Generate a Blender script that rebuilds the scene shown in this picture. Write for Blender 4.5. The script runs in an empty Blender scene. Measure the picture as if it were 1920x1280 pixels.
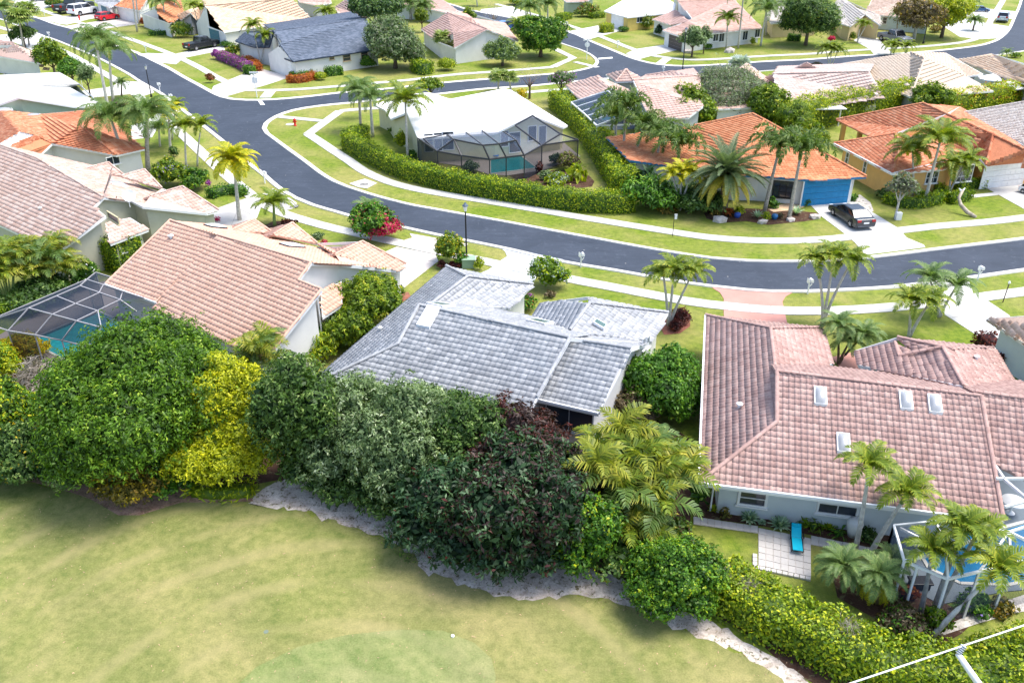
import bpy, bmesh, math, random
import numpy as np
from mathutils import Vector, Matrix
from mathutils.geometry import tessellate_polygon
random.seed(7); RNG = np.random.default_rng(7)
SC = bpy.context.scene
COL = SC.collection
# ---------------- camera, sky, sun, exposure
FPX, PITCH, CAMH = 1620.0, math.radians(28.5), 27.0
cam = bpy.data.cameras.new('camera'); camo = bpy.data.objects.new('camera', cam); COL.objects.link(camo)
cam.sensor_width = 36.0; cam.lens = 36.0 * FPX / 1920.0; cam.clip_end = 3000; cam.clip_start = 0.3
camo.location = (0, 0, CAMH); camo.rotation_euler = (math.pi / 2 - PITCH, 0, 0)
SC.camera = camo
SUN_EL, SUN_AZ = math.radians(66), math.radians(80)      # azimuth measured from +Y (away from camera) towards +X
W = bpy.data.worlds.new("World"); SC.world = W; W.use_nodes = True
nt = W.node_tree; bg = nt.nodes['Background']
sky = nt.nodes.new('ShaderNodeTexSky'); sky.sky_type = 'NISHITA'; sky.sun_disc = False
sky.sun_elevation = SUN_EL; sky.sun_rotation = SUN_AZ; sky.air_density = 1.0; sky.dust_density = 2.5; sky.ozone_density = 1.0
nt.links.new(sky.outputs[0], bg.inputs[0]); bg.inputs[1].default_value = 0.15
sl = bpy.data.lights.new('sun', 'SUN'); sl.energy = 2.0; sl.angle = math.radians(28); sl.color = (1.0, 0.965, 0.9)
so = bpy.data.objects.new('sun', sl); COL.objects.link(so)
sd = Vector((math.sin(SUN_AZ) * math.cos(SUN_EL), math.cos(SUN_AZ) * math.cos(SUN_EL), math.sin(SUN_EL)))
so.rotation_euler = sd.to_track_quat('Z', 'Y').to_euler(); so.location = (0, 60, 80)
SC.view_settings.view_transform = 'Standard'; SC.view_settings.look = 'None'
SC.view_settings.exposure = 1.26; SC.view_settings.gamma = 1.0
SC.view_settings.use_curve_mapping = False
SC.cycles.max_bounces = 5; SC.cycles.diffuse_bounces = 3; SC.cycles.transparent_max_bounces = 12
SC.cycles.transmission_bounces = 3; SC.cycles.glossy_bounces = 2

# ---------------- places: a pixel of the 1920x1280 photograph and a height give a point in metres
CT, ST = math.cos(PITCH), math.sin(PITCH)
def ray(px, py):
    u, v = (px - 960) / FPX, (py - 640) / FPX
    return np.array([u, CT - v * ST, -(ST + v * CT)])
def P(px, py, z=0.0):
    d = ray(px, py); t = (CAMH - z) / -d[2]
    return np.array([d[0] * t, d[1] * t, z])
def scale_at(p):              # pixels of the photograph per metre
    dep = p[1] * CT + (CAMH - p[2]) * ST
    return FPX / dep
def on_plane(px, py, p0, n):
    d = ray(px, py); o = np.array([0, 0, CAMH])
    return o + d * (np.dot(p0 - o, n) / np.dot(d, n))
def proj(p):
    dep = p[1] * CT + (CAMH - p[2]) * ST
    up = p[1] * ST - (CAMH - p[2]) * CT
    return 960 + FPX * p[0] / dep, 640 - FPX * up / dep

# ---------------- mesh helpers
def raw_mesh(name, verts, faces, tint=None, smooth=False, mats=None, fm=None):
    verts = np.asarray(verts, dtype=np.float32).reshape(-1, 3)
    me = bpy.data.meshes.new(name)
    if isinstance(faces, np.ndarray):
        n, k = faces.shape
        me.vertices.add(len(verts)); me.vertices.foreach_set('co', verts.ravel())
        me.loops.add(n * k); me.loops.foreach_set('vertex_index', faces.astype(np.int32).ravel())
        me.polygons.add(n); me.polygons.foreach_set('loop_start', np.arange(0, n * k, k, dtype=np.int32))
        me.polygons.foreach_set('loop_total', np.full(n, k, dtype=np.int32))
        me.update(calc_edges=True)
    else:
        me.from_pydata([tuple(map(float, v)) for v in verts], [], [tuple(int(i) for i in f) for f in faces]); me.update()
    if tint is not None:
        a = me.attributes.new('tint', 'FLOAT', 'POINT'); a.data.foreach_set('value', np.asarray(tint, dtype=np.float32))
    for m in (mats or []): me.materials.append(m)
    if fm is not None: me.polygons.foreach_set('material_index', np.asarray(fm, dtype=np.int32))
    if smooth: me.polygons.foreach_set('use_smooth', np.ones(len(me.polygons), dtype=bool))
    return me
def link(name, me, mat=None, parent=None, loc=None, rot=None, scale=None, kind=None):
    if mat is not None and me is not None and len(me.materials) == 0: me.materials.append(mat)
    o = bpy.data.objects.new(name, me); COL.objects.link(o)
    if parent is not None: o.parent = parent
    if loc is not None: o.location = [float(x) for x in loc]
    if rot is not None: o.rotation_euler = rot
    if scale is not None: o.scale = scale
    if kind: o['kind'] = kind
    return o
def tag(o, label=None, cat=None, group=None, kind=None):
    if label: o['label'] = label
    if cat: o['category'] = cat
    if group: o['group'] = group
    if kind: o['kind'] = kind
    return o
def empty(name, loc=(0, 0, 0), label=None, cat=None, group=None, rz=0.0):
    o = bpy.data.objects.new(name, None); COL.objects.link(o); o.location = [float(x) for x in loc]
    o.rotation_euler = (0, 0, rz); o.empty_display_size = .2
    return tag(o, label, cat, group)
def copy_tree(o, parent=None):
    c = o.copy(); COL.objects.link(c); c.parent = parent
    for ch in list(o.children): copy_tree(ch, c)
    return c
class MB:                                  # collects shapes into one mesh
    def __init__(s): s.v = []; s.f = []; s.t = []
    def add(s, vs, fs, tint=.5):
        b = len(s.v); s.v += [tuple(map(float, p)) for p in vs]; s.f += [tuple(b + i for i in f) for f in fs]; s.t += [tint] * len(vs); return s
    def box(s, c, d, rz=0.0, tint=.5, taper=1.0):
        x, y, z = d[0] / 2, d[1] / 2, d[2] / 2; cr, sr = math.cos(rz), math.sin(rz)
        vs = []
        for dz in (-1, 1):
            k = taper if dz > 0 else 1.0
            for dx, dy in ((-1, -1), (1, -1), (1, 1), (-1, 1)):
                a, b = dx * x * k, dy * y * k
                vs.append((c[0] + a * cr - b * sr, c[1] + a * sr + b * cr, c[2] + dz * z))
        return s.add(vs, [(0, 3, 2, 1), (4, 5, 6, 7), (0, 1, 5, 4), (1, 2, 6, 5), (2, 3, 7, 6), (3, 0, 4, 7)], tint)
    def bar(s, a, b, w, h=None, tint=.5):     # rectangular bar between two points
        a, b = np.array(a, float), np.array(b, float); h = h or w
        d = b - a; L = np.linalg.norm(d)
        if L < 1e-6: return s
        d /= L; up = np.array([0, 0, 1.0]) if abs(d[2]) < .95 else np.array([0, 1.0, 0])
        r = np.cross(d, up); r /= np.linalg.norm(r); u = np.cross(r, d)
        vs = []
        for q in (a, b):
            for i, j in ((-1, -1), (1, -1), (1, 1), (-1, 1)): vs.append(q + r * i * w / 2 + u * j * h / 2)
        return s.add(vs, [(0, 1, 2, 3), (7, 6, 5, 4), (0, 4, 5, 1), (1, 5, 6, 2), (2, 6, 7, 3), (3, 7, 4, 0)], tint)
    def tube(s, pts, rad, n=6, tint=.5, cap=True):
        pts = [np.array(p, float) for p in pts]; rad = rad if hasattr(rad, '__len__') else [rad] * len(pts)
        vs = []; fs = []
        for i, p in enumerate(pts):
            d = pts[min(i + 1, len(pts) - 1)] - pts[max(i - 1, 0)]; d = d / (np.linalg.norm(d) + 1e-9)
            up = np.array([0, 0, 1.0]) if abs(d[2]) < .9 else np.array([1.0, 0, 0])
            r = np.cross(d, up); r /= np.linalg.norm(r); u = np.cross(r, d)
            for k in range(n):
                a = 2 * math.pi * k / n; vs.append(p + (r * math.cos(a) + u * math.sin(a)) * rad[i])
        for i in range(len(pts) - 1):
            for k in range(n):
                fs.append((i * n + k, i * n + (k + 1) % n, (i + 1) * n + (k + 1) % n, (i + 1) * n + k))
        if cap: fs.append(tuple(range(n - 1, -1, -1))); fs.append(tuple((len(pts) - 1) * n + k for k in range(n)))
        return s.add(vs, fs, tint)
    def lathe(s, c, prof, n=12, tint=.5):     # prof: (radius, z)
        vs = []; fs = []
        for r, z in prof:
            for k in range(n):
                a = 2 * math.pi * k / n; vs.append((c[0] + r * math.cos(a), c[1] + r * math.sin(a), c[2] + z))
        for i in range(len(prof) - 1):
            for k in range(n): fs.append((i * n + k, i * n + (k + 1) % n, (i + 1) * n + (k + 1) % n, (i + 1) * n + k))
        fs.append(tuple(range(n - 1, -1, -1))); fs.append(tuple((len(prof) - 1) * n + k for k in range(n)))
        return s.add(vs, fs, tint)
    def poly(s, pts, tint=.5):
        return s.add(pts, [tuple(range(len(pts)))], tint)
    def mesh(s, name, smooth=False): return raw_mesh(name, s.v, s.f, s.t, smooth)
    def build(s, name, mat, parent=None, smooth=False, loc=None, kind=None, bevel=0):
        o = link(name, s.mesh(name, smooth), mat, parent, loc, kind=kind)
        if bevel:
            b = o.modifiers.new('bevel', 'BEVEL'); b.width = bevel; b.segments = 2
        return o
def smooth_line(pts, step=1.0):            # Catmull-Rom through world points
    pts = [np.array(p, float) for p in pts]; out = []
    for i in range(len(pts) - 1):
        p0 = pts[max(i - 1, 0)]; p1 = pts[i]; p2 = pts[i + 1]; p3 = pts[min(i + 2, len(pts) - 1)]
        n = max(1, int(np.linalg.norm(p2 - p1) / step))
        for k in range(n):
            t = k / n
            out.append(.5 * ((2 * p1) + (-p0 + p2) * t + (2 * p0 - 5 * p1 + 4 * p2 - p3) * t * t + (-p0 + 3 * p1 - 3 * p2 + p3) * t ** 3))
    out.append(pts[-1]); return out
def wl(pxs, z=0.0, sm=True, step=1.2):
    w = [P(x, y, z) for x, y in pxs]
    return smooth_line(w, step) if sm else w
def offset_line(pts, d):                    # positive d: to the left of travel
    out = []
    for i, p in enumerate(pts):
        t = pts[min(i + 1, len(pts) - 1)] - pts[max(i - 1, 0)]; t = t[:2] / (np.linalg.norm(t[:2]) + 1e-9)
        out.append(np.array([p[0] - t[1] * d, p[1] + t[0] * d, p[2]]))
    return out
def sheet(name, pts, mat, z, kind='structure', parent=None, thick=0.0, extra=None):
    ring = [Vector((float(p[0]), float(p[1]), z)) for p in pts]
    tris = tessellate_polygon([ring]); fs = [tuple(t) for t in tris]
    vs = [tuple(v) for v in ring]
    if thick:
        n = len(vs); vs += [(v[0], v[1], z - thick) for v in vs]
        fs += [(i, (i + 1) % n, n + (i + 1) % n, n + i) for i in range(n)]
    me = raw_mesh(name, vs, fs)
    for p in me.polygons:
        pass
    bm = bmesh.new(); bm.from_mesh(me); bmesh.ops.recalc_face_normals(bm, faces=bm.faces)
    if sum(f.normal.z * f.calc_area() for f in bm.faces) < 0: bmesh.ops.reverse_faces(bm, faces=bm.faces)
    bm.to_mesh(me); bm.free()
    return tag(link(name, me, mat, parent), kind=kind)

# ---------------- materials
MATS = {}
def nd(t, typ, **kw):
    n = t.nodes.new(typ)
    for k, v in kw.items():
        if k.startswith('i_'): n.inputs[k[2:].replace('_', ' ')].default_value = v
        else: setattr(n, k, v)
    return n
def ramp(t, fac, stops):
    r = t.nodes.new('ShaderNodeValToRGB'); e = r.color_ramp.elements
    while len(e) > 1: e.remove(e[-1])
    e[0].position = stops[0][0]; e[0].color = (*stops[0][1], 1)
    for p, c in stops[1:]:
        x = e.new(p); x.color = (*c, 1)
    t.links.new(fac, r.inputs[0]); return r.outputs[0]
def mixc(t, fac, a, b, mode='MIX'):
    m = t.nodes.new('ShaderNodeMix'); m.data_type = 'RGBA'; m.blend_type = mode
    for i, v in ((0, fac), (6, a), (7, b)):
        if hasattr(v, 'links'): t.links.new(v, m.inputs[i])
        else: m.inputs[i].default_value = v if i == 0 else (*v, 1)
    return m.outputs[2]
def pos(t, sc=(1, 1, 1)):
    g = t.nodes.new('ShaderNodeNewGeometry'); m = t.nodes.new('ShaderNodeMapping'); m.inputs['Scale'].default_value = sc
    t.links.new(g.outputs['Position'], m.inputs[0]); return m.outputs[0]
def noise(t, vec, s, det=3.0, rough=.55, dist=0.0):
    n = nd(t, 'ShaderNodeTexNoise', i_Scale=s, i_Detail=det, i_Roughness=rough, i_Distortion=dist); t.links.new(vec, n.inputs['Vector']); return n.outputs['Fac']
def attr(t, name='tint'):
    a = t.nodes.new('ShaderNodeAttribute'); a.attribute_name = name; return a.outputs['Fac']
def math_(t, op, a, b=0.0):
    m = t.nodes.new('ShaderNodeMath'); m.operation = op
    for i, v in ((0, a), (1, b)):
        if hasattr(v, 'links'): t.links.new(v, m.inputs[i])
        else: m.inputs[i].default_value = v
    return m.outputs[0]
def base(name, rough=.7, spec=.3, metal=0.0):
    m = bpy.data.materials.new(name); m.use_nodes = True; t = m.node_tree; b = t.nodes['Principled BSDF']
    b.inputs['Roughness'].default_value = rough; b.inputs['Specular IOR Level'].default_value = spec; b.inputs['Metallic'].default_value = metal
    return m, t, b
def bump(t, b, h, strength=.3, dist=.02):
    n = t.nodes.new('ShaderNodeBump'); n.inputs['Strength'].default_value = strength; n.inputs['Distance'].default_value = dist
    t.links.new(h, n.inputs['Height']); t.links.new(n.outputs[0], b.inputs['Normal'])
def plain(name, col, rough=.6, var=.12, sc=2.0, spec=.3, metal=0.0, bmp=.15, bs=25):
    if name in MATS: return MATS[name]
    m, t, b = base(name, rough, spec, metal); v = pos(t)
    n = noise(t, v, sc, 5, .6); d = tuple(max(0, c * (1 - var * 1.4)) for c in col); l = tuple(min(1, c * (1 + var)) for c in col)
    c = ramp(t, n, [(.3, d), (.7, l)]); t.links.new(c, b.inputs['Base Color'])
    if bmp: bump(t, b, noise(t, v, bs, 3), bmp, .01)
    MATS[name] = m; return m
def tile_mat(name, cols, grime=.35):
    """cols: darkest .. lightest, chosen tile by tile"""
    if name in MATS: return MATS[name]
    m, t, b = base(name, .85, .18); v = pos(t)
    n = len(cols); c = ramp(t, attr(t), [(i / (n - 1) if n > 1 else 0, cols[i]) for i in range(n)])
    g = noise(t, v, .35, 6, .65, .4); g2 = noise(t, v, 9, 4, .6)
    gm = ramp(t, g, [(.38, (0, 0, 0)), (.68, (1, 1, 1))])
    dk = mixc(t, 1.0, c, (1 - grime * .45, 1 - grime * .55, 1 - grime * .6), 'MULTIPLY'); c = mixc(t, gm, dk, c)
    g3 = noise(t, pos(t, (1, 1, .25)), 1.6, 5, .7, .3); c = mixc(t, ramp(t, g3, [(.50, (0, 0, 0)), (.72, (grime * 1.3,) * 3)]), c, mixc(t, 1.0, c, (.55, .52, .50), 'MULTIPLY'))
    c = mixc(t, .35, c, mixc(t, 1.0, c, ramp(t, g2, [(.3, (.55, .52, .5)), (.65, (1.1, 1.1, 1.1))]), 'MULTIPLY'))
    t.links.new(c, b.inputs['Base Color']); bump(t, b, g2, .2, .01)
    MATS[name] = m; return m
def leaf_mat(name, dark, light, tip=None, trans=.3, spec=.35, rough=.5):
    if name in MATS: return MATS[name]
    m, t, b = base(name, rough, spec); v = pos(t)
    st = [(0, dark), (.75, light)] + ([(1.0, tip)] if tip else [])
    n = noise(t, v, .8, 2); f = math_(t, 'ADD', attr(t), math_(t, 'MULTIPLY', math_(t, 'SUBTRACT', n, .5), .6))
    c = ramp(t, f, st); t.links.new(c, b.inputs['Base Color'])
    tr = t.nodes.new('ShaderNodeBsdfTranslucent'); t.links.new(mixc(t, 1.0, c, (1.2, 1.3, .6), 'MULTIPLY'), tr.inputs[0])
    mx = t.nodes.new('ShaderNodeMixShader'); mx.inputs[0].default_value = trans
    t.links.new(b.outputs[0], mx.inputs[1]); t.links.new(tr.outputs[0], mx.inputs[2])
    t.links.new(mx.outputs[0], t.nodes['Material Output'].inputs[0])
    MATS[name] = m; return m
def grass_mat(name, a, b_, dry, dryness=.5, sc=.25, stripes=None, green=None):
    m, t, b = base(name, .85, .15); v = pos(t)
    n1 = noise(t, v, sc, 6, .62, .5); n2 = noise(t, v, 2.2, 5, .65); n3 = noise(t, v, 14, 3, .7)
    n0 = noise(t, v, sc * .3, 3, .5, .6)
    c = ramp(t, n2, [(.32, a), (.62, b_)])
    f = ramp(t, math_(t, 'ADD', math_(t, 'MULTIPLY', n1, .55), math_(t, 'MULTIPLY', n0, .45)), [(dryness - .06, (0, 0, 0)), (dryness + .12, (1, 1, 1))])
    c = mixc(t, f, c, mixc(t, .5, ramp(t, n2, [(.35, tuple(x * .8 for x in dry)), (.65, dry)]), c))
    c = mixc(t, .5, c, mixc(t, 1.0, c, ramp(t, n3, [(.3, (.6, .62, .55)), (.7, (1.35, 1.3, 1.3))]), 'MULTIPLY'))
    if stripes:
        w = nd(t, 'ShaderNodeTexWave', i_Scale=stripes, i_Distortion=1.5, i_Detail=1.0); w.inputs['Detail Scale'].default_value = .3
        w.bands_direction = 'DIAGONAL'
        t.links.new(pos(t, (1, .9, 0)), w.inputs['Vector'])
        c = mixc(t, .30, c, mixc(t, 1.0, c, ramp(t, w.outputs['Fac'], [(.3, (.72, .80, .66)), (.7, (1.3, 1.22, 1.25))]), 'MULTIPLY'))
        w2 = nd(t, 'ShaderNodeTexWave', i_Scale=.13, i_Distortion=2.5, i_Detail=3.0); w2.wave_type = 'RINGS'; w2.rings_direction = 'Z'; w2.inputs['Detail Scale'].default_value = .6
        mp = nd(t, 'ShaderNodeMapping'); mp.inputs['Location'].default_value = (7.0, -17.0, 0); t.links.new(pos(t), mp.inputs[0]); t.links.new(mp.outputs[0], w2.inputs['Vector'])
        tn = ramp(t, math_(t, 'MULTIPLY', w2.outputs['Fac'], noise(t, v, .22, 3)), [(.36, (0, 0, 0)), (.62, (.34, .34, .34))]); c = mixc(t, tn, c, dry)
    t.links.new(c, b.inputs['Base Color']); bump(t, b, math_(t, 'ADD', n3, noise(t, v, 45, 2)), .6, .05)
    MATS[name] = m; return m
def concrete_mat(name, col, stain=.25):
    m, t, b = base(name, .8, .25); v = pos(t)
    n = noise(t, v, .5, 6, .65, .3); n2 = noise(t, v, 12, 4, .6)
    c = ramp(t, n, [(.3, tuple(x * (1 - stain) for x in col)), (.6, col)])
    c = mixc(t, .3, c, mixc(t, 1.0, c, ramp(t, n2, [(.3, (.75, .74, .72)), (.7, (1.08, 1.08, 1.08))]), 'MULTIPLY'))
    t.links.new(mixc(t, math_(t, 'MULTIPLY', attr(t), .22), c, tuple(x * .55 for x in col)), b.inputs['Base Color']); bump(t, b, n2, .15, .01)
    MATS[name] = m; return m
def asphalt_mat():
    m, t, b = base('asphalt', .75, .3); v = pos(t)
    n = noise(t, v, .18, 5, .6, 1.0); n2 = noise(t, pos(t, (.35, 1.6, 1)), 1.1, 5, .65, .6); n3 = noise(t, v, 30, 3, .7)
    c = ramp(t, n, [(.3, (.030, .040, .058)), (.7, (.045, .057, .080))])
    c = mixc(t, .4, c, mixc(t, 1.0, c, ramp(t, n2, [(.3, (.62, .64, .66)), (.7, (1.4, 1.38, 1.35))]), 'MULTIPLY'))
    c = mixc(t, .5, c, mixc(t, 1.0, c, ramp(t, n3, [(.3, (.7, .7, .7)), (.7, (1.3, 1.3, 1.3))]), 'MULTIPLY'))
    n4 = noise(t, v, .9, 4, .6, 2.0); c = mixc(t, ramp(t, n4, [(.56, (0, 0, 0)), (.75, (.45, .45, .45))]), c, (.10, .12, .155)); n5 = noise(t, v, 2.6, 3, .5); c = mixc(t, ramp(t, n5, [(.68, (0, 0, 0)), (.76, (.6, .6, .6))]), c, (.02, .025, .04))
    sp = t.nodes.new('ShaderNodeTexVoronoi'); sp.inputs['Scale'].default_value = .7; t.links.new(v, sp.inputs['Vector'])
    s = ramp(t, sp.outputs['Distance'], [(.03, (1, 1, 1)), (.05, (0, 0, 0))]); c = mixc(t, s, c, (.3, .3, .28))
    t.links.new(c, b.inputs['Base Color']); bump(t, b, n3, .3, .01); MATS['asphalt'] = m; return m
def sand_mat(name, a, b_):
    m, t, b = base(name, .9, .1); v = pos(t)
    n = noise(t, v, 1.3, 6, .7, .5); n2 = noise(t, v, 9, 5, .7); n3 = noise(t, v, 3.1, 3, .7)
    c = ramp(t, n, [(.3, a), (.6, b_)])
    c = mixc(t, .6, c, mixc(t, 1.0, c, ramp(t, n2, [(.32, (.5, .47, .45)), (.55, (1.1, 1.1, 1.12))]), 'MULTIPLY'))
    c = mixc(t, ramp(t, n3, [(.56, (0, 0, 0)), (.66, (1, 1, 1))]), c, (.15, .13, .07))
    t.links.new(c, b.inputs['Base Color']); bump(t, b, n2, .7, .04); MATS[name] = m; return m
def screen_mat(name, col, op):               # insect screen: a fine mesh that lets most of the light through
    m, t, b = base(name, .6, .2); b.inputs['Base Color'].default_value = (*col, 1)
    tr = t.nodes.new('ShaderNodeBsdfTransparent'); mx = t.nodes.new('ShaderNodeMixShader'); mx.inputs[0].default_value = op
    lw = t.nodes.new('ShaderNodeLayerWeight'); lw.inputs[0].default_value = .25
    f = math_(t, 'ADD', op, math_(t, 'MULTIPLY', lw.outputs['Facing'], .45)); t.links.new(f, mx.inputs[0])
    t.links.new(tr.outputs[0], mx.inputs[1]); t.links.new(b.outputs[0], mx.inputs[2]); t.links.new(mx.outputs[0], t.nodes['Material Output'].inputs[0])
    MATS[name] = m; return m
def glass_mat(name, col=(.02, .03, .04), rough=.08):
    if name in MATS: return MATS[name]
    m, t, b = base(name, rough, .8); b.inputs['Base Color'].default_value = (*col, 1); MATS[name] = m; return m
def water_mat(name, col):
    m, t, b = base(name, .06, .5); v = pos(t); n = noise(t, v, 3, 4, .6, .5)
    c = ramp(t, n, [(.3, tuple(x * .8 for x in col)), (.7, tuple(min(1, x * 1.15) for x in col))]); t.links.new(c, b.inputs['Base Color'])
    bump(t, b, noise(t, v, 6, 3), .25, .03); MATS[name] = m; return m

ASPHALT = asphalt_mat()
CONC = concrete_mat('sidewalk_concrete', (.60, .59, .55), .2)
CURB = concrete_mat('curb_concrete', (.70, .68, .62), .2)
DRIVE_W = concrete_mat('driveway_white', (.60, .59, .56), .22)
DRIVE_P = concrete_mat('driveway_pale_pink', (.60, .545, .50), .2)
DRIVE_G = concrete_mat('driveway_grey_blue', (.50, .53, .56), .08)
DRIVE_T = concrete_mat('driveway_taupe', (.50, .485, .465), .16)
PINKBRICK = concrete_mat('driveway_pink_paint', (.56, .275, .225), .14)
LAWN = grass_mat('lawn_grass', (.085, .15, .012), (.19, .25, .026), (.44, .36, .15), .466, .24)
GOLF = grass_mat('golf_grass', (.115, .16, .034), (.215, .235, .070), (.42, .345, .17), .468, .15, stripes=.10)
GREEN = grass_mat('putting_green_grass', (.15, .205, .062), (.235, .265, .10), (.34, .32, .16), .50, .3, stripes=.2)
SAND = sand_mat('dry_sand', (.36, .29, .235), (.68, .61, .53))
MULCH = sand_mat('brown_mulch', (.05, .026, .018), (.10, .055, .038))
PEBBLE = sand_mat('pale_pebbles', (.42, .38, .34), (.62, .58, .52))
REDMULCH = sand_mat('red_mulch', (.22, .08, .055), (.32, .13, .09))
WHITE = plain('white_paint', (.80, .80, .79), .55, .04)
ALU = plain('white_aluminium', (.78, .79, .8), .4, .03, bmp=0)
DARKALU = plain('bronze_aluminium', (.05, .05, .055), .45, .05, bmp=0)
BLACK = plain('black_metal', (.015, .015, .018), .4, .1, bmp=0)
GLASS = glass_mat('window_glass', (.03, .04, .055))
SCREEN = screen_mat('insect_screen', (.03, .035, .045), .36)
SCREEN_P = screen_mat('insect_screen_pale', (.05, .07, .11), .26)
POOL = water_mat('pool_water', (.015, .27, .30)); POOLB = water_mat('pool_water_blue', (.02, .18, .36))
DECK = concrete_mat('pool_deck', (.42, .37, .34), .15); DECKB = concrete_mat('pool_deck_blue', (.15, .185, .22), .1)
TRUNK = plain('palm_trunk_grey', (.42, .38, .33), .85, .3, 6, bmp=.6); BARK = plain('tree_bark', (.16, .12, .09), .9, .3, 5, bmp=.7)
TRUNKW = plain('palm_trunk_pale', (.55, .52, .47), .8, .22, 5, bmp=.4)
SHAFT = plain('crownshaft_green', (.22, .30, .09), .5, .2, 3); SHAFTY = plain('crownshaft_orange', (.62, .36, .04), .6, .3, 4)
# ================= the ground, the roads, the pavements =================
FAR = [(-900, -60), (900, -60), (900, 1500), (-900, 1500)]
sheet('ground', [np.array([x, y, 0]) for x, y in FAR], LAWN, 0.0)
UP_A = [(-40, 10), (20, 22), (68, 34.4), (100, 46), (131.5, 54.5), (163, 67), (208, 84), (254.6, 100), (283, 113.7), (314, 129), (343, 146), (369, 160), (400, 177)]
UP_B = [(400, 177), (413, 182.5), (433, 187), (461, 189), (509, 188), (575, 182.7), (640, 175), (700, 170), (741, 166.3), (831, 156.5), (910, 150), (1009, 142), (1066, 136.7), (1101, 130), (1119, 123.5), (1123, 117), (1117, 108), (1097, 96), (1062, 84), (1010, 66), (944, 44), (880, 26), (800, 6), (700, -18)]
LO_B = [(1180, 146), (1100, 152), (1050, 157), (991, 162.8), (910, 168), (829, 177), (740, 186), (660, 194), (597, 200.5), (553, 208), (522, 219), (503, 232), (499.5, 241), (505, 250), (520, 261), (546, 280), (580, 304.4), (606, 324), (632, 339.5), (655, 349), (690, 360.5), (732, 372.5), (780, 384), (820, 391), (868, 399.5), (960, 416), (1035, 430), (1095, 441), (1160, 453), (1247, 468.4), (1335, 481.6), (1400, 486.4), (1480, 487.5), (1560, 485.5), (1629, 480), (1742, 466), (1900, 447), (2010, 432)]
LO_A = [(2010, 491), (1900, 506), (1808, 519), (1732, 528.5), (1677, 535), (1589, 540.5), (1510, 543.5), (1444, 543.5), (1400, 541), (1326, 533), (1247, 521), (1160, 505.5), (1055, 488), (960, 466), (874, 448.5), (820, 438), (754, 423.6), (700, 413), (666, 405), (633, 395.5), (590, 383), (557, 369.5), (524, 348.5), (502, 329.5), (478, 311), (447, 288), (420, 263), (361, 217), (328, 192), (306, 175.5), (262, 150.5), (243, 138), (188, 109), (153, 94), (124, 82), (104, 74), (80, 66), (53, 55), (0, 35), (-60, 18)]
UP_C = [(640, -45), (760, -14), (847, 10), (882, 20), (970, 36), (1053, 56), (1110, 80), (1150, 96.5), (1188, 111.5), (1231, 121.5), (1286, 125), (1362, 121.5), (1428, 117), (1520, 112.5), (1598, 106.5), (1719, 99.5), (1784, 93.5), (1835, 87), (1862, 80), (1878, 72), (1894, 56), (1906, 30), (1915, 8), (1925, -30)]
LO_C = [(2080, 60), (1990, 82), (1920, 95), (1860, 104), (1784, 112), (1690, 119), (1600, 123), (1459, 131), (1410, 134.5), (1330, 140), (1250, 144), (1180, 146)]
iT = UP_B.index((1119, 123.5)); jT = LO_B.index((499.5, 241))
wA = wl(UP_A) + [P(450, 210)] + wl(LO_B[jT:]) + wl(LO_A)
sheet('road', wA, ASPHALT, .010)
wB = wl(UP_B[:iT + 1]) + [P(1150, 130), P(1180, 146)] + wl(LO_B[:jT + 1]) + [P(470, 240), P(430, 215)]
sheet('side_road', wB, ASPHALT, .014)
wC = wl(UP_C) + [P(2000, -30)] + wl(LO_C) + [P(1140, 146)] + wl(UP_B[iT - 1:])
sheet('back_road', wC, ASPHALT, .018)

def curb(name, px, side, label=None):
    """mountable concrete kerb swept along the asphalt edge"""
    ln = wl(px, 0, True, 1.5); prof = [(-.03, .022), (.12, .02), (.33, .085), (.52, .10), (.54, .0)]
    vs = []; fs = []
    offs = [offset_line(ln, side * d) for d, z in prof]
    for i in range(len(ln)):
        for k, (d, z) in enumerate(prof): q = offs[k][i]; vs.append((q[0], q[1], z))
    n = len(prof)
    for i in range(len(ln) - 1):
        for k in range(n - 1):
            q = (i * n + k, (i + 1) * n + k, (i + 1) * n + k + 1, i * n + k + 1); fs.append(q if side < 0 else q[::-1])
    return tag(link(name, raw_mesh(name, vs, fs, smooth=False), CURB), kind='structure')
curb('kerb', UP_A + UP_B[1:], 1); curb('kerb', LO_B, -1)
curb('kerb', LO_A, -1) if False else curb('kerb', LO_A, 1)
curb('kerb', UP_C, 1); curb('kerb', LO_C, 1)

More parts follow.
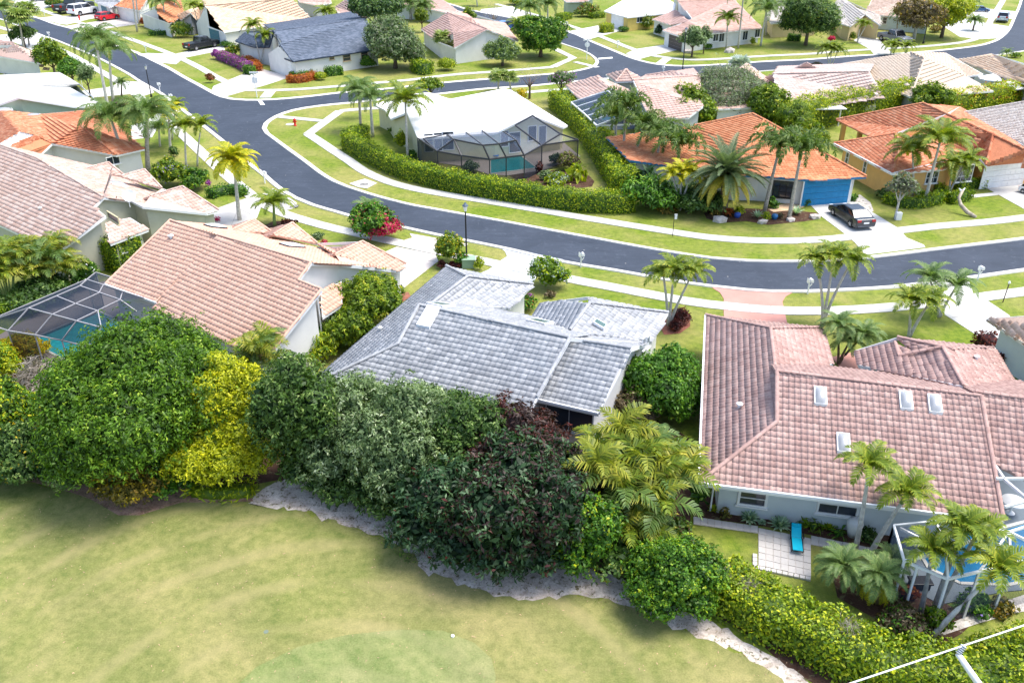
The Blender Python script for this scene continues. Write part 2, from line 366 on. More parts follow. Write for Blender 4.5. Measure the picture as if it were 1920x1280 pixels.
def sidewalk(px, width=1.25, slab=1.5, z=.055, sm=True, name='sidewalk', far=False, mat=None):
    """every slab is a piece of its own, with an open joint to the next"""
    ln = wl(px, 0, sm, .5); L = [0.0]
    for a, b in zip(ln, ln[1:]): L.append(L[-1] + float(np.linalg.norm(b - a)))
    lf = offset_line(ln, width / 2); rt = offset_line(ln, -width / 2)
    def at(s, side):
        i = min(max(np.searchsorted(L, s) - 1, 0), len(L) - 2); t = (s - L[i]) / max(1e-6, L[i + 1] - L[i]); A = lf if side else rt
        return A[i] * (1 - t) + A[i + 1] * t
    mat = mat or CONC
    base_pts = lf + rt[::-1]
    root = sheet(name, base_pts, MATS['curb_concrete'], z - .028)
    n = int(L[-1] / slab); mb = MB()
    for k in range(n):
        s0, s1 = k * slab + .012, (k + 1) * slab - .012
        if k == n - 1: s1 = L[-1]
        q = [at(s0, 0), at(s1, 0), at(s1, 1), at(s0, 1)]; dz = random.uniform(-.003, .006)
        c = sum(q) / 4; tn = random.random()
        vs = [(p[0] - c[0], p[1] - c[1], 0) for p in q] + [(p[0] - c[0], p[1] - c[1], -.05) for p in q]
        fs = [(0, 1, 2, 3), (0, 4, 5, 1), (1, 5, 6, 2), (2, 6, 7, 3), (3, 7, 4, 0)]
        if far:
            mb.add([(v[0] + c[0], v[1] + c[1], v[2] + z + dz) for v in vs], fs, tn)
        else:
            link('slab', raw_mesh('slab', vs, fs, [tn] * 8), mat, root, loc=(c[0], c[1], z + dz))
    if far: mb.build('slab_run', mat, root, kind='stuff')
    return root
S1 = [(578, 252), (600, 266), (623, 281.5), (650, 299), (680, 320), (705, 332), (735, 343.5), (780, 355), (840, 366), (920, 379), (1020, 396), (1120, 413), (1207, 427), (1295, 441), (1350, 447.5), (1404, 451), (1480, 452), (1540, 449.5), (1590, 445), (1683, 433), (1764, 424), (1852, 416.5), (1960, 404)]
sidewalk(S1)
S2 = [(404, 311), (456, 355), (485, 377), (512, 392), (539, 403.5), (579, 416), (622, 427.5), (660, 436), (705, 446), (749, 456), (815, 470.5), (902, 489), (990, 507.5), (1075, 525), (1160, 541), (1247, 558), (1300, 567), (1357, 574), (1444, 582), (1510, 583.5), (1589, 582), (1677, 576), (1760, 567), (1852, 556), (1960, 542)]
sidewalk(S2)
sidewalk([(186, 133), (219, 152), (262, 183), (300, 215), (341, 252), (383, 291), (404, 311)], far=True)
sidewalk([(-30, 42), (0, 52), (40, 64), (72, 76), (130, 102), (186, 133)], far=True)
S3 = [(-20, -12), (20, -1), (59, 12.5), (122, 35), (197, 57.5), (262, 80), (328, 105), (372, 126), (400, 142), (425, 155), (448, 168)]
sidewalk(S3, far=True)
S3b = [(448, 168), (480, 170), (553, 168.5), (651, 161), (706, 156), (773, 150), (847, 141), (922, 135.5), (979, 131), (1036, 126.5)]
sidewalk(S3b, far=True, z=.059)
sidewalk([(1036, 126.5), (1075, 109), (1044, 94), (990, 76)], sm=False, far=True, z=.063)
sidewalk([(508, 171), (497, 184)], 1.5, sm=False, far=True, z=.067, slab=1.2)
sidewalk([(1078, 117), (1120, 127)], 1.0, sm=False, far=True, z=.067, slab=1.2)
sidewalk([(578, 252), (608, 230), (638, 208.5)], sm=False, far=True, z=.051)
sidewalk([(638, 208.5), (684, 204.5), (720, 202), (830, 190), (990, 173.5), (1060, 168), (1110, 164)], far=True, z=.047)
sidewalk([(524, 219.5), (601, 227)], 1.1, sm=False, far=True, z=.059, slab=1.3)
S5 = [(930, 8), (1022, 34), (1104, 61), (1144, 76), (1183, 91.5), (1222, 104), (1250, 108.5), (1297, 112.7), (1362, 110.5), (1428, 106), (1520, 101.5), (1587, 96), (1719, 88.5), (1790, 82), (1822, 76), (1841, 66), (1852, 50), (1861, 33), (1880, 2), (1892, -20)]
sidewalk(S5, far=True)
sidewalk([(1253, 109), (1238, 120)], 1.5, sm=False, far=True, z=.067, slab=1.2)

def drive(px, mat, z=.030, name='driveway', joints=0):
    return sheet(name, [P(x, y) for x, y in px], mat, z, thick=.03)
drive([(1515, 380), (1584, 373), (1597, 376), (1640, 401), (1684, 428), (1700, 446), (1732, 459.5), (1735, 464), (1680, 471), (1622, 478), (1603, 455), (1583, 438), (1540, 406)], DRIVE_W)
drive([(1841, 348), (1930, 337), (1990, 345), (1990, 420), (1920, 392), (1871, 365)], DRIVE_W)
drive([(1800, 368), (1868, 361), (1872, 366), (1806, 373)], DRIVE_W, .034, 'front_walk')
drive([(935, 462), (1056, 487), (1040, 500), (1010, 512), (1000, 530), (970, 532), (890, 517), (916, 506), (940, 488), (951, 481), (947, 472)], DRIVE_G)
drive([(719, 474), (744, 463), (818, 478), (822, 490), (762, 536), (735, 560), (700, 545), (690, 500)], DRIVE_P)
drive([(768, 438), (878, 458), (872, 462), (840, 463), (800, 472), (741, 460), (760, 450), (773, 446)], DRIVE_P)
drive([(1335, 539.5), (1400, 546), (1486, 549), (1473, 556), (1467, 566), (1478, 615), (1500, 690), (1370, 640), (1357, 590), (1357, 560), (1350, 549)], PINKBRICK)
drive([(1560, 670), (1640, 650), (1660, 690), (1590, 710)], PINKBRICK, .031)
drive([(1742, 531), (1815, 522), (1826, 555), (1850, 563), (1893, 592), (1905, 640), (1840, 634), (1771, 590), (1762, 570)], DRIVE_W)
drive([(404, 392), (440, 379), (465, 371), (480, 374), (491, 384), (482, 409), (440, 440), (380, 430)], DRIVE_T)
drive([(492, 364), (513, 354), (535, 366), (557, 381), (548, 392), (520, 398), (490, 385), (478, 372)], DRIVE_T, .034)
drive([(400, 162), (440, 146), (483, 128), (540, 142), (535, 148), (505, 158), (470, 168), (425, 181), (404, 176), (396, 172)], DRIVE_P)
drive([(258, 103), (276, 100), (328, 102), (355, 96), (418, 86), (422, 94), (380, 102), (345, 109), (330, 121), (300, 118)], DRIVE_W)
drive([(75, 34), (100, 31), (140, 30), (175, 20), (205, 22), (210, 30), (165, 37), (125, 47), (110, 45)], DRIVE_P)
drive([(120, 50), (160, 44), (225, 34), (262, 38), (258, 46), (200, 54), (165, 66), (150, 62)], DRIVE_P, .032)
drive([(153, 171), (203, 164), (236, 153), (262, 154), (285, 166), (289, 174), (258, 184), (243, 177), (178, 183), (150, 178)], DRIVE_W)
drive([(62, 60), (105, 77), (78, 80), (92, 88), (62, 96), (22, 78), (0, 80), (0, 66)], DRIVE_W)
drive([(246, 236), (275, 226), (305, 208), (325, 200), (340, 208), (300, 232), (285, 258), (246, 262)], DRIVE_W, .032)
drive([(30, 0), (90, -2), (110, 8), (60, 24), (20, 20)], DRIVE_W)
drive([(1062, 60), (1144, 44), (1178, 48), (1165, 58), (1105, 74), (1085, 68)], DRIVE_W)
drive([(1174, 101), (1190, 93), (1242, 85), (1284, 84), (1282, 92), (1226, 104), (1200, 111), (1185, 108)], DRIVE_W)
drive([(1616, 68), (1646, 72), (1662, 90), (1672, 101), (1640, 104), (1630, 92), (1600, 76)], DRIVE_W)
drive([(1766, 48), (1790, 32), (1850, 44), (1892, 50), (1876, 72), (1840, 74), (1800, 70)], DRIVE_W)
drive([(1798, 30), (1838, 16), (1905, 22), (1900, 36), (1850, 34)], DRIVE_W, .032)
drive([(902, 18), (960, 12), (990, 28), (955, 34), (900, 24)], DRIVE_W)
drive([(815, 55), (850, 48), (915, 50), (950, 62), (930, 66)], DRIVE_W)
drive([(1180, 5), (1215, 0), (1260, 20), (1230, 30)], DRIVE_W) if False else None

# stop bars painted on the asphalt
def paint(px, z, mat=WHITE): return sheet('stop_bar', [P(x, y) for x, y in px], mat, z)
paint([(482, 187), (490, 188), (497, 197), (489, 197.5)], .020); paint([(1121, 109.5), (1148, 107.5), (1149, 110), (1123, 112)], .024)
# storm drain inlets beside the kerb
def inlet(cx, cy, r, px, label):
    e = empty('storm_drain', P(cx, cy, 0), label, 'storm drain'); o = P(cx, cy)
    sh = sheet('apron', [P(x, y) - o for x, y in px], CONC, .06, kind=None, parent=e, thick=.05)
    g = MB()
    for k in range(6): g.box(((k - 2.5) * .13, 0, .075), (.06, .6, .02))
    g.box((0, .3, .072), (.8, .05, .02)); g.box((0, -.3, .072), (.8, .05, .02)); g.build('grate', BLACK, e)
inlet(683, 346.5, 1, [(655, 345), (684, 336), (707, 344), (688, 354), (672, 352)], 'storm drain grate in a pale concrete apron north of the road bend')
inlet(552, 388, 1, [(545, 386), (553, 383), (560, 387), (551, 391)], 'storm drain grate at the mouth of the grey driveway by the road bend')
def disc(cx, cy, r, mat, z, name, label=None, cat=None, h=.03, n=18):
    o = P(cx, cy); mb = MB(); mb.lathe((0, 0, 0), [(r, 0), (r, h), (r * .9, h + .004)], n)
    ob = mb.build(name, mat, loc=(o[0], o[1], z)); return tag(ob, label, cat)
disc(543.5, 233.5, .5, CONC, .0, 'manhole_cover', 'pale round manhole cover in the grass beside the red hydrant', 'manhole cover')

# ---- the golf course in front
EDGE = [(-60, 872), (0, 893), (60, 905), (110, 915), (180, 935), (222, 962), (262, 962), (340, 938), (400, 938), (460, 945), (540, 952), (600, 965), (660, 985), (720, 1010), (770, 1035), (800, 1060), (850, 1085), (930, 1108), (1000, 1118), (1060, 1110), (1140, 1118), (1220, 1150), (1290, 1180), (1350, 1200), (1420, 1235), (1490, 1278), (1540, 1320)]
def ragged(pts, amp=.16):
    out = []
    for i, p in enumerate(pts): out.append(p + np.array([RNG.normal(0, amp * .5), RNG.normal(0, amp), 0]))
    return out
we = ragged(wl(EDGE, 0, True, .3), .16)
sheet('fairway', we + [np.array([40, 2, 0]), np.array([-50, 2, 0])], GOLF, .012)
SANDP = [(465, 945), (480, 925), (520, 905), (600, 900), (760, 935), (800, 960), (900, 1000), (1080, 1060), (1180, 1090), (1260, 1130), (1340, 1165), (1420, 1215), (1500, 1262), (1560, 1315), (1520, 1320), (1460, 1270), (1370, 1210), (1290, 1184), (1220, 1153), (1140, 1122), (1060, 1114), (1000, 1122), (925, 1112), (845, 1088), (795, 1064), (760, 1030), (700, 1002), (640, 980), (580, 962), (520, 955)]
sheet('sand_strip', ragged(wl(SANDP, 0, True, .3), .13), SAND, .016)
sheet('leaf_litter', wl([(-40, 860), (60, 880), (200, 915), (340, 905), (465, 915), (475, 940), (400, 942), (340, 942), (262, 966), (222, 966), (170, 936), (100, 914), (0, 888), (-40, 876)]), sand_mat('leaf_litter', (.16, .09, .055), (.42, .27, .19)), .020)
sheet('bed_soil', wl([(-80, 700), (200, 700), (480, 700), (800, 800), (1100, 760), (1290, 820), (1295, 940), (1300, 1010), (1360, 1110), (1500, 1190), (1640, 1230), (1800, 1270), (1920, 1240), (1960, 1330), (1560, 1300), (1420, 1200), (1250, 1110), (1000, 1040), (800, 950), (560, 900), (400, 910), (-80, 870)]), MULCH, .008)
sheet('putting_green', wl([(425, 1345), (440, 1290), (480, 1250), (560, 1212), (650, 1190), (750, 1180), (830, 1182), (890, 1205), (922, 1235), (930, 1270), (915, 1330), (700, 1400)]), GREEN, .018)
# ================= roofs and houses =================
def tile_template(w, l, hump=.07, lift=.02, n=5, lip=True):
    if n == 5: xs = [0, .14, .32, .50, .64, 1.0]; zs = [0, .7, 1, .7, 0, .05]
    else: xs = [0, .3, .6, 1.0]; zs = [0, 1, 0, .05]
    fr = [(x * w - w / 2, -l / 2 - .02, z * hump + lift) for x, z in zip(xs, zs)]
    bk = [(x * w - w / 2, l / 2 + .02, z * hump) for x, z in zip(xs, zs)]
    m = len(xs); vs = fr + bk; fs = [(i, i + 1, m + i + 1, m + i) for i in range(m - 1)]
    if lip:
        vs += [(p[0], p[1] + .005, p[2] - .035 - hump * .2) for p in fr]; fs += [(2 * m + i, 2 * m + i + 1, i + 1, i) for i in range(m - 1)]
    return np.array(vs), np.array(fs)
def plane_frame(pts):
    pts = [np.array(p, float) for p in pts]; n = np.zeros(3)
    for i in range(len(pts)):
        a, b = pts[i], pts[(i + 1) % len(pts)]; n += np.cross(a, b)
    n /= np.linalg.norm(n)
    if n[2] < 0: n = -n
    u = np.cross([0, 0, 1.0], n); u /= (np.linalg.norm(u) + 1e-9); v = np.cross(n, u)   # v climbs the slope
    if v[2] < 0: u, v = -u, -v
    return n, u, v
def in_poly(px, py, poly):
    ins = np.zeros(len(px), bool); j = len(poly) - 1
    for i in range(len(poly)):
        xi, yi = poly[i]; xj, yj = poly[j]
        c = ((yi > py) != (yj > py)) & (px < (xj - xi) * (py - yi) / (yj - yi + 1e-12) + xi); ins ^= c; j = i
    return ins
def tiles_on(face, w, l, stagger=False):
    n, u, v = plane_frame(face); o = np.array(face[0], float)
    P2 = [(float(np.dot(p - o, u)), float(np.dot(p - o, v))) for p in face]
    u0, u1 = min(p[0] for p in P2), max(p[0] for p in P2); v0, v1 = min(p[1] for p in P2), max(p[1] for p in P2)
    cu = np.arange(u0 + w / 2, u1, w); cv = np.arange(v0 + l / 2 - .03, v1 + l * .2, l)
    U, V = np.meshgrid(cu, cv); k = in_poly(U.ravel(), V.ravel() + .02, P2); U = U.ravel()[k]; V = V.ravel()[k]
    C = o + U[:, None] * u + V[:, None] * v
    R = np.stack([u, v, n], axis=1)       # columns
    ring = [Vector(p) for p in face]      # let every tile rest on the sheet below it, even where the face is slightly warped
    for t in tessellate_polygon([ring]):
        a, b, c = [np.array(face[i], float) for i in t]; d = (b[1] - c[1]) * (a[0] - c[0]) + (c[0] - b[0]) * (a[1] - c[1])
        if abs(d) < 1e-9: continue
        w1 = ((b[1] - c[1]) * (C[:, 0] - c[0]) + (c[0] - b[0]) * (C[:, 1] - c[1])) / d; w2 = ((c[1] - a[1]) * (C[:, 0] - c[0]) + (a[0] - c[0]) * (C[:, 1] - c[1])) / d; w3 = 1 - w1 - w2
        k2 = (w1 > -.02) & (w2 > -.02) & (w3 > -.02); C[k2, 2] = (w1 * a[2] + w2 * b[2] + w3 * c[2])[k2]
    return C, R
def offset_outline(pts, d):
    """move every corner of a plan outline inwards by d"""
    xy = [np.array(p[:2], float) for p in pts]; A = sum(a[0] * b[1] - b[0] * a[1] for a, b in zip(xy, xy[1:] + xy[:1])); s = 1 if A > 0 else -1
    out = []; N = len(xy)
    for i in range(N):
        a, b, c = xy[i - 1], xy[i], xy[(i + 1) % N]
        e1 = (b - a) / (np.linalg.norm(b - a) + 1e-9); e2 = (c - b) / (np.linalg.norm(c - b) + 1e-9)
        n1 = np.array([-e1[1], e1[0]]) * s; n2 = np.array([-e2[1], e2[0]]) * s
        m = n1 + n2; L = np.linalg.norm(m)
        if L < .3: q = b + n1 * d
        else:
            m /= L; q = b + m * min(d / max(.35, np.dot(m, n1)), d * 2)
        out.append(np.array([q[0], q[1], pts[i][2]]))
    return out
def resolve(V):
    R = {}
    for k, (x, y, z) in V.items():
        if isinstance(z, tuple):
            if z[0] == 'b':      # straight behind/under a known corner: same plan place, other height
                pass
            a, b, s = R[z[0]], R[z[1]], z[2]
            e = (b - a); e[2] = 0; e /= np.linalg.norm(e); left = np.array([-e[1], e[0], 0]); n = np.cross(e, left + np.array([0, 0, s])); n /= np.linalg.norm(n)
            R[k] = on_plane(x, y, a, n)
        else: R[k] = P(x, y, z)
    return R
ALL_H = {}
def house(label, V, F, outline, wall, roof_mat, cap_mat=None, tile=(.29, .33), individual=0, inset=.45, caps=(), cat='house', fascia=WHITE, untiled=(), tn=5, hump=.07, name='house', wall_drop=.16, cap_r=.11):
    R = {k: np.array(v, float) for k, v in resolve(V).items()} if V else {}
    pts = [R[k] for ol in outline for k in ol]; c = sum(pts) / len(pts); O = np.array([c[0], c[1], 0.0])
    H = empty(name, O, label, cat); H_ = {'R': R, 'O': O, 'obj': H, 'seg': []}
    # roof base
    mb = MB(); tris = []
    for f in F:
        ring = [Vector(R[k] - O) for k in f]; b = len(mb.v); mb.v += [tuple(v) for v in ring]; mb.t += [.5] * len(ring)
        for t in tessellate_polygon([ring]): mb.f.append(tuple(b + i for i in t))
        b2 = len(mb.v); mb.v += [(v[0], v[1], v[2] - .14) for v in ring]; mb.t += [.5] * len(ring)
        for t in tessellate_polygon([ring]): mb.f.append(tuple(b2 + i for i in t[::-1]))
        for i in range(len(ring)): j = (i + 1) % len(ring); mb.f.append((b + i, b + j, b2 + j, b2 + i))
    rf = mb.build('roof', roof_mat, H)
    # tiles
    if tile:
        tv, tf = tile_template(tile[0], tile[1], hump, min(.02, hump * .4), n=tn); allC = []; 
        for i, f in enumerate(F):
            if i in untiled: continue
            C, Rm = tiles_on([R[k] for k in f], *tile); allC += [(C[j], Rm) for j in range(len(C))]
        if individual:
            camp = np.array([0, 0, CAMH]); allC.sort(key=lambda q: np.linalg.norm(q[0] - camp))
            near, far = allC[:individual], allC[individual:]
            var = [raw_mesh('roof_tile', tv, tf, np.full(len(tv), (i + .5) / 8), mats=[roof_mat]) for i in range(8)]
            for C, Rm in near:
                o = link('roof_tile', random.choice(var), None, rf); M = Matrix([[*Rm[0], 0], [*Rm[1], 0], [*Rm[2], 0], [0, 0, 0, 1]])
                o.location = [float(x) for x in (C - O)]; o.rotation_euler = M.to_euler()
        else: far = allC
        if far:
            C = np.array([q[0] for q in far]) - O; Rm = np.array([q[1] for q in far])
            C = C + Rm[:, :, 2] * RNG.uniform(-.004, .010, (len(C), 1))
            vs = np.einsum('nij,kj->nki', Rm, tv) + C[:, None, :]; nv = len(tv)
            fs = (tf[None] + (np.arange(len(C)) * nv)[:, None, None]).reshape(-1, tf.shape[1])
            tn_ = np.repeat(RNG.random(len(C)), nv)
            link('tile_field', raw_mesh('tile_field', vs, fs, tn_), roof_mat, rf, kind='stuff')
    # ridge and hip caps, one barrel piece after the other
    cm = cap_mat or roof_mat
    if caps:
        cmesh = []; 
        for q in range(3):
            m2 = MB(); n = 5; r0, r1, L = cap_r, cap_r * .82, .40
            vs = [(-L / 2, math.cos(math.pi * i / n) * r0, math.sin(math.pi * i / n) * r0 * .9) for i in range(n + 1)] + [(L / 2, math.cos(math.pi * i / n) * r1, math.sin(math.pi * i / n) * r1 * .8) for i in range(n + 1)]
            m2.add(vs, [(i, i + 1, n + 2 + i, n + 1 + i) for i in range(n)] + [tuple(range(n, -1, -1))], .25 + q * .25); cmesh.append(m2)
        joined = MB(); shared = [m.mesh('ridge_tile') for m in cmesh]
        for s in shared: s.materials.append(cm)
        for a, b in caps:
            A, B = R[a], R[b]; d = B - A; L = np.linalg.norm(d); n = max(1, int(L / .36)); d = d / L
            rv = np.cross(d, [0, 0, 1.0]); rv /= np.linalg.norm(rv); up = np.cross(rv, d)
            for i in range(n):
                c0 = A + d * ((i + .5) * L / n) + up * .05 - O
                if individual:
                    M = Matrix([[d[0], -rv[0], up[0], 0], [d[1], -rv[1], up[1], 0], [d[2], -rv[2], up[2], 0], [0, 0, 0, 1]])
                    o = link('ridge_tile', random.choice(shared), None, rf); o.location = [float(x) for x in c0]; o.rotation_euler = M.to_euler()
                else:
                    m2 = cmesh[i % 3]; joined.add([c0 + d * p[0] - rv * p[1] + up * p[2] for p in m2.v], m2.f, random.random())
        if not individual: joined.build('ridge_caps', cm, rf, kind='stuff')
    # walls under the outline, fascia boards along it
    wm = MB(); fm = MB(); gm = MB()
    for ol in outline:
        op = [R[k] for k in ol]; ins = offset_outline(op, inset)
        for i in range(len(op)):
            j = (i + 1) % len(op); a, b = ins[i] - O, ins[j] - O
            H_['seg'].append((ins[i], ins[j]))
            wm.add([(a[0], a[1], 0), (b[0], b[1], 0), (b[0], b[1], b[2] - wall_drop), (a[0], a[1], a[2] - wall_drop)], [(0, 1, 2, 3)])
            A = op[i] - O; B = op[j] - O; dn = np.array([0, 0, -.10]); fm.bar(A + dn, B + dn, .04, .20)
    if wall is not None: wm.build('wall', wall, H)
    if fascia is not None: fm.build('fascia', fascia, H)
    ALL_H[label] = H_
    return H_
def wall_hit(Hs, i, px, py):
    a, b = Hs['seg'][i]; e = b - a; e[2] = 0; e = e / np.linalg.norm(e); n = np.array([-e[1], e[0], 0]); p = on_plane(px, py, a, n)
    o = np.array([0, 0, CAMH]); 
    if np.dot(n, o - a) < 0: n = -n
    return p, e, n
def window(Hs, i, px, py, w, h, name='window', frame=WHITE, glass=None, nx=2, ny=1, sill=True, fw=.07, z=None, parent=None):
    glass = glass or GLASS
    p, e, n = wall_hit(Hs, i, px, py)
    if z is not None: p = np.array([p[0], p[1], z])
    if p[2] < .05 + h / 2: p[2] = .05 + h / 2
    up = np.array([0, 0, 1.0]); O = Hs['O']; c = p - O + n * .03
    m = MB()
    for s in (-1, 1):
        m.bar(c + e * s * (w / 2) - up * h / 2, c + e * s * (w / 2) + up * h / 2, fw, .09)
        m.bar(c - e * (w / 2 + fw / 2) + up * s * h / 2, c + e * (w / 2 + fw / 2) + up * s * h / 2, .09, fw)
    for k in range(1, nx): q = c + e * (k / nx - .5) * w; m.bar(q - up * h / 2, q + up * h / 2, .04, .06)
    for k in range(1, ny): q = c + up * (k / ny - .5) * h; m.bar(q - e * w / 2, q + e * w / 2, .06, .04)
    fr = m.build(name, frame, parent or Hs['obj'])
    g = MB(); g.poly([c - e * w / 2 - up * h / 2 - n * .01, c + e * w / 2 - up * h / 2 - n * .01, c + e * w / 2 + up * h / 2 - n * .01, c - e * w / 2 + up * h / 2 - n * .01]); g.build('pane', glass, fr)
    if sill:
        s = MB(); s.bar(c - e * (w / 2 + .12) - up * (h / 2 + .06) + n * .05, c + e * (w / 2 + .12) - up * (h / 2 + .06) + n * .05, .14, .07); s.build('sill', frame, fr)
    return fr
def panel_door(Hs, i, px, py, w, h, mat, rows=4, cols=8, name='garage_door'):
    p, e, n = wall_hit(Hs, i, px, py); up = np.array([0, 0, 1.0]); c = np.array([p[0], p[1], h / 2 + .02]) - Hs['O'] + n * .04
    fr = MB(); 
    for s in (-1, 1): fr.bar(c + e * s * (w / 2 + .06) - up * h / 2, c + e * s * (w / 2 + .06) + up * (h / 2 + .1), .12, .08)
    fr.bar(c + up * (h / 2 + .06) - e * w / 2, c + up * (h / 2 + .06) + e * w / 2, .08, .12)
    d = fr.build(name, WHITE, Hs['obj'])
    for r in range(rows):
        m = MB(); hh = h / rows; q = c + up * ((r + .5) * hh - h / 2); m.bar(q - e * (w / 2 - .005), q + e * (w / 2 - .005), .05, hh - .025)
        for k in range(cols):
            qq = q + e * ((k + .5) / cols - .5) * w + n * .032; m.bar(qq - e * w / cols * .36, qq + e * w / cols * .36, .02, hh * .55)
        m.build('door_panel', mat, d)
    return d
def on_roof(Hs, f, px, py):
    pts = [Hs['R'][k] for k in f]; n, u, v = plane_frame(pts); return on_plane(px, py, pts[0], n), n, u, v
def skylight(Hs, f, px, py, w, l, mat, frame=WHITE, dome=True):
    p, n, u, v = on_roof(Hs, f, px, py); c = p - Hs['O'] + n * .07
    m = MB()
    for s in (-1, 1): m.bar(c + u * s * w / 2 - v * l / 2, c + u * s * w / 2 + v * l / 2, .07, .16); m.bar(c + v * s * l / 2 - u * (w / 2 + .035), c + v * s * l / 2 + u * (w / 2 + .035), .07, .16)
    fr = m.build('skylight', frame, Hs['obj']); g = MB(); N = 6; vs = []; fs = []
    for i in range(N + 1):
        for j in range(N + 1):
            a, b = i / N - .5, j / N - .5; hgt = (.18 if dome else .02) * max(0, (1 - (2 * a) ** 2)) ** .5 * max(0, (1 - (2 * b) ** 2)) ** .5
            vs.append(c + u * a * w + v * b * l + n * (.07 + hgt))
    for i in range(N):
        for j in range(N): k = i * (N + 1) + j; fs.append((k, k + 1, k + N + 2, k + N + 1))
    g.add(vs, fs); g.build('dome', mat, fr, smooth=True)
def roof_vent(Hs, f, px, py, r=.16, h=.3, mat=None):
    p, n, u, v = on_roof(Hs, f, px, py); m = MB(); m.lathe((0, 0, 0), [(r * .5, -.1), (r * .5, h * .6), (r, h * .6), (r, h * .8), (r * .3, h)], 10)
    m.build('roof_vent', mat or WHITE, Hs['obj'], loc=[float(x) for x in (p - Hs['O'])])

# ================= foliage =================
def leaves(points, normals, size, aspect=.5, jitter=.7, droop=0.0, fold=.15, var=.4, tint=None, sizes=None):
    """one folded four-cornered leaf at every point"""
    n = len(points); P0 = np.asarray(points); N = np.asarray(normals) + RNG.normal(0, jitter, (n, 3)) * .5; N /= np.linalg.norm(N, axis=1)[:, None] + 1e-9
    D = RNG.normal(0, 1, (n, 3)) + np.asarray(normals) * .6; D[:, 2] -= droop; D -= N * np.sum(D * N, 1)[:, None]; D /= np.linalg.norm(D, axis=1)[:, None] + 1e-9
    S = np.cross(N, D); L = size * (1 + RNG.uniform(-var, var, n)) if sizes is None else sizes; L = L[:, None]
    a = P0; tip = P0 + D * L + np.array([0, 0, -1]) * L * .15 * droop; mid = P0 + D * L * .5; w = S * L * aspect * .5
    l = mid + w + N * L * fold; r = mid - w + N * L * fold
    vs = np.stack([a, l, tip, r], 1).reshape(-1, 3); fs = np.arange(n * 4).reshape(n, 4)
    if tint is None: tint = RNG.random(n)
    return vs, fs, np.repeat(tint, 4)
def rnd_dirs(n):
    d = RNG.normal(0, 1, (n, 3)); return d / np.linalg.norm(d, axis=1)[:, None]
def ico(center, rad, sub=2, rough=.12):
    bm = bmesh.new(); bmesh.ops.create_icosphere(bm, subdivisions=sub, radius=1); v = np.array([x.co for x in bm.verts]); f = [tuple(x.index for x in y.verts) for y in bm.faces]; bm.free()
    v = v * (1 + RNG.uniform(-rough, rough, (len(v), 1))); return v * np.array(rad) + np.array(center), f
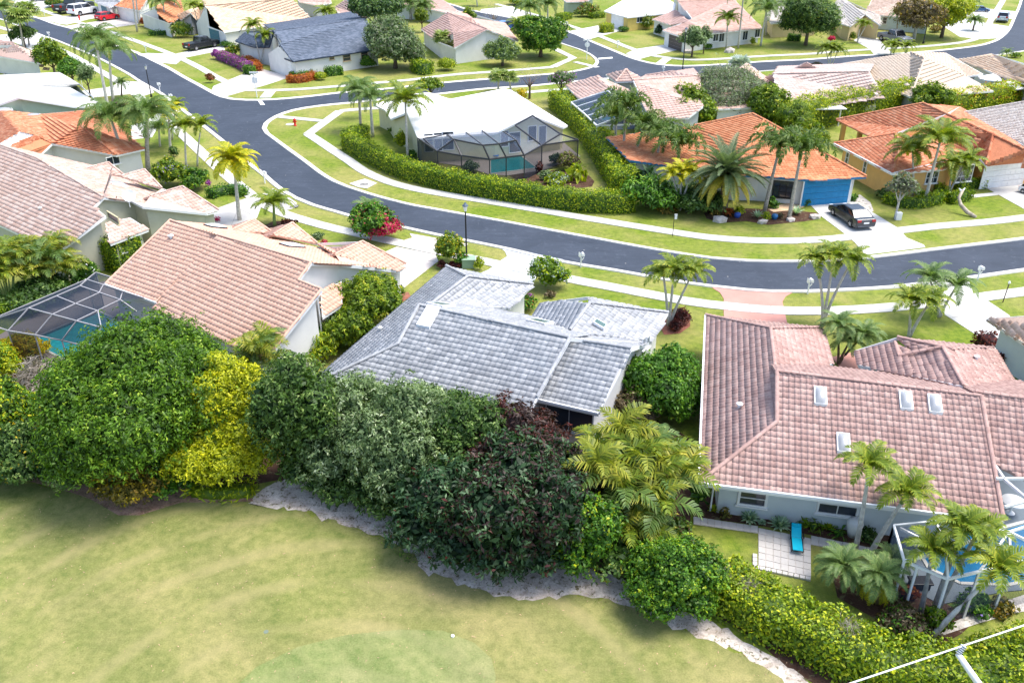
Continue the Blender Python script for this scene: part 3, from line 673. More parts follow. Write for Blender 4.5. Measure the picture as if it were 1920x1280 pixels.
def crown_mesh(name, lobes, mat, leaf=.18, dens=60, aspect=.5, droop=.3, jitter=.7, spray=.18, core=.60, bottom=-.6, clump=1, jit2=.0, tipmat=None, tipfrac=0, tipsize=None):
    """lobes: (x, y, z, rx, ry, rz); leaves in a shell round the lobes, sprigs in clumps, a closed heart inside, coloured dark to stand for shade"""
    allv, allf, allt, fm = [], [], [], []; base_ = 0
    Ls = [(np.array(l[:3], float), np.array(l[3:], float)) for l in lobes]
    for i, (c, r) in enumerate(Ls):
        area = 4 * math.pi * ((r[0] * r[1]) ** 1.6 / 3 + (r[0] * r[2]) ** 1.6 / 3 + (r[1] * r[2]) ** 1.6 / 3) ** (1 / 1.6)
        n = int(area * dens / clump); d = rnd_dirs(n); d = d[d[:, 2] > bottom]
        # uneven surface: bumps made of a few sine waves
        k = 1 + .08 * np.sin(d[:, 0] * 7 + i) * np.sin(d[:, 2] * 6 + i) + .09 * np.sin(d[:, 1] * 9 + 2 * i) + .06 * np.sin(d[:, 2] * 13 + i) + .05 * np.sin(d[:, 0] * 19 + d[:, 1] * 15)
        rad = k * (1 + RNG.normal(-.02, spray * .35, len(d)) - np.abs(RNG.normal(0, spray * .35, len(d))) + (RNG.random(len(d)) < .10) * RNG.uniform(0, spray * .9, len(d)))
        p = c + d * r * rad[:, None]; nn = d / r; nn /= np.linalg.norm(nn, axis=1)[:, None]
        keep = np.ones(len(p), bool)
        for j, (c2, r2) in enumerate(Ls):
            if j != i: keep &= (np.linalg.norm((p - c2) / r2, axis=1) > .86)
        p, nn = p[keep], nn[keep]; ct = RNG.random(len(p))
        if clump > 1:
            m3 = clump * 3; keep2 = RNG.random(len(p)) < .40; p, nn, ct = p[keep2], nn[keep2], ct[keep2]      # tufts of leaves with gaps between them
            p = np.repeat(p, m3, 0); nn = np.repeat(nn, m3, 0); ct = np.repeat(ct, m3); od = rnd_dirs(len(p)); od[np.sum(od * nn, 1) < -.2] *= -1
            p = p + od * leaf * RNG.uniform(.15, .95, (len(p), 1)) + nn * leaf * .25; nn = nn * .5 + od * .8; nn[:, 2] += .35; nn /= np.linalg.norm(nn, axis=1)[:, None]
            ct = np.clip(ct * .7 + RNG.random(len(ct)) * .4 - .05, 0, 1)
        if len(p) == 0: continue
        v, f, t = leaves(p, nn, leaf, aspect, jitter, droop, tint=ct)
        allv.append(v); allf.append(f + base_); allt.append(t); base_ += len(v)
        m_ = np.zeros(len(f), int)
        if tipmat is not None: m_ = (RNG.random(len(f)) < tipfrac).astype(int)
        fm.append(m_)
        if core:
            n2 = int(min(area * dens * .45, 16000)); d2 = rnd_dirs(n2); d2 = d2[d2[:, 2] > bottom]; r2_ = RNG.uniform(.66, .9, (len(d2), 1)); p2 = c + d2 * r * r2_      # inner leaves seen through the gaps, in darker tones that paint shade
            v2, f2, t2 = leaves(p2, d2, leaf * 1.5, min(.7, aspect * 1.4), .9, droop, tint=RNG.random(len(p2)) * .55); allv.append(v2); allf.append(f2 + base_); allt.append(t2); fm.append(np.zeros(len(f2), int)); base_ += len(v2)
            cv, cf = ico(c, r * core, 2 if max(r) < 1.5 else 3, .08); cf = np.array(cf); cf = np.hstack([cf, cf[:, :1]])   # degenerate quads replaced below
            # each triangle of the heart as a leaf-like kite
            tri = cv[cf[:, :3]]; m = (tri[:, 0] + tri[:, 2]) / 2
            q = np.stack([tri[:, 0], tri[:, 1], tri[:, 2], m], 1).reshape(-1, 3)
            allv.append(q); allf.append(np.arange(len(q)).reshape(-1, 4) + base_); allt.append(np.full(len(q), .0)); fm.append(np.zeros(len(q) // 4, int)); base_ += len(q)  # darkest leaf tone on the heart: the deep shade in the gaps is painted
    return raw_mesh(name, np.concatenate(allv), np.concatenate(allf), np.concatenate(allt), mats=[mat] + ([tipmat] if tipmat else []), fm=np.concatenate(fm))
def rand_lobes(r, rz, n, seed=0, flat=1.0, spread=.62):
    rs = np.random.default_rng(seed); out = [(0, 0, 0, r * .70, r * .70, rz * .74)]
    for i in range(n):
        a = 2 * math.pi * (i + rs.uniform(-.3, .3)) / n; e = rs.uniform(-.35, .75); k = rs.uniform(.30, .52)
        out.append((math.cos(a) * r * spread * math.cos(e), math.sin(a) * r * spread * math.cos(e), rz * .55 * math.sin(e * 1.3), r * k, r * k, rz * k * 1.05))
    out.append((0, 0, rz * .5, r * .45, r * .45, rz * .5)); return out
def crown_place(cx, cy, rx, ry, zc=None):
    """a round crown seen centred at a pixel with pixel radii rx, ry"""
    z = zc if zc is not None else 1.0
    for _ in range(8):
        p = P(cx, cy, z); s = scale_at(p); r = rx / s; d = np.array([p[0], p[1], p[2] - CAMH]); th = math.asin(-d[2] / np.linalg.norm(d))
        a = (ry / s) ** 2 - (r * math.sin(th)) ** 2; rz = math.sqrt(max(a, (r * .3) ** 2)) / math.cos(th)
        if zc is None: z = rz * .92
    return P(cx, cy, z), r, rz
CROWNS = {}
def tree(label, cx, cy, rx, ry, zc, mat, leaf=.2, dens=45, nl=7, aspect=.5, name='tree', cat='tree', group=None, trunk=True, share=None, bark=None, seed=None, **kw):
    p, r, rz = crown_place(cx, cy, rx, ry, zc); e = empty(name, (p[0], p[1], 0), label, cat, group); seed = seed or int(cx * 7 + cy)
    r *= 1.12; rz *= 1.12
    if share is not None and share in CROWNS:
        me, R0, Z0 = CROWNS[share]; link('crown', me, None, e, (0, 0, p[2]), rot=(0, 0, random.uniform(0, 6.28)), scale=(r / R0, r / R0, rz / Z0))
    else:
        lob = rand_lobes(r, rz, nl, seed) if nl else [(0, 0, 0, r, r, rz)]
        me = crown_mesh('crown', lob, mat, leaf, dens, aspect, **kw); link('crown', me, None, e, (0, 0, p[2]))
        if share is not None: CROWNS[share] = (me, r, rz)
    if trunk:
        m = MB(); h = p[2] - rz * .2; tr = max(.06, min(.28, r * .07))
        m.tube([(0, 0, 0), (.05, .03, h * .5), (0, 0, h)], [tr * 1.3, tr, tr * .8], 7)
        for k in range(4):
            a = k * 1.57 + .4; m.tube([(0, 0, h * .55), (math.cos(a) * r * .3, math.sin(a) * r * .3, h * .8), (math.cos(a) * r * .6, math.sin(a) * r * .6, p[2])], [tr * .6, tr * .4, tr * .15], 5)
        m.build('trunk', bark or BARK, e, smooth=True)
    return e
def bush(label, cx, cy, rx, ry, mat, leaf=.11, dens=90, name='shrub', cat='shrub', group=None, nl=4, share=None, **kw):
    kw.setdefault('bottom', -.3)
    p, r, rz = crown_place(cx, cy, rx, ry, None)
    if nl: r *= 1.12; rz *= 1.12
    if share is not None and share in CROWNS:
        me, R0, Z0 = CROWNS[share]; o = link(name, me, None, None, p, rot=(0, 0, random.uniform(0, 6.28)), scale=(r / R0, r / R0, rz / Z0))
    else:
        lob = rand_lobes(r, rz, nl, int(cx + cy)) if nl else [(0, 0, 0, r, r, rz)]
        me = crown_mesh(name, lob, mat, leaf, dens, **kw); o = link(name, me, None, None, p)
        if share is not None: CROWNS[share] = (me, r, rz)
    return tag(o, label, cat, group)
def hedge(label, line, h, w, mat, leaf=.10, dens=170, name='hedge', cat='hedge', group=None, z0=0.0, rough=.07, aspect=.55, world=False, tipmat=None, tipfrac=0, wav=.1, sparse=1.0, jit=1.0):
    ln = line if world else wl(line, 0, True, .5)
    if len(ln) < 2: return
    L = [0.0]
    for a, b in zip(ln, ln[1:]): L.append(L[-1] + float(np.linalg.norm(b - a)))
    L = np.array(L); A = np.array(ln); tot = L[-1]
    def at(s): return np.stack([np.interp(s, L, A[:, i]) for i in range(2)], 1)
    T = np.gradient(A[:, :2], axis=0); T /= np.linalg.norm(T, axis=1)[:, None] + 1e-9
    def tan(s): q = np.stack([np.interp(s, L, T[:, i]) for i in range(2)], 1); return q / (np.linalg.norm(q, axis=1)[:, None] + 1e-9)
    peri = 2 * h + w; n = int(tot * peri * dens); s = RNG.uniform(-.1, tot + .1, n); q = RNG.uniform(0, peri, n)
    hh = h * (1 + wav * np.sin(s * 1.7) * .5 + wav * .5 * np.sin(s * 4.1 + 1)); ww = w * (1 + wav * .5 * np.sin(s * 2.3 + 2))
    left = q < h; top = (q >= h) & (q < h + w); right = q >= h + w
    x = np.where(left, -ww / 2, np.where(right, ww / 2, (q - h) / w * ww - ww / 2)); z = np.where(left, q / h * hh, np.where(right, (peri - q) / h * hh, hh))
    nx = np.where(left, -1.0, np.where(right, 1.0, 0.0)); nz = np.where(top, 1.0, .25)
    edge = np.clip((z / hh - .85) / .15, 0, 1) * (~top); x = x * (1 - .06 * edge)
    off = RNG.normal(-.02, rough, n); c = at(s); t = tan(s); side = np.stack([-t[:, 1], t[:, 0]], 1)
    pp = np.zeros((n, 3)); pp[:, :2] = c + side * (x + nx * off)[:, None]; pp[:, 2] = z0 + z + nz * off * top
    nn = np.zeros((n, 3)); nn[:, :2] = side * nx[:, None]; nn[:, 2] = nz
    ne = int(h * w * dens * 2)                      # the two ends
    for s_, sg in ((0.0, -1), (tot, 1)):
        a_ = np.full(ne, s_); c2 = at(a_); t2 = tan(a_); sd2 = np.stack([-t2[:, 1], t2[:, 0]], 1)
        p2 = np.zeros((ne, 3)); p2[:, :2] = c2 + sd2 * RNG.uniform(-w / 2, w / 2, ne)[:, None] + t2 * (sg * (.02 + np.abs(RNG.normal(0, rough, ne))))[:, None]; p2[:, 2] = z0 + RNG.uniform(0, h, ne)
        n2 = np.zeros((ne, 3)); n2[:, :2] = t2 * sg; n2[:, 2] = .2; pp = np.concatenate([pp, p2]); nn = np.concatenate([nn, n2])
    o = np.array([ln[0][0], ln[0][1], 0.0])
    v, f, t = leaves(pp - o, nn, leaf, aspect, jit, .2)
    m = MB(); k = .72                                # solid filler heart in nearly the darkest leaf tone
    cl = ln[::2] + [ln[-1]]; lf = offset_line(cl, w / 2 * k); rt = offset_line(cl, -w / 2 * k)
    vs = []; 
    for a, b in zip(lf, rt): vs += [(a[0], a[1], z0), (a[0], a[1], z0 + h * .88), (b[0], b[1], z0 + h * .88), (b[0], b[1], z0)]
    fs = []
    for i in range(len(cl) - 1):
        for j in range(3): fs.append((i * 4 + j, (i + 1) * 4 + j, (i + 1) * 4 + j + 1, i * 4 + j + 1))
    fs.append((0, 1, 2, 3)); e_ = (len(cl) - 1) * 4; fs.append((e_ + 3, e_ + 2, e_ + 1, e_))
    cv = np.array(vs) - o; allv = np.concatenate([v, cv]); allf = np.concatenate([f, np.array(fs) + len(v)]); allt = np.concatenate([t, np.full(len(cv), .05)])
    fm = (RNG.random(len(allf)) < tipfrac).astype(int) if tipmat else np.zeros(len(allf), int); fm[-len(fs):] = 0
    me = raw_mesh(name, allv, allf, allt, mats=[mat] + ([tipmat] if tipmat else []), fm=fm)
    return tag(link(name, me, None, None, o), label, cat, group)

# ---- palms
def frond_mesh(L=2.4, arch=.9, droop=1.2, nl=22, ll=.55, lw=.05, stalk=.12, vee=.6, mats=None, twist=.0, plume=0, seedv=0, tip=.35, curl=1.0, stem=.025):
    """feather leaf along +X: a curved midrib with leaflets on both sides"""
    rs = np.random.default_rng(seedv); N = 10; ang = arch; pt = np.array([0., 0., 0.]); mid = [pt.copy()]; tg = []
    for i in range(N):
        t = (i + .5) / N; a = arch - (arch + droop) * t ** 1.25; d = np.array([math.cos(a), 0, math.sin(a)]); tg.append(d); pt = pt + d * L / N; mid.append(pt.copy())
    tg.append(tg[-1]); mid = np.array(mid); tg = np.array(tg)
    m = MB(); m.tube([tuple(p) for p in mid], [stem * (1 - .85 * i / N) for i in range(N + 1)], 4, .35, cap=False); nb = len(m.f)
    v = list(m.v); f = list(m.f); ti = [.9] * len(v)
    for s in (-1, 1):
        for k in range(nl):
            t = stalk + (1 - stalk) * (k + rs.uniform(-.3, .3) + .5) / nl; t = min(max(t, .05), .995); x = t * N; i = min(int(x), N - 1); fr = x - i
            p = mid[i] * (1 - fr) + mid[i + 1] * fr; d = tg[i]; up = np.cross([0, -1, 0], d); up = up if up[2] > 0 or abs(d[0]) < .3 else -up
            ln = ll * (math.sin(math.pi * min(1, (.12 + t * .88)) ** .9) * .75 + .3) * rs.uniform(.85, 1.1); sweep = .25 + .75 * t
            a = vee if not plume else rs.uniform(-1.2, 1.2)
            od = np.array([0, s, 0]) * math.cos(a) + up * math.sin(a) + d * sweep; od /= np.linalg.norm(od); od2 = od + np.array([0, 0, -.55 * curl]); od2 /= np.linalg.norm(od2)
            q1 = p + od * ln * .5; q2 = q1 + od2 * ln * .5; w = d * lw / 2
            b = len(v); v += [tuple(p - w * .7), tuple(p + w * .7), tuple(q1 + w), tuple(q1 - w), tuple(q2)]; f += [(b, b + 1, b + 2, b + 3), (b + 3, b + 2, b + 4)]
            tt = rs.uniform(.2, .8); ti += [tt, tt, tt, tt, min(1, tt + tip)]
    return raw_mesh('frond', v, f, ti, mats=mats)
def fan_mesh(L=1.0, stalk=.9, n=18, mats=None, droop=.5, seedv=0, arch=.5):
    rs = np.random.default_rng(seedv); m = MB(); a0 = arch
    end = np.array([math.cos(a0) * stalk, 0, math.sin(a0) * stalk]); m.tube([(0, 0, 0), tuple(end)], [.02, .012], 4, .6, cap=False); v = list(m.v); f = list(m.f); ti = [.6] * len(v)
    for k in range(n):
        a = (k / (n - 1) - .5) * 4.6; d = np.array([math.cos(a), math.sin(a), math.cos(a) * .3 - .1]); d /= np.linalg.norm(d)
        s = np.array([-math.sin(a), math.cos(a), 0]); l = L * rs.uniform(.85, 1.05) * (.75 + .25 * math.cos(a / 2)); q1 = end + d * l * .6; q2 = q1 + (d + np.array([0, 0, -droop * rs.uniform(.6, 1.5)])) * l * .42
        w = s * L * .10; b = len(v); v += [tuple(end), tuple(q1 - w), tuple(q2), tuple(q1 + w)]; f.append((b, b + 1, b + 2, b + 3)); t = rs.uniform(.2, .8); ti += [t, t, min(1, t + .3), t]
    return raw_mesh('frond', v, f, ti, mats=mats)
LEAF = {}
def lm(name):
    D = {'palm': ((.04, .095, .008), (.21, .28, .018), (.56, .52, .05)), 'palm_dark': ((.03, .075, .014), (.12, .20, .03), (.32, .36, .07)), 'palm_blue': ((.05, .11, .035), (.17, .26, .07), (.34, .40, .14)),
         'palm_yellow': ((.14, .20, .01), (.50, .48, .012), (.80, .56, .01)), 'areca': ((.045, .085, .008), (.27, .30, .025), (.68, .58, .09)), 'queen': ((.04, .10, .02), (.15, .235, .05), (.34, .40, .14)),
         'fan': ((.08, .15, .025), (.26, .34, .07), (.55, .54, .20)), 'date': ((.05, .10, .04), (.16, .22, .10), (.35, .38, .2)), 'dateyellow': ((.20, .24, .03), (.55, .45, .05), (.62, .46, .10)),
         'ficus': ((.015, .050, .005), (.125, .26, .012), (.36, .50, .04)), 'yellowgreen': ((.20, .27, .01), (.55, .56, .012), (.74, .68, .02)), 'olive': ((.035, .08, .02), (.24, .34, .14), (.58, .66, .42)),
         'dark': ((.014, .048, .008), (.12, .22, .04), (.40, .50, .15)), 'darkred': ((.014, .008, .008), (.065, .032, .026), (.20, .085, .075)), 'mango': ((.04, .09, .008), (.22, .33, .014), (.60, .56, .03)),
         'hedge': ((.035, .09, .004), (.22, .35, .008), (.54, .58, .015)), 'hedgelime': ((.10, .17, .006), (.42, .49, .010), (.68, .66, .02)), 'hedgenear': ((.06, .12, .006), (.29, .38, .010), (.58, .58, .02)), 'green': ((.02, .07, .008), (.11, .27, .015), (.34, .50, .04)),
         'red': ((.10, .015, .01), (.35, .07, .02), (.55, .16, .03)), 'purple': ((.20, .03, .22), (.48, .10, .50), (.65, .25, .62)), 'magenta': ((.35, .01, .06), (.62, .02, .10), (.75, .06, .25)),
         'maroon': ((.03, .008, .008), (.12, .022, .018), (.22, .05, .03)), 'grey': ((.09, .10, .07), (.24, .25, .18), (.42, .40, .32)), 'twig': ((.20, .17, .14), (.38, .33, .29), (.5, .45, .4)),
         'silver': ((.22, .28, .27), (.42, .50, .48), (.6, .66, .62)), 'yellow': ((.45, .33, .01), (.70, .50, .01), (.8, .62, .05)), 'agave': ((.16, .28, .18), (.46, .60, .42), (.66, .76, .56)),
         'croton': ((.06, .07, .01), (.30, .22, .03), (.62, .36, .06)), 'orange': ((.25, .05, .01), (.55, .16, .02), (.62, .30, .04)), 'brownleaf': ((.08, .06, .03), (.22, .17, .09), (.34, .28, .16)), 'teal': ((.008, .028, .008), (.055, .125, .045), (.24, .36, .19)),
         'bluepurple': ((.12, .08, .3), (.25, .18, .55), (.4, .3, .7))}
    if name not in LEAF: LEAF[name] = leaf_mat('leaf_' + name, *D[name])
    return LEAF[name]
FR = {}
def fronds(kind):
    if kind in FR: return FR[kind]
    def mk(n, **k): return [frond_mesh(seedv=i, arch=k.get('arch', .9) + .0, **{a: b for a, b in k.items() if a not in ('arch',)}) for i in range(n)]
    K = {
        'areca': [frond_mesh(2.6, 1.05, 1.05, 17, .95, .13, .16, .35, [lm('areca')], curl=1.8, seedv=i) for i in range(3)],
        'small': [frond_mesh(1.95, .80, 1.05, 22, .55, .10, .10, .35, [lm('palm')], seedv=i) for i in range(3)],
        'smallyellow': [frond_mesh(2.3, .85, .9, 24, .62, .13, .10, .3, [lm('palm_yellow')], seedv=i) for i in range(3)],
        'foxtail': [frond_mesh(2.6, .95, 1.5, 46, .50, .08, .08, 0, [lm('palm_dark')], plume=1, seedv=i) for i in range(3)],
        'queen': [frond_mesh(3.2, .8, 1.35, 38, .80, .075, .10, .2, [lm('queen')], plume=0, curl=2.2, seedv=i) for i in range(3)],
        'coconut': [frond_mesh(3.1, .80, .95, 34, .85, .10, .12, .15, [lm('palm')], curl=1.4, seedv=i) for i in range(3)],
        'date': [frond_mesh(3.5, .55, .45, 46, .50, .07, .08, .45, [lm('date')], curl=.2, seedv=i, stem=.05) for i in range(3)],
        'datelow': [frond_mesh(3.3, .35, .7, 46, .50, .08, .08, .35, [lm('dateyellow')], curl=.3, seedv=i, stem=.05) for i in range(2)],
        'pygmy': [frond_mesh(1.9, .75, 1.1, 32, .46, .06, .08, .35, [lm('palm_blue')], curl=.8, seedv=i) for i in range(3)],
        'pygmyyellow': [frond_mesh(1.9, .3, 1.4, 26, .36, .05, .08, .3, [lm('palm_yellow')], curl=.8, seedv=i) for i in range(2)],
        'fan': [fan_mesh(.8, .8, 14, [lm('fan')], .6, i) for i in range(3)],
        'fanyellow': [fan_mesh(1.0, .9, 14, [lm('palm_yellow')], .9, i) for i in range(2)],
        'silver': [fan_mesh(1.0, .9, 16, [lm('silver')], .2, i) for i in range(2)],
    }
    K['areca'] += [frond_mesh(2.4, 1.05, 1.1, 16, .9, .12, .14, .3, [lm('palm')], curl=1.8, seedv=i + 7) for i in range(2)] + [frond_mesh(2.4, .9, 1.3, 16, .9, .12, .14, .3, [lm('queen')], curl=1.8, seedv=i + 9) for i in range(2)]
    D = {'areca': K['areca'], 'small': K['small'], 'foxtail': K['foxtail'], 'queen': K['queen'], 'coconut': K['coconut'], 'date': K['date'], 'datelow': K['datelow'],
         'pygmy': K['pygmy'], 'pygmyyellow': K['pygmyyellow'], 'fan': K['fan'], 'fanyellow': K['fanyellow'], 'silver': K['silver'], 'smallyellow': K['smallyellow']}
    FR.update(D); return FR[kind]
def put_fronds(e, kind, top, n, scale=1.0, lo=-.6, hi=1.2, low=None, nlow=0, seed=1, z=0.0):
    if kind in ('small', 'coconut', 'queen', 'smallyellow', 'pygmy'): n = int(n * 1.3)
    if kind in ('small', 'coconut', 'queen'): scale *= 1.12
    rs = random.Random(seed); ms = fronds(kind)
    for k in range(n):
        az = k * 2.39996 + rs.uniform(-.2, .2); el = hi - (hi - lo) * ((k + .5) / n) ** .8; el += rs.uniform(-.08, .08)
        o = link('frond', rs.choice(ms), None, e); s = scale * rs.uniform(.9, 1.08); o.location = (top[0], top[1], top[2] + z); o.rotation_euler = (rs.uniform(-.15, .15), -el * .62, az); o.scale = (s, s, s)
    if low:
        ms2 = fronds(low)
        for k in range(nlow):
            az = k * 6.283 / nlow + rs.uniform(-.2, .2); o = link('frond', rs.choice(ms2), None, e); s = scale * rs.uniform(.85, 1.0); o.location = (top[0], top[1], top[2] + z - .1); o.rotation_euler = (0, .45 + rs.uniform(-.1, .2), az); o.scale = (s, s, s)
def palm(label, bx, by, tops, kind='small', n=13, size=1.0, tr=.09, mat=None, shaft=None, shaftlen=.8, group=None, low=None, nlow=0, lo=-.6, hi=1.25, cat='palm tree', name='palm_tree', bend=.25, bulge=0, h=None, skirt=0):
    """tops: pixel places of the crown centres; one stem each, from a shared foot"""
    b = P(bx, by); e = empty(name, b, label, cat, group); mat = mat or TRUNKW
    for j, tp in enumerate(tops):
        d = ray(tp[0], tp[1]); t = (b[1] + (tp[2] if len(tp) > 2 else 0)) / d[1]; top = np.array([0, 0, CAMH]) + d * t; q = top - b; q[2] = max(q[2], .5)
        f0 = np.array([q[0] * .06, .05 * j, 0]); m = MB(); pts = []; rr = []
        for i in range(7):
            u = i / 6; pts.append((f0[0] + (q[0] - f0[0]) * (u ** (1 + bend)), q[1] * u + f0[1] * (1 - u), q[2] * u)); rr.append(tr * (1.35 - .6 * u + bulge * math.sin(u * 3.14)))
        m.tube(pts, rr, 8); m.build('trunk', mat, e, smooth=True)
        if shaft is not None:
            s = MB(); a = np.array(pts[-1]); dirv = a - np.array(pts[-2]); dirv /= np.linalg.norm(dirv); s.tube([a - dirv * .1, a + dirv * shaftlen * .5, a + dirv * shaftlen], [tr * 1.0, tr * 1.15, tr * .5], 8); s.build('crownshaft', shaft, e, smooth=True); tpz = a + dirv * shaftlen * .75
        else: tpz = np.array(pts[-1])
        put_fronds(e, kind, tpz, n, size, lo, hi, low, nlow, seed=int(bx + by + j))
    return e
def clump(label, cx, cy, rx, ry, kind='areca', stems=8, n=8, size=1.0, group=None, z=1.6, cat='palm clump', name='palm_clump', hi=1.5, lo=.1, zs=1.0):
    """a many-stemmed palm: stems fan out of one foot"""
    b = P(cx, cy, z); b[2] = 0; e = empty(name, b, label, cat, group); s = scale_at(P(cx, cy, z)); rs = random.Random(int(cx))
    m = MB()
    for k in range(stems):
        a = k * 2.4; r = (k + .5) / stems; x, y = math.cos(a) * r ** .6 * rx / s * .62, math.sin(a) * r ** .6 * ry / s * .8; h = z * rs.uniform(.8, 1.6) * zs
        m.tube([(x * .3, y * .3, 0), (x, y, h)], [.05, .04], 5); put_fronds(e, kind, (x, y, h), n, size * rs.uniform(.85, 1.1), lo, hi, seed=int(cx + k))
    m.build('stems', SHAFT, e); return e
# ================= houses, one after the other =================
_res0 = resolve
def resolve(V):
    R = {}
    for k, v in V.items():
        if v[0] == 'off': b = R[v[1]]; a = math.radians(v[2]); R[k] = b + np.array([math.cos(a) * v[3], math.sin(a) * v[3], v[4]]); continue
        if v[0] == 'ext': a, b = R[v[1]], R[v[2]]; t = (v[3] - a[2]) / (b[2] - a[2]); R[k] = a + (b - a) * t; continue
        if v[0] == 'mid': R[k] = R[v[1]] * (1 - v[3]) + R[v[2]] * v[3]; continue
        x, y, z = v
        if isinstance(z, tuple):
            a, b, s = R[z[0]], R[z[1]], z[2]; e = (b - a).copy(); e[2] = 0; e /= np.linalg.norm(e); left = np.array([-e[1], e[0], 0])
            n = np.cross(e, left + np.array([0, 0, s])); n /= np.linalg.norm(n); R[k] = on_plane(x, y, a, n)
        else: R[k] = P(x, y, z)
    return R
S = .417
T_PINK = tile_mat('tile_dusty_pink', [(.41, .265, .235), (.46, .305, .27), (.51, .345, .305), (.57, .40, .35)], .22)
T_GREY = tile_mat('tile_grey_blend', [(.31, .325, .345), (.36, .375, .395), (.42, .435, .45), (.48, .49, .505)], .14)
T_SALMON = tile_mat('tile_salmon', [(.64, .395, .295), (.68, .43, .325), (.73, .475, .365)], .12)
T_BEIGE = tile_mat('tile_beige_brown', [(.50, .35, .29), (.60, .44, .37), (.68, .53, .46)], .2)
T_ORANGE = tile_mat('tile_orange', [(.56, .20, .095), (.64, .26, .125), (.72, .34, .18)], .22)
T_ORANGE2 = tile_mat('tile_orange_red', [(.52, .17, .09), (.64, .25, .13), (.72, .36, .22)], .35)
T_CREAM = tile_mat('tile_cream', [(.58, .47, .36), (.61, .50, .39), (.65, .54, .43)], .12)
T_TAN = tile_mat('tile_tan', [(.62, .43, .29), (.70, .51, .36), (.76, .59, .43)], .1)
T_ROSE = tile_mat('tile_pale_rose', [(.58, .39, .32), (.63, .44, .37), (.69, .51, .44)], .15)
T_ROSE2 = tile_mat('tile_white_rose', [(.58, .42, .36), (.64, .50, .45), (.70, .59, .54)], .25)
T_BROWN = tile_mat('tile_dull_brown', [(.52, .33, .27), (.60, .40, .34), (.67, .47, .40)], .15)
T_DARK = tile_mat('tile_slate_blue', [(.085, .11, .15), (.12, .15, .20), (.16, .19, .25)], .1)
T_WHITE = tile_mat('roof_white', [(.76, .76, .74), (.80, .80, .79), (.84, .84, .83)], .05)
T_GTAN = tile_mat('tile_grey_tan', [(.46, .40, .35), (.58, .53, .47), (.68, .64, .59)], .15)
T_BTAN = tile_mat('tile_brown_tan', [(.50, .36, .28), (.60, .45, .36), (.68, .54, .45)], .15)
W_WHITE = plain('stucco_white', (.72, .715, .69), .85, .07, .5); W_BLUE = plain('stucco_pale_blue', (.60, .65, .66), .85, .07, .5)
W_CREAM = plain('stucco_sage_cream', (.50, .49, .385), .85, .06, 1.5); W_YELLOW = plain('stucco_yellow', (.70, .52, .16), .85, .06, 1.5)
W_ORANGE = plain('stucco_orange', (.70, .42, .15), .85, .06, 1.5); W_PALEY = plain('stucco_pale_yellow', (.64, .60, .40), .85, .05, 1.5)
W_GREEN = plain('stucco_sage_green', (.36, .43, .33), .85, .05, 1.5); W_TAN = plain('stucco_tan', (.62, .50, .27), .85, .05, 1.5); W_GREY = plain('stucco_grey', (.42, .44, .46), .85, .05, 1.5)
G_BLUE = plain('garage_blue', (.015, .22, .46), .5, .05); G_TEAL = plain('garage_teal', (.05, .17, .24), .5, .05); G_BROWN = plain('garage_brown', (.085, .07, .068), .5, .05)
DOMEM = glass_mat('skylight_grey', (.34, .35, .36), .15); DOMEG = glass_mat('skylight_green', (.07, .13, .11), .15); DOMEW = glass_mat('skylight_white', (.75, .78, .8), .3)
NAVY = plain('navy_trim', (.025, .04, .075), .5, .05)

# -- the grey roofed house in the middle
V = {'E0': (619.4, 685, 2.6), 'A': (837, 499, 2.6), 'E1': ('off', 'E0', 248.1, 2.77, 0), 'C': (999.4, 532.6, 2.6), 'D': (955.9, 576, 2.6), 'B': (876.7, 518.8, ('A', 'E1', S)), 'K': (746, 645.4, ('A', 'E1', S)), 'J': (806, 572, ('A', 'E1', S)),
     'E2a': ('off', 'E1', -22.6, 12, 0), 'R1': (785.6, 572.2, ('E1', 'E2a', S)), 'R2': (1068.7, 633.6, ('E1', 'E2a', S)), 'X1': (1007.3, 744.4, ('E1', 'E2a', S)), 'E2': ('ext', 'R2', 'X1', 2.6),
     'N1': ('off', 'R1', 67.4, 6.0, -2.5), 'N2': ('off', 'R2', 67.4, 6.0, -2.5),
     'Q4': (1004, 747, 3.1), 'Q3': (1122, 774, 3.1), 'Q1': (1069, 635, ('Q4', 'Q3', S)), 'Q2': (1183.5, 653.4, ('Q4', 'Q3', S)), 'Q5': ('off', 'Q2', 67.4, 4.2, -1.75), 'Q6': ('off', 'Q1', 67.4, 4.2, -1.75),
     'a1': (1013.3, 568, 2.6), 'a2': (999.4, 590, 2.6), 'b1': (1106.3, 568.2, ('a1', 'a2', S)), 'b2': (1068.7, 619, ('a1', 'a2', S)), 'b3': (1252.8, 586, 2.6), 'b4': (1222, 638, 2.6),
     'a0': (1046, 563, ('a1', 'a2', S)), 'd1': (1102, 556.4, 3.75), 'd2': (1153.8, 574, 3.95), 'd3': (1147, 588, 3.9), 'd0': (1075, 560, 3.3),
     'c1': (1063, 558.4, 3.9), 'c2': (1083, 572, 3.75), 'c0': (1052, 573, 3.75)}
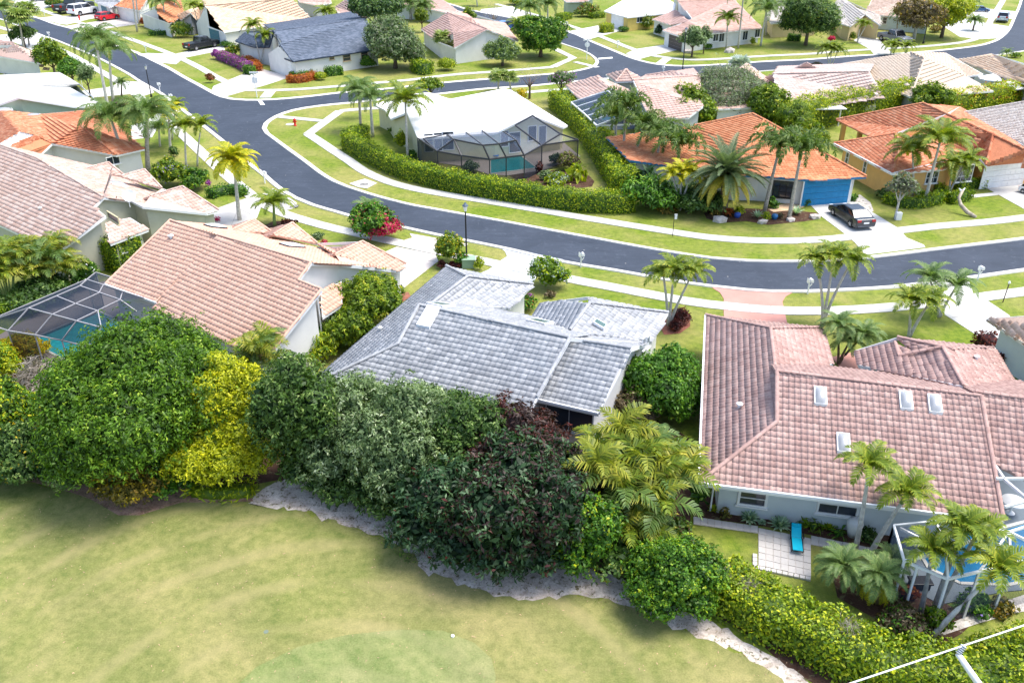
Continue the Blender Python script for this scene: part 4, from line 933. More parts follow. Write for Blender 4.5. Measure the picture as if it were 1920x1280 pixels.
H1 = house('house with a blended grey tile roof behind the long dark tree row', V,
    [['E1', 'E2', 'X1', 'R2', 'R1', 'K'], ['A', 'B', 'J', 'K', 'E1'], ['B', 'C', 'D', 'J'], ['A', 'C', 'B'], ['R1', 'R2', 'N2', 'N1'], ['Q4', 'Q3', 'Q2', 'Q1'], ['Q1', 'Q2', 'Q5', 'Q6'],
     ['a1', 'a0', 'b1', 'b2', 'a2'], ['b1', 'b3', 'b4', 'b2'], ['d1', 'b3', 'b1']],
    [['E1', 'E2', 'R2', 'Q5', 'N1', 'J', 'A'], ['A', 'C', 'D', 'J'], ['Q4', 'Q3', 'Q2', 'Q5', 'Q6'], ['a2', 'a1', 'd1', 'b3', 'b4', 'b2']], W_WHITE, T_GREY, tile=(.32, .34), individual=300, hump=.028,
    caps=[('R1', 'R2'), ('R1', 'K'), ('K', 'E1'), ('B', 'J'), ('A', 'B'), ('B', 'C'), ('Q1', 'Q2'), ('R2', 'X1'), ('b1', 'b2'), ('b1', 'b3')])
mf = ['E1', 'E2', 'X1', 'R2', 'R1', 'K']
skylight(H1, mf, 804, 595, .75, 1.5, DOMEW, ALU, False); skylight(H1, ['R1', 'R2', 'N2', 'N1'], 827, 573, 1.0, 1.6, DOMEG, ALU, False); skylight(H1, ['R1', 'R2', 'N2', 'N1'], 1013, 605, 1.1, 1.6, DOMEG, ALU, False)
skylight(H1, ['b1', 'b3', 'b4', 'b2'], 1124, 609, .5, .7, DOMEG, ALU, False); roof_vent(H1, ['A', 'B', 'J', 'K', 'E1'], 713, 620, .14, .3)
skylight(H1, ['Q4', 'Q3', 'Q2', 'Q1'], 1040, 760, .01, .01, DOMEG) if False else None
s0 = len(H1['seg'])
# patio wall, dark window and cage frame under the low right corner of the grey roof
i_q = [i for i, (a, b) in enumerate(H1['seg'])][7 + 4]
window(H1, i_q, 1067, 786, 2.6, 1.35, glass=GLASS, frame=plain('grey_frame', (.4, .42, .45), .5, .05)); window(H1, i_q + 1, 1206, 643, .35, .7, nx=1)
window(H1, i_q + 1, 1214, 640, .35, .7, nx=1)
# -- the pink roofed house on the right
V = {'E1': (1312, 904.5, 2.4), 'E2': (1881.5, 977, 2.4), 'A': (1323.7, 591, 2.4), 'C': (1542, 614, 2.4), 'D': (1562, 681, 2.4), 'B': (1444.6, 615.5, ('A', 'E1', S)), 'K': (1456, 792, ('E1', 'E2', S)), 'J': (1455, 703, ('A', 'E1', S)),
     'R1': (1456.4, 696, ('E1', 'E2', S)), 'R2': (1839.5, 743, ('E1', 'E2', S)), 'M1': ('off', 'R1', 77.4, 5.2, -2.17), 'M2': ('off', 'R2', 77.4, 5.2, -2.17),
     'R2b': (1828, 735, 4.9), 'R4': (1990, 757, 4.9), 'Q2': (1861, 866, ('R2b', 'R4', S)), 'Q3': (1990, 932, ('R2b', 'R4', S)),
     'w1': (1602.6, 657.5, 2.4), 'w2': (1611, 684, 2.4), 'w4': (1678, 642.4, ('w1', 'w2', S)), 'w3': (1685, 667.6, ('w1', 'w2', S)), 'w5': (1767, 651, ('w1', 'w2', S)), 'w6': (1807.5, 724, ('w1', 'w2', S)), 'w7': (1727, 709, ('w1', 'w2', S)),
     'w9': (1865, 651, 2.4), 'w10': (1898, 712, 2.4), 'v1': (1683, 632.5, 3.5), 'v2': (1786, 655, 3.9), 'v3': (1720, 661, 3.4), 'u2': (1990, 727, 2.7), 'u0': ('off', 'w5', -12, .6, -.2)}
H2 = house('house with a dusty pink tile roof and four skylights on the right', V,
    [['E1', 'E2', 'R2', 'R1', 'K'], ['A', 'B', 'J', 'K', 'E1'], ['B', 'C', 'D', 'J'], ['A', 'C', 'B'], ['R1', 'R2', 'M2', 'M1'], ['R2b', 'Q2', 'Q3', 'R4'], ['w1', 'w4', 'w3', 'v3', 'w5', 'w6', 'w7', 'w2'],
     ['w5', 'w9', 'w10', 'w6'], ['v1', 'v2', 'w5', 'v3'], ['v1', 'w9', 'v2'], ['w4', 'v3', 'w3'], ['w6', 'w10', 'u2', 'R4', 'R2b']],
    [['E1', 'E2', 'R2', 'M2', 'M1', 'J', 'A'], ['A', 'C', 'D', 'J'], ['w2', 'w1', 'v1', 'w9', 'w10', 'w6']], W_BLUE, T_PINK, tile=(.28, .335), individual=300, inset=1.0, hump=.045,
    caps=[('R1', 'R2'), ('R1', 'K'), ('K', 'E1'), ('B', 'J'), ('A', 'B'), ('B', 'C'), ('R2', 'E2'), ('w4', 'w3'), ('w5', 'w6'), ('v1', 'v2'), ('w3', 'w5'), ('R2b', 'R4')])
mf = ['E1', 'E2', 'R2', 'R1', 'K']
for x, y in ((1537.7, 744), (1697.7, 752.6), (1752, 759), (1580.7, 832)): skylight(H2, mf, x, y, .52, 1.0, DOMEM)
roof_vent(H2, ['A', 'B', 'J', 'K', 'E1'], 1386, 764, .17, .32); roof_vent(H2, ['R1', 'R2', 'M2', 'M1'], 1515, 676, .16, .3); roof_vent(H2, ['w5', 'w9', 'w10', 'w6'], 1830, 674, .16, .3)
skylight(H2, ['R1', 'R2', 'M2', 'M1'], 1705, 703, .9, .9, DOMEM)
window(H2, 0, 1411, 933, 1.25, .85, nx=1, ny=2, fw=.12); window(H2, 0, 1570, 954, 1.75, .6, nx=2, fw=.1)
# -- the salmon roofed house
V = {'E1': (198, 532.7, 2.6), 'E1b': (292, 566.5, 2.6), 'L': (319, 413.4, ('E1', 'E1b', S)), 'S1': (410, 443.7, ('E1', 'E1b', S)), 'E1c': (286, 577.5, 2.65), 'E2': (498, 676, 2.65), 'S2': (408, 441, ('E1c', 'E2', S)), 'R': (583, 492.4, ('E1c', 'E2', S)),
     'Rb': (559.5, 526, ('E1c', 'E2', S)), 'G2': (603, 542.8, ('E1c', 'E2', S)), 'T1': (640, 495, ('R', 'S2', S)), 'T2': (749, 507, 2.6), 'T3': (766, 496, 2.6), 'U1': ('off', 'L', 57, 6.2, -2.5), 'U2': ('off', 'R', 57, 6.2, -2.5),
     'p1': (432, 433.5, 3.9), 'p2': (476, 411.6, 3.9), 'p3': (511, 436, ('p1', 'p2', S)), 'q1': (513, 440, 3.9), 'q2': (548, 418, 3.9), 'q3': (595, 456, ('q1', 'q2', S)), 'r1': (629, 477, 4.0), 'r2': (679.4, 453, 4.0), 'r3': (762, 494.5, ('r1', 'r2', S)), 'T2r': (749, 507, ('r1', 'r2', S)), 'r4': ('off', 'r1', 147, 3.2, -1.33), 'r5': ('off', 'r2', 147, 3.2, -1.33), 'p4': ('off', 'p1', 147, 3, -1.2), 'p5': ('off', 'p2', 147, 3, -1.2), 'q4': ('off', 'q1', 147, 3, -1.2), 'q5': ('off', 'q2', 147, 3, -1.2),
     'e1': (604.5, 594, 2.6), 'e2': (641, 570, 2.6), 't1': (602, 545, ('e1', 'e2', S)), 't2': (640, 528, ('e1', 'e2', S))}
H3 = house('house with a long salmon tile roof and white gable wall', V,
    [['E1', 'E1b', 'S1', 'L'], ['E1c', 'E2', 'G2', 'Rb', 'R', 'S2'], ['L', 'R', 'U2', 'U1'], ['R', 'T1', 'T2', 'r1', 'q3', 'U2'], ['p1', 'p3', 'p2'], ['q1', 'q3', 'q2'], ['r1', 'T2r', 'r3', 'r2'], ['r4', 'r1', 'r2', 'r5'], ['e1', 'e2', 't2', 't1'], ['p4', 'p1', 'p2', 'p5'], ['q4', 'q1', 'q2', 'q5']],
    [['E1', 'E1b', 'E2', 'G2', 'Rb', 'R', 'T1', 'T2', 'r3', 'r2', 'q3', 'p3', 'U1', 'L'], ['e1', 'e2', 't2', 't1']], W_WHITE, T_SALMON, tile=(.30, .34), individual=300, inset=.35, hump=.055,
    caps=[('L', 'S1'), ('S2', 'R'), ('L', 'E1'), ('p1', 'p2'), ('p2', 'p3'), ('q1', 'q2'), ('q2', 'q3'), ('r1', 'r2'), ('r2', 'r3'), ('G2', 'E2'), ('Rb', 'G2'), ('R', 'Rb')], cap_r=.09)
roof_vent(H3, ['E1', 'E1b', 'S1', 'L'], 321, 447, .2, .3); roof_vent(H3, ['E1c', 'E2', 'G2', 'Rb', 'R', 'S2'], 246, 492, .03, .1)
skylight(H3, ['L', 'R', 'U2', 'U1'], 404, 427, .8, 1.4, DOMEW, BLACK); skylight(H3, ['L', 'R', 'U2', 'U1'], 548, 463, .9, 1.6, DOMEW, BLACK)
window(H3, 14, 622, 595, .7, .9, nx=2, ny=2)
# -- the beige house with sage walls on the left edge
V = {'E2': (109.4, 471.4, 2.6), 'E1': ('off', 'E2', 142.5, 16, 0), 'L': (67.8, 296.4, ('E1', 'E2', S)), 'Lf': ('off', 'L', 142.5, 7, 0), 'R': (193.6, 369.7, ('E1', 'E2', S)), 'Rb': (176, 388.3, ('E1', 'E2', S)), 'G2': (198, 404.7, ('E1', 'E2', S)),
     'T1': (245, 376, ('R', 'L', S)), 'T0': (267, 387, ('R', 'L', S)), 'T2': (387, 400, 2.6), 'T3': (411, 394, 2.6), 'U1': ('off', 'L', 52.5, 6.3, -2.6), 'U2': ('off', 'R', 52.5, 6.3, -2.6),
     'p1': (153, 318, 3.9), 'p2': (203.5, 305, 3.9), 'p3': (236, 331, ('p1', 'p2', S)), 'q1': (228, 330, 3.9), 'q2': (271, 318, 3.9), 'q3': (304, 353, ('q1', 'q2', S)), 'r1': (282, 367.5, 4.0), 'r2': (342, 350, 4.0), 'r3': (411, 394, ('r1', 'r2', S)), 'T2r': (387, 400, ('r1', 'r2', S)), 'r4': ('off', 'r1', 142, 3.2, -1.33), 'r5': ('off', 'r2', 142, 3.2, -1.33),
     'e1': (206.7, 457, 2.6), 'e2': (278, 430, 2.6), 't1': (198, 418, ('e1', 'e2', S)), 't2': (243, 408, ('e1', 'e2', S))}
H4 = house('house with a mottled beige brown roof and sage walls on the left edge', V,
    [['E1', 'E2', 'G2', 'Rb', 'R', 'L', 'Lf'], ['Lf', 'L', 'U1'], ['L', 'R', 'U2', 'U1'], ['R', 'T1', 'T0', 'T2', 'r1', 'q3', 'U2'], ['p1', 'p3', 'p2'], ['q1', 'q3', 'q2'], ['r1', 'T2r', 'r3', 'r2'], ['r4', 'r1', 'r2', 'r5'], ['e1', 'e2', 't2', 't1']],
    [['E1', 'E2', 'G2', 'Rb', 'R', 'T1', 'T0', 'T2', 'r3', 'q3', 'p3', 'U1', 'Lf'], ['e1', 'e2', 't2', 't1']], W_CREAM, T_BEIGE, tile=(.32, .36), inset=.35, tn=3,
    caps=[('L', 'R'), ('p1', 'p2'), ('p2', 'p3'), ('q1', 'q2'), ('q2', 'q3'), ('r1', 'r2'), ('r2', 'r3'), ('Lf', 'L')], cap_r=.09)
window(H4, 13, 244, 455, 1.9, 1.05); roof_vent(H4, ['E1', 'E2', 'G2', 'Rb', 'R', 'L', 'Lf'], 76, 394, .16, .3); skylight(H4, ['L', 'R', 'U2', 'U1'], 222, 347, 1.0, 1.3, DOMEM)
window(H4, 2, 213, 408, 1.9, .5, nx=1, frame=plain('tan_frame', (.6, .5, .3), .6, .05))
# satellite dish by the gable of the beige house
def dish(px, py, label):
    p, n, u, v = on_roof(H4, ['L', 'R', 'U2', 'U1'], px, py); e = empty('satellite_dish', p, label, 'satellite dish')
    m = MB(); m.tube([(0, 0, -.2), (0, 0, .5), (.15, -.1, .7)], [.03, .03, .03], 6); m.build('mast', ALU, e)
    d = MB(); vs = []; fs = []; ax = np.array([.35, -.8, .5]); ax /= np.linalg.norm(ax); a = np.cross(ax, [0, 0, 1]); a /= np.linalg.norm(a); b = np.cross(a, ax)
    for i in range(4):
        for k in range(14): t = k * 2 * math.pi / 14; r = .48 * i / 3; vs.append(np.array([.15, -.1, .75]) + (a * math.cos(t) + b * math.sin(t)) * r + ax * r * r * .6)
    for i in range(3):
        for k in range(14): fs.append((i * 14 + k, i * 14 + (k + 1) % 14, (i + 1) * 14 + (k + 1) % 14, (i + 1) * 14 + k))
    d.add(vs, fs); o = d.build('reflector', WHITE, e, smooth=True); m = MB(); m.bar((.15, -.1, .6), np.array([.15, -.1, .7]) + ax * .55, .03); m.box(tuple(np.array([.15, -.1, .72]) + ax * .55), (.1, .08, .08)); m.build('feed_arm', ALU, e)
dish(243, 384, 'white satellite dish on the gable corner of the beige roofed house')
def simple(label, V, F, outline, wall, rm, tile=(.45, .42), caps=(), inset=.4, fascia=WHITE, hump=.03, **kw):
    return house(label, V, F, outline, wall, rm, tile=tile, caps=caps, inset=inset, fascia=fascia, tn=3, hump=hump, cap_r=.13, **kw)
E_ = 2.6
V = {'a': (-80, 365, 3.0), 'b': (0, 336, 3.0), 'c': (69, 295.7, 3.0), 'd': (97.5, 269, 3.6), 'e': (64, 253.7, 4.6), 'f': (0, 290.7, 4.6), 'g': (-80, 330, 4.6), 'h': (-80, 200, 3.0), 'i': (0, 206, 3.3), 'j': (37, 247, 5.2), 'k': (0, 269, 4.6), 'l': (-80, 310, 4.0),
     'm': (218, 291, E_), 'n': (270.5, 279, E_), 'o': (183, 205, E_), 'p': (150, 235, 4.6), 'q': (77, 214, 3.2)}
H5 = simple('house with bright orange tile roof and white gables on the left edge', V, [['a', 'c', 'd', 'e', 'g'], ['l', 'k', 'j', 'i', 'h'], ['i', 'j', 'e', 'd', 'm', 'p', 'q'], ['m', 'n', 'p'], ['p', 'n', 'o', 'q']],
    [['a', 'c', 'd', 'm', 'n', 'o', 'q', 'i', 'h']], W_WHITE, T_ORANGE2, (.33, .36), caps=[('e', 'd'), ('j', 'e'), ('p', 'm')])
window(H5, 3, 212, 301, 1.3, .8); m = MB(); A, B, Cc, D = [H5['R'][k] - H5['O'] for k in ('l', 'k', 'j', 'e')]; 
m.add([H5['R']['k'] - H5['O'], H5['R']['j'] - H5['O'], H5['R']['e'] - H5['O'], H5['R']['f'] - H5['O'], ], [(0, 1, 2, 3)]); m.build('clerestory_wall', W_WHITE, H5['obj'])
for x, y in ((93, 242), (64, 218), (10, 207)): skylight(H5, ['i', 'j', 'e', 'd', 'm', 'p', 'q'], x, y, 1.0, 1.4, DOMEM)
V = {'a': (-60, 215, 2.8), 'b': (0, 202, 2.9), 'c': (36, 182.7, 4.6), 'd': (140, 200, 2.8), 'e': (173, 200, E_), 'f': (185, 192.5, E_), 'g': (129, 163, E_), 'h': (149, 157.5, E_), 'i': (111.6, 135.6, E_), 'j': (0, 141, E_), 'k': (-60, 145, E_), 'r': (60, 160, 4.6), 's': (-60, 165, 4.6)}
simple('house with a bare white roof and sage gable on the left', V, [['a', 'b', 'c', 'r', 's'], ['c', 'd', 'e', 'f', 'g', 'h', 'r'], ['s', 'r', 'h', 'i', 'j', 'k']], [['a', 'c', 'd', 'e', 'f', 'h', 'i', 'k']], W_GREEN, T_WHITE, tile=None)
V = {'a': (-60, 82, 4.2), 'b': (0, 76.6, 4.2), 'c': (24, 82, 4.2), 'd': (75, 119, E_), 'e': (0, 105, E_), 'f': (-60, 96, E_), 'g': (66, 98, E_)}
simple('house corner with salmon tile roof and white wall at the left edge', V, [['f', 'e', 'd', 'c', 'b', 'a'], ['c', 'd', 'g']], [['f', 'd', 'g', 'c', 'a']], W_WHITE, T_ROSE)
V = {'a': (-60, 150, 2.9), 'b': (76, 128, 2.9), 'c': (70, 122, 3.0), 'd': (-60, 118, 3.0)}
# -- across the street, upper left
V = {'a': (384, 30, 3.2), 'b': (420, 60.5, E_), 'c': (584, 35.3, E_), 'd': (546, -2, 6.0), 'e': (385, 11, 6.0), 'f': (372, 42, E_), 'g': (362, 35, 3.0), 'h': (530, -25, 3.0), 'i': (375, -12, 3.0)}
H8 = simple('house with a wide tan tile roof and teal garage door', V, [['e', 'b', 'c', 'd'], ['e', 'd', 'h', 'i']], [['f', 'b', 'c', 'd', 'h', 'i', 'e']], W_WHITE, T_TAN, caps=[('e', 'd')])
panel_door(H8, 0, 404, 72, 4.6, 2.3, G_TEAL)
V = {'a': (326, 30, E_), 'b': (352, 19, 3.9), 'c': (378, 12, 3.8), 'd': (385, 34, 3.0), 'e': (368, 37, E_), 'f': (357, 24, 4.1), 'g': (340, 37, E_)}
simple('low tan roofed entry wing with an arched porch by the tan house', V, [['a', 'g', 'f', 'b'], ['f', 'e', 'd', 'c', 'b']], [['a', 'g', 'f', 'e', 'd', 'c', 'b']], W_GREY, T_TAN)
V = {'a': (548.8, 115, E_), 'b': (712, 92, E_), 'c': (686.6, 36, 5.2), 'd': (513.8, 59, 5.2), 'd2': (531, 81, ('a', 'b', .38)), 'e': (525.8, 84.5, ('a', 'b', .38)), 'f': (507, 99, E_), 'g': (500, 77, 4.2), 'h': (441.6, 77, E_), 'i': (461, 59, 3.6), 'j': (505, 88, 3.0), 'k': (476.6, 88, E_), 'l': (660, 22, 3.0), 'm': (495, 46, 3.0)}
H9 = simple('white house with slate blue roof on the corner plot', V, [['a', 'b', 'c', 'd', 'd2', 'e'], ['h', 'k', 'j', 'd', 'i'], ['c', 'l', 'm', 'd']], [['a', 'b', 'c', 'l', 'm', 'd', 'e'], ['f', 'a', 'e'], ['k', 'j', 'd', 'i', 'h']], W_WHITE, T_DARK, fascia=NAVY, caps=[('c', 'd'), ('e', 'a')], inset=.35)
TANF = plain('tan_shutter', (.5, .38, .24), .6, .05)
for x, y, w_ in ((622, 108, .8), (650, 108, 1.3), (683, 102, 1.2)): window(H9, 0, x, y, w_, 1.0 if w_ > 1 else .6, nx=1, ny=2, frame=TANF)
panel_door(H9, 7, 534, 121, 4.6, 2.3, WHITE) 
V = {'a': (214, 11, E_), 'b': (240, -6, 4), 'c': (280, -8, 4), 'd': (262, 20, E_)}
simple('house with orange roof and teal garage at the top left', V, [['a', 'd', 'c', 'b']], [['a', 'd', 'c', 'b']], W_WHITE, T_ORANGE)
V = {'a': (262, 24, E_), 'b': (292, 12, 4.2), 'c': (335, -10, 4.2), 'd': (345, 28, E_), 'e': (318, 44, E_), 'f': (296, 26, 4)}
simple('orange roofed house behind the tall royal palms at the top left', V, [['f', 'e', 'd', 'c', 'b']], [['a', 'e', 'd', 'c', 'b']], W_WHITE, T_ORANGE)
V = {'a': (178, 4, E_), 'b': (205, 14, E_), 'c': (228, 6, E_), 'd': (215, -16, 4.3), 'e': (180, -16, 4)}
H_ = simple('house with grey roof edge and teal garage behind the parked cars', V, [['a', 'b', 'c', 'd', 'e']], [['a', 'b', 'c', 'd', 'e']], W_WHITE, T_GREY); panel_door(H_, 0, 195, 13, 4.6, 2.2, G_TEAL)
V = {'a': (789.5, 55, E_), 'b': (838.8, 24, 5), 'c': (884.7, 44, 4.8), 'd': (849.7, 62, 3.9), 'd2': (820, 78, E_), 'e': (852, 90, E_), 'f': (913, 55, 4.8), 'g': (971, 77, E_), 'h': (946, 43, E_), 'i': (884, 34, 5.0), 'j': (868, 22, 3)}
H11 = simple('house with dull brown roof and screened porch beyond the side road', V, [['a', 'd2', 'd', 'c', 'b'], ['e', 'f', 'c', 'd'], ['f', 'g', 'h', 'i', 'c'], ['b', 'c', 'i', 'j']], [['a', 'd2', 'e', 'f', 'g', 'h', 'j', 'b']], W_WHITE, T_BROWN, caps=[('b', 'c'), ('f', 'c'), ('c', 'i')])
V = {'a': (895.6, 82, 2.5), 'b': (904, 87, 2.4), 'c': (928, 74, 3.1), 'd': (916, 68, 3.2)}
V = {'a': (808, 2, 3.4), 'b': (835, 24, E_), 'c': (860, 22, E_), 'd': (812, -14, 3.6), 'e': (790, 14, E_), 'f': (740, 10, E_), 'g': (752, -14, 3.6)}
simple('salmon roofed house at the top beside the round dark oak', V, [['f', 'e', 'b', 'c', 'd', 'g']], [['f', 'e', 'b', 'c', 'd', 'g']], W_WHITE, T_ROSE)
V = {'a': (627.5, 14, E_), 'b': (651.6, -4, 4.4), 'c': (675, 8, 4.4), 'd': (690, 34, E_), 'e': (662.5, 31, E_), 'f': (634, 25, E_)}
simple('pale teal house with salmon roof at the top behind the slate roof', V, [['a', 'f', 'e', 'd', 'c', 'b']], [['a', 'f', 'd', 'c', 'b']], plain('stucco_teal', (.38, .55, .58), .8, .05), T_ROSE)
V = {'a': (552, -8, 3.6), 'b': (562, 4, E_), 'c': (592, 10, E_), 'd': (622, 6, E_), 'e': (612, -14, 4)}
simple('house with beige roof and screened porch at the top edge', V, [['a', 'b', 'c', 'd', 'e']], [['a', 'b', 'c', 'd', 'e']], W_GREY, T_BEIGE)
V = {'a': (1052, -4, 3.2), 'b': (1062, 4, E_), 'c': (1102, 3, E_), 'd': (1118, -12, 4)}
simple('sage green house with brown garage at the top centre', V, [['a', 'b', 'c', 'd']], [['a', 'b', 'c', 'd']], W_GREEN, T_BROWN)
# -- white roofed corner house with the dark screened pool
V = {'a': (784, 260, 2.7), 'b': (930, 249, 2.9), 'c': (997.5, 216.4, 4.3), 'd': (1056, 239, E_), 'e': (1064, 235, E_), 'f': (958, 169, 5.1), 'g': (945, 166, 5.1), 'h': (838, 187, 4.9), 'i': (763, 211, 4.3), 'j': (733, 223, E_), 'k': (722, 206, E_), 'l': (700, 196, E_), 'm': (768, 176, 3.6), 'n': (805, 173.5, 4.0), 'o': (853, 189, 3.6), 'q': (870, 168, E_)}
H14 = simple('white roofed corner house behind the long clipped hedge', V, [['a', 'b', 'c', 'f', 'g', 'h', 'i'], ['c', 'd', 'e', 'f'], ['i', 'h', 'o', 'n', 'm', 'l', 'k', 'j']], [['a', 'b', 'c', 'd', 'e', 'f', 'g', 'o', 'n', 'm', 'l', 'k', 'j', 'i']], W_PALEY, T_WHITE, tile=None)
for x, y, w_, h_ in ((804, 268, .9, 1.9), (822, 266, .9, 1.9), (840, 264, 1.2, 1.9)): window(H14, 0, x, y, w_, h_, nx=1, sill=False)
for x, y, w_, h_ in ((946, 260, .9, 1.7), (965, 267, 1.3, 2.2)): window(H14, 1, x, y, w_, h_, nx=1, sill=False)
for x, y, w_, h_ in ((998, 250, 1.0, 1.6), (1017, 254, .9, 2.1)): window(H14, 2, x, y, w_, h_, nx=1, sill=False)
window(H14, 13, 752, 232, .5, 1.0, nx=1, ny=2)
# -- rose roofed house with the pale cage
V = {'a': (1060, 159.5, E_), 'b': (1118.8, 142, 3.9), 'c': (1146, 165, 3.7), 'd': (1088, 187, E_), 'e': (1180, 168, E_), 'f': (1180, 180, E_)}
simple('low pale rose roofed wing beside the pale screen cage', V, [['a', 'd', 'c', 'b'], ['b', 'c', 'f', 'e']], [['a', 'd', 'c', 'f', 'e', 'b']], W_CREAM, T_ROSE, fascia=WHITE)
V = {'a': (1136, 139.5, 3.0), 'b': (1174, 130, 4.2), 'c': (1200.6, 144, 3.2), 'd': (1187.5, 152, 3.0), 'e': (1155, 153.5, 3.0)}
simple('small hipped rose entry roof near the back road junction', V, [['a', 'e', 'b'], ['e', 'd', 'b'], ['d', 'c', 'b']], [['a', 'e', 'd', 'c', 'b']], W_CREAM, T_ROSE, caps=[('e', 'b'), ('d', 'b')])
V = {'a': (1218, 221, E_), 'b': (1290, 221, E_), 'c': (1318, 200, 3.4), 'd': (1312, 142, 5.0), 'e': (1187.5, 151, 5.2), 'f': (1300, 128, 3), 'g': (1180, 158, 3.6), 'h': (1264, 134, 4.4), 'i': (1210, 142, 3.4)}
H15 = simple('house with a pale rose tile roof and sloping grey gable', V, [['a', 'b', 'c', 'd', 'e'], ['e', 'd', 'f', 'i'], ['i', 'd', 'h']], [['a', 'b', 'c', 'd', 'f', 'i', 'e']], W_GREY, T_ROSE, caps=[('e', 'd'), ('i', 'h')])
V = {'a': (1321, 143, 3.0), 'b': (1385, 128.5, 4.4), 'c': (1462, 163, 3.6), 'd': (1440, 200, E_), 'e': (1340, 205, E_), 'f': (1400, 118, 3), 'g': (1420, 145, 4.2)}
simple('rose roofed house half hidden behind the bare grey tree', V, [['a', 'e', 'd', 'c', 'g', 'b'], ['b', 'g', 'c', 'f']], [['a', 'e', 'd', 'c', 'f', 'b']], W_WHITE, T_ROSE, caps=[('b', 'g')])
V = {'a': (1434.6, 144.5, 4.0), 'a2': (1463, 162, 3.6), 'b': (1450, 139, 5.0), 'c': (1629.5, 134.4, 5.0), 'd': (1655, 181.5, E_), 'e': (1576, 195, E_), 'f': (1512, 202, E_), 'g': (1466, 203, E_), 'h': (1640, 118, 3), 'i': (1460, 124, 3), 'j': (1481, 133, 3.4), 'k': (1512, 118.5, 4.6), 'l': (1546, 135, 3.4)}
H21 = simple('house with a bleached white rose roof and pergola', V, [['g', 'e', 'd', 'c', 'b'], ['b', 'c', 'h', 'i'], ['j', 'l', 'k'], ['a', 'a2', 'b']], [['g', 'd', 'c', 'h', 'i', 'b']], W_WHITE, T_ROSE2, caps=[('b', 'c'), ('j', 'k'), ('k', 'l')])
for x in (1580, 1603, 1628): window(H21, 0, x, 193 - (x - 1580) * .09, 2.0, 1.3, nx=2, sill=False)
V = {'a': (1563.4, 121.4, E_), 'b': (1707.8, 98.4, 4.4), 'c': (1734, 109.4, 5.4), 'd': (1707.8, 181.6, E_), 'e': (1640, 154, E_), 'f': (1863, 170.6, E_), 'g': (1771, 178, E_), 'h': (1773.5, 99.5, 4.2), 'i': (1843.5, 139, E_), 'j': (1813, 143, E_)}
H19 = simple('house with a large cream hipped tile roof', V, [['a', 'e', 'd', 'c', 'b'], ['d', 'g', 'f', 'j', 'c'], ['b', 'c', 'j', 'i', 'h']], [['a', 'd', 'g', 'f', 'j', 'i', 'h', 'b']], W_GREY, T_CREAM, (.5, .42), caps=[('b', 'c'), ('c', 'd')], inset=.7)
window(H19, 0, 1666, 171, .9, 1.0)
V = {'a': (1795, 112, E_), 'b': (1858.8, 100.6, 4.0), 'c': (1920, 123, 4.4), 'd': (1990, 140, 4.4), 'e': (1990, 185, E_), 'f': (1920, 157, E_), 'g': (1843.5, 131.5, E_)}
simple('house with a pale tan roof at the right edge beside the limes hedge', V, [['a', 'f', 'e', 'd', 'c', 'b']], [['a', 'f', 'e', 'd', 'b']], W_WHITE, T_TAN)
V = {'a': (1791.6, 214, E_), 'b': (1930, 190, 4.6), 'c': (2050, 180, 4.6), 'd': (2060, 330, E_), 'e': (1920, 268, E_)}
H18 = simple('yellow walled house with grey tan tile roof at the right edge', V, [['a', 'e', 'd', 'c', 'b']], [['a', 'e', 'd', 'c', 'b']], W_YELLOW, T_GTAN, (.33, .36), caps=[('a', 'b')], inset=.6)
for x, y in ((1847, 244), (1884, 262), (1832, 236)): window(H18, 0, x, y, .9, .9)
V = {'a': (1568.4, 224.5, E_), 'b': (1730.6, 194, 5.0), 'c': (1774.7, 213.8, 5.1), 'd': (1726, 245, 3.4), 'e': (1634, 257, E_), 'f': (1563.8, 269, E_), 'g': (1678, 251, 3.9), 'h': (1691, 270, 4.0), 'i': (1672.5, 325, E_), 'j': (1843, 309.5, E_), 'k': (1830, 289, E_), 'l': (1861.9, 253, 4.6), 'm': (1848.8, 310, E_), 'n': (1965, 298, E_), 'o': (1925, 283, 4.2), 'p': (1900, 262, E_), 'q': (1800, 200, E_), 'r': (1852, 250, 4.6), 's': (1735, 243, 3.9), 'ii': (1770, 316, E_)}
H17 = simple('orange stucco house with red orange hipped roof and white garage', V, [['a', 'e', 'd', 'c', 'b'], ['f', 'i', 'h', 'g'], ['g', 'h', 's', 'c', 'd'], ['h', 'i', 'ii', 'k', 's'], ['s', 'k', 'r', 'c'], ['k', 'm', 'l', 'r'], ['m', 'n', 'o', 'l'], ['c', 'r', 'l', 'o', 'p', 'q', 'b']],
    [['f', 'i', 'ii', 'k', 'm', 'n', 'p', 'q', 'c', 'g']], W_ORANGE, T_ORANGE2, (.33, .36), caps=[('b', 'c'), ('c', 'l'), ('l', 'm'), ('g', 'h'), ('h', 'i'), ('l', 'o'), ('f', 'g'), ('a', 'b')], inset=.6)
for x, y in ((1589, 296), (1622, 314)): window(H17, 0, x, y, .5, 1.4, nx=1, ny=2)
panel_door(H17, 4, 1882, 326, 4.9, 2.3, WHITE)
for x, y, w_ in ((1748, 328, 1.3), (1808, 325, 1.8)): window(H17, 1, x, y, w_, 1.6, nx=3, ny=3)
for x, y in ((1580, 250), (1611, 257)): pass
def column(H, px, py, h, w, mat): 
    p = P(px, py, 0) - H['O']; m = MB(); m.box((p[0], p[1], h / 2), (w, w, h)); m.box((p[0], p[1], h - .1), (w + .15, w + .15, .2)); m.build('porch_column', mat, H['obj'])
column(H17, 1577, 265, 2.7, .45, W_ORANGE); column(H17, 1608, 273, 2.7, .45, W_ORANGE)
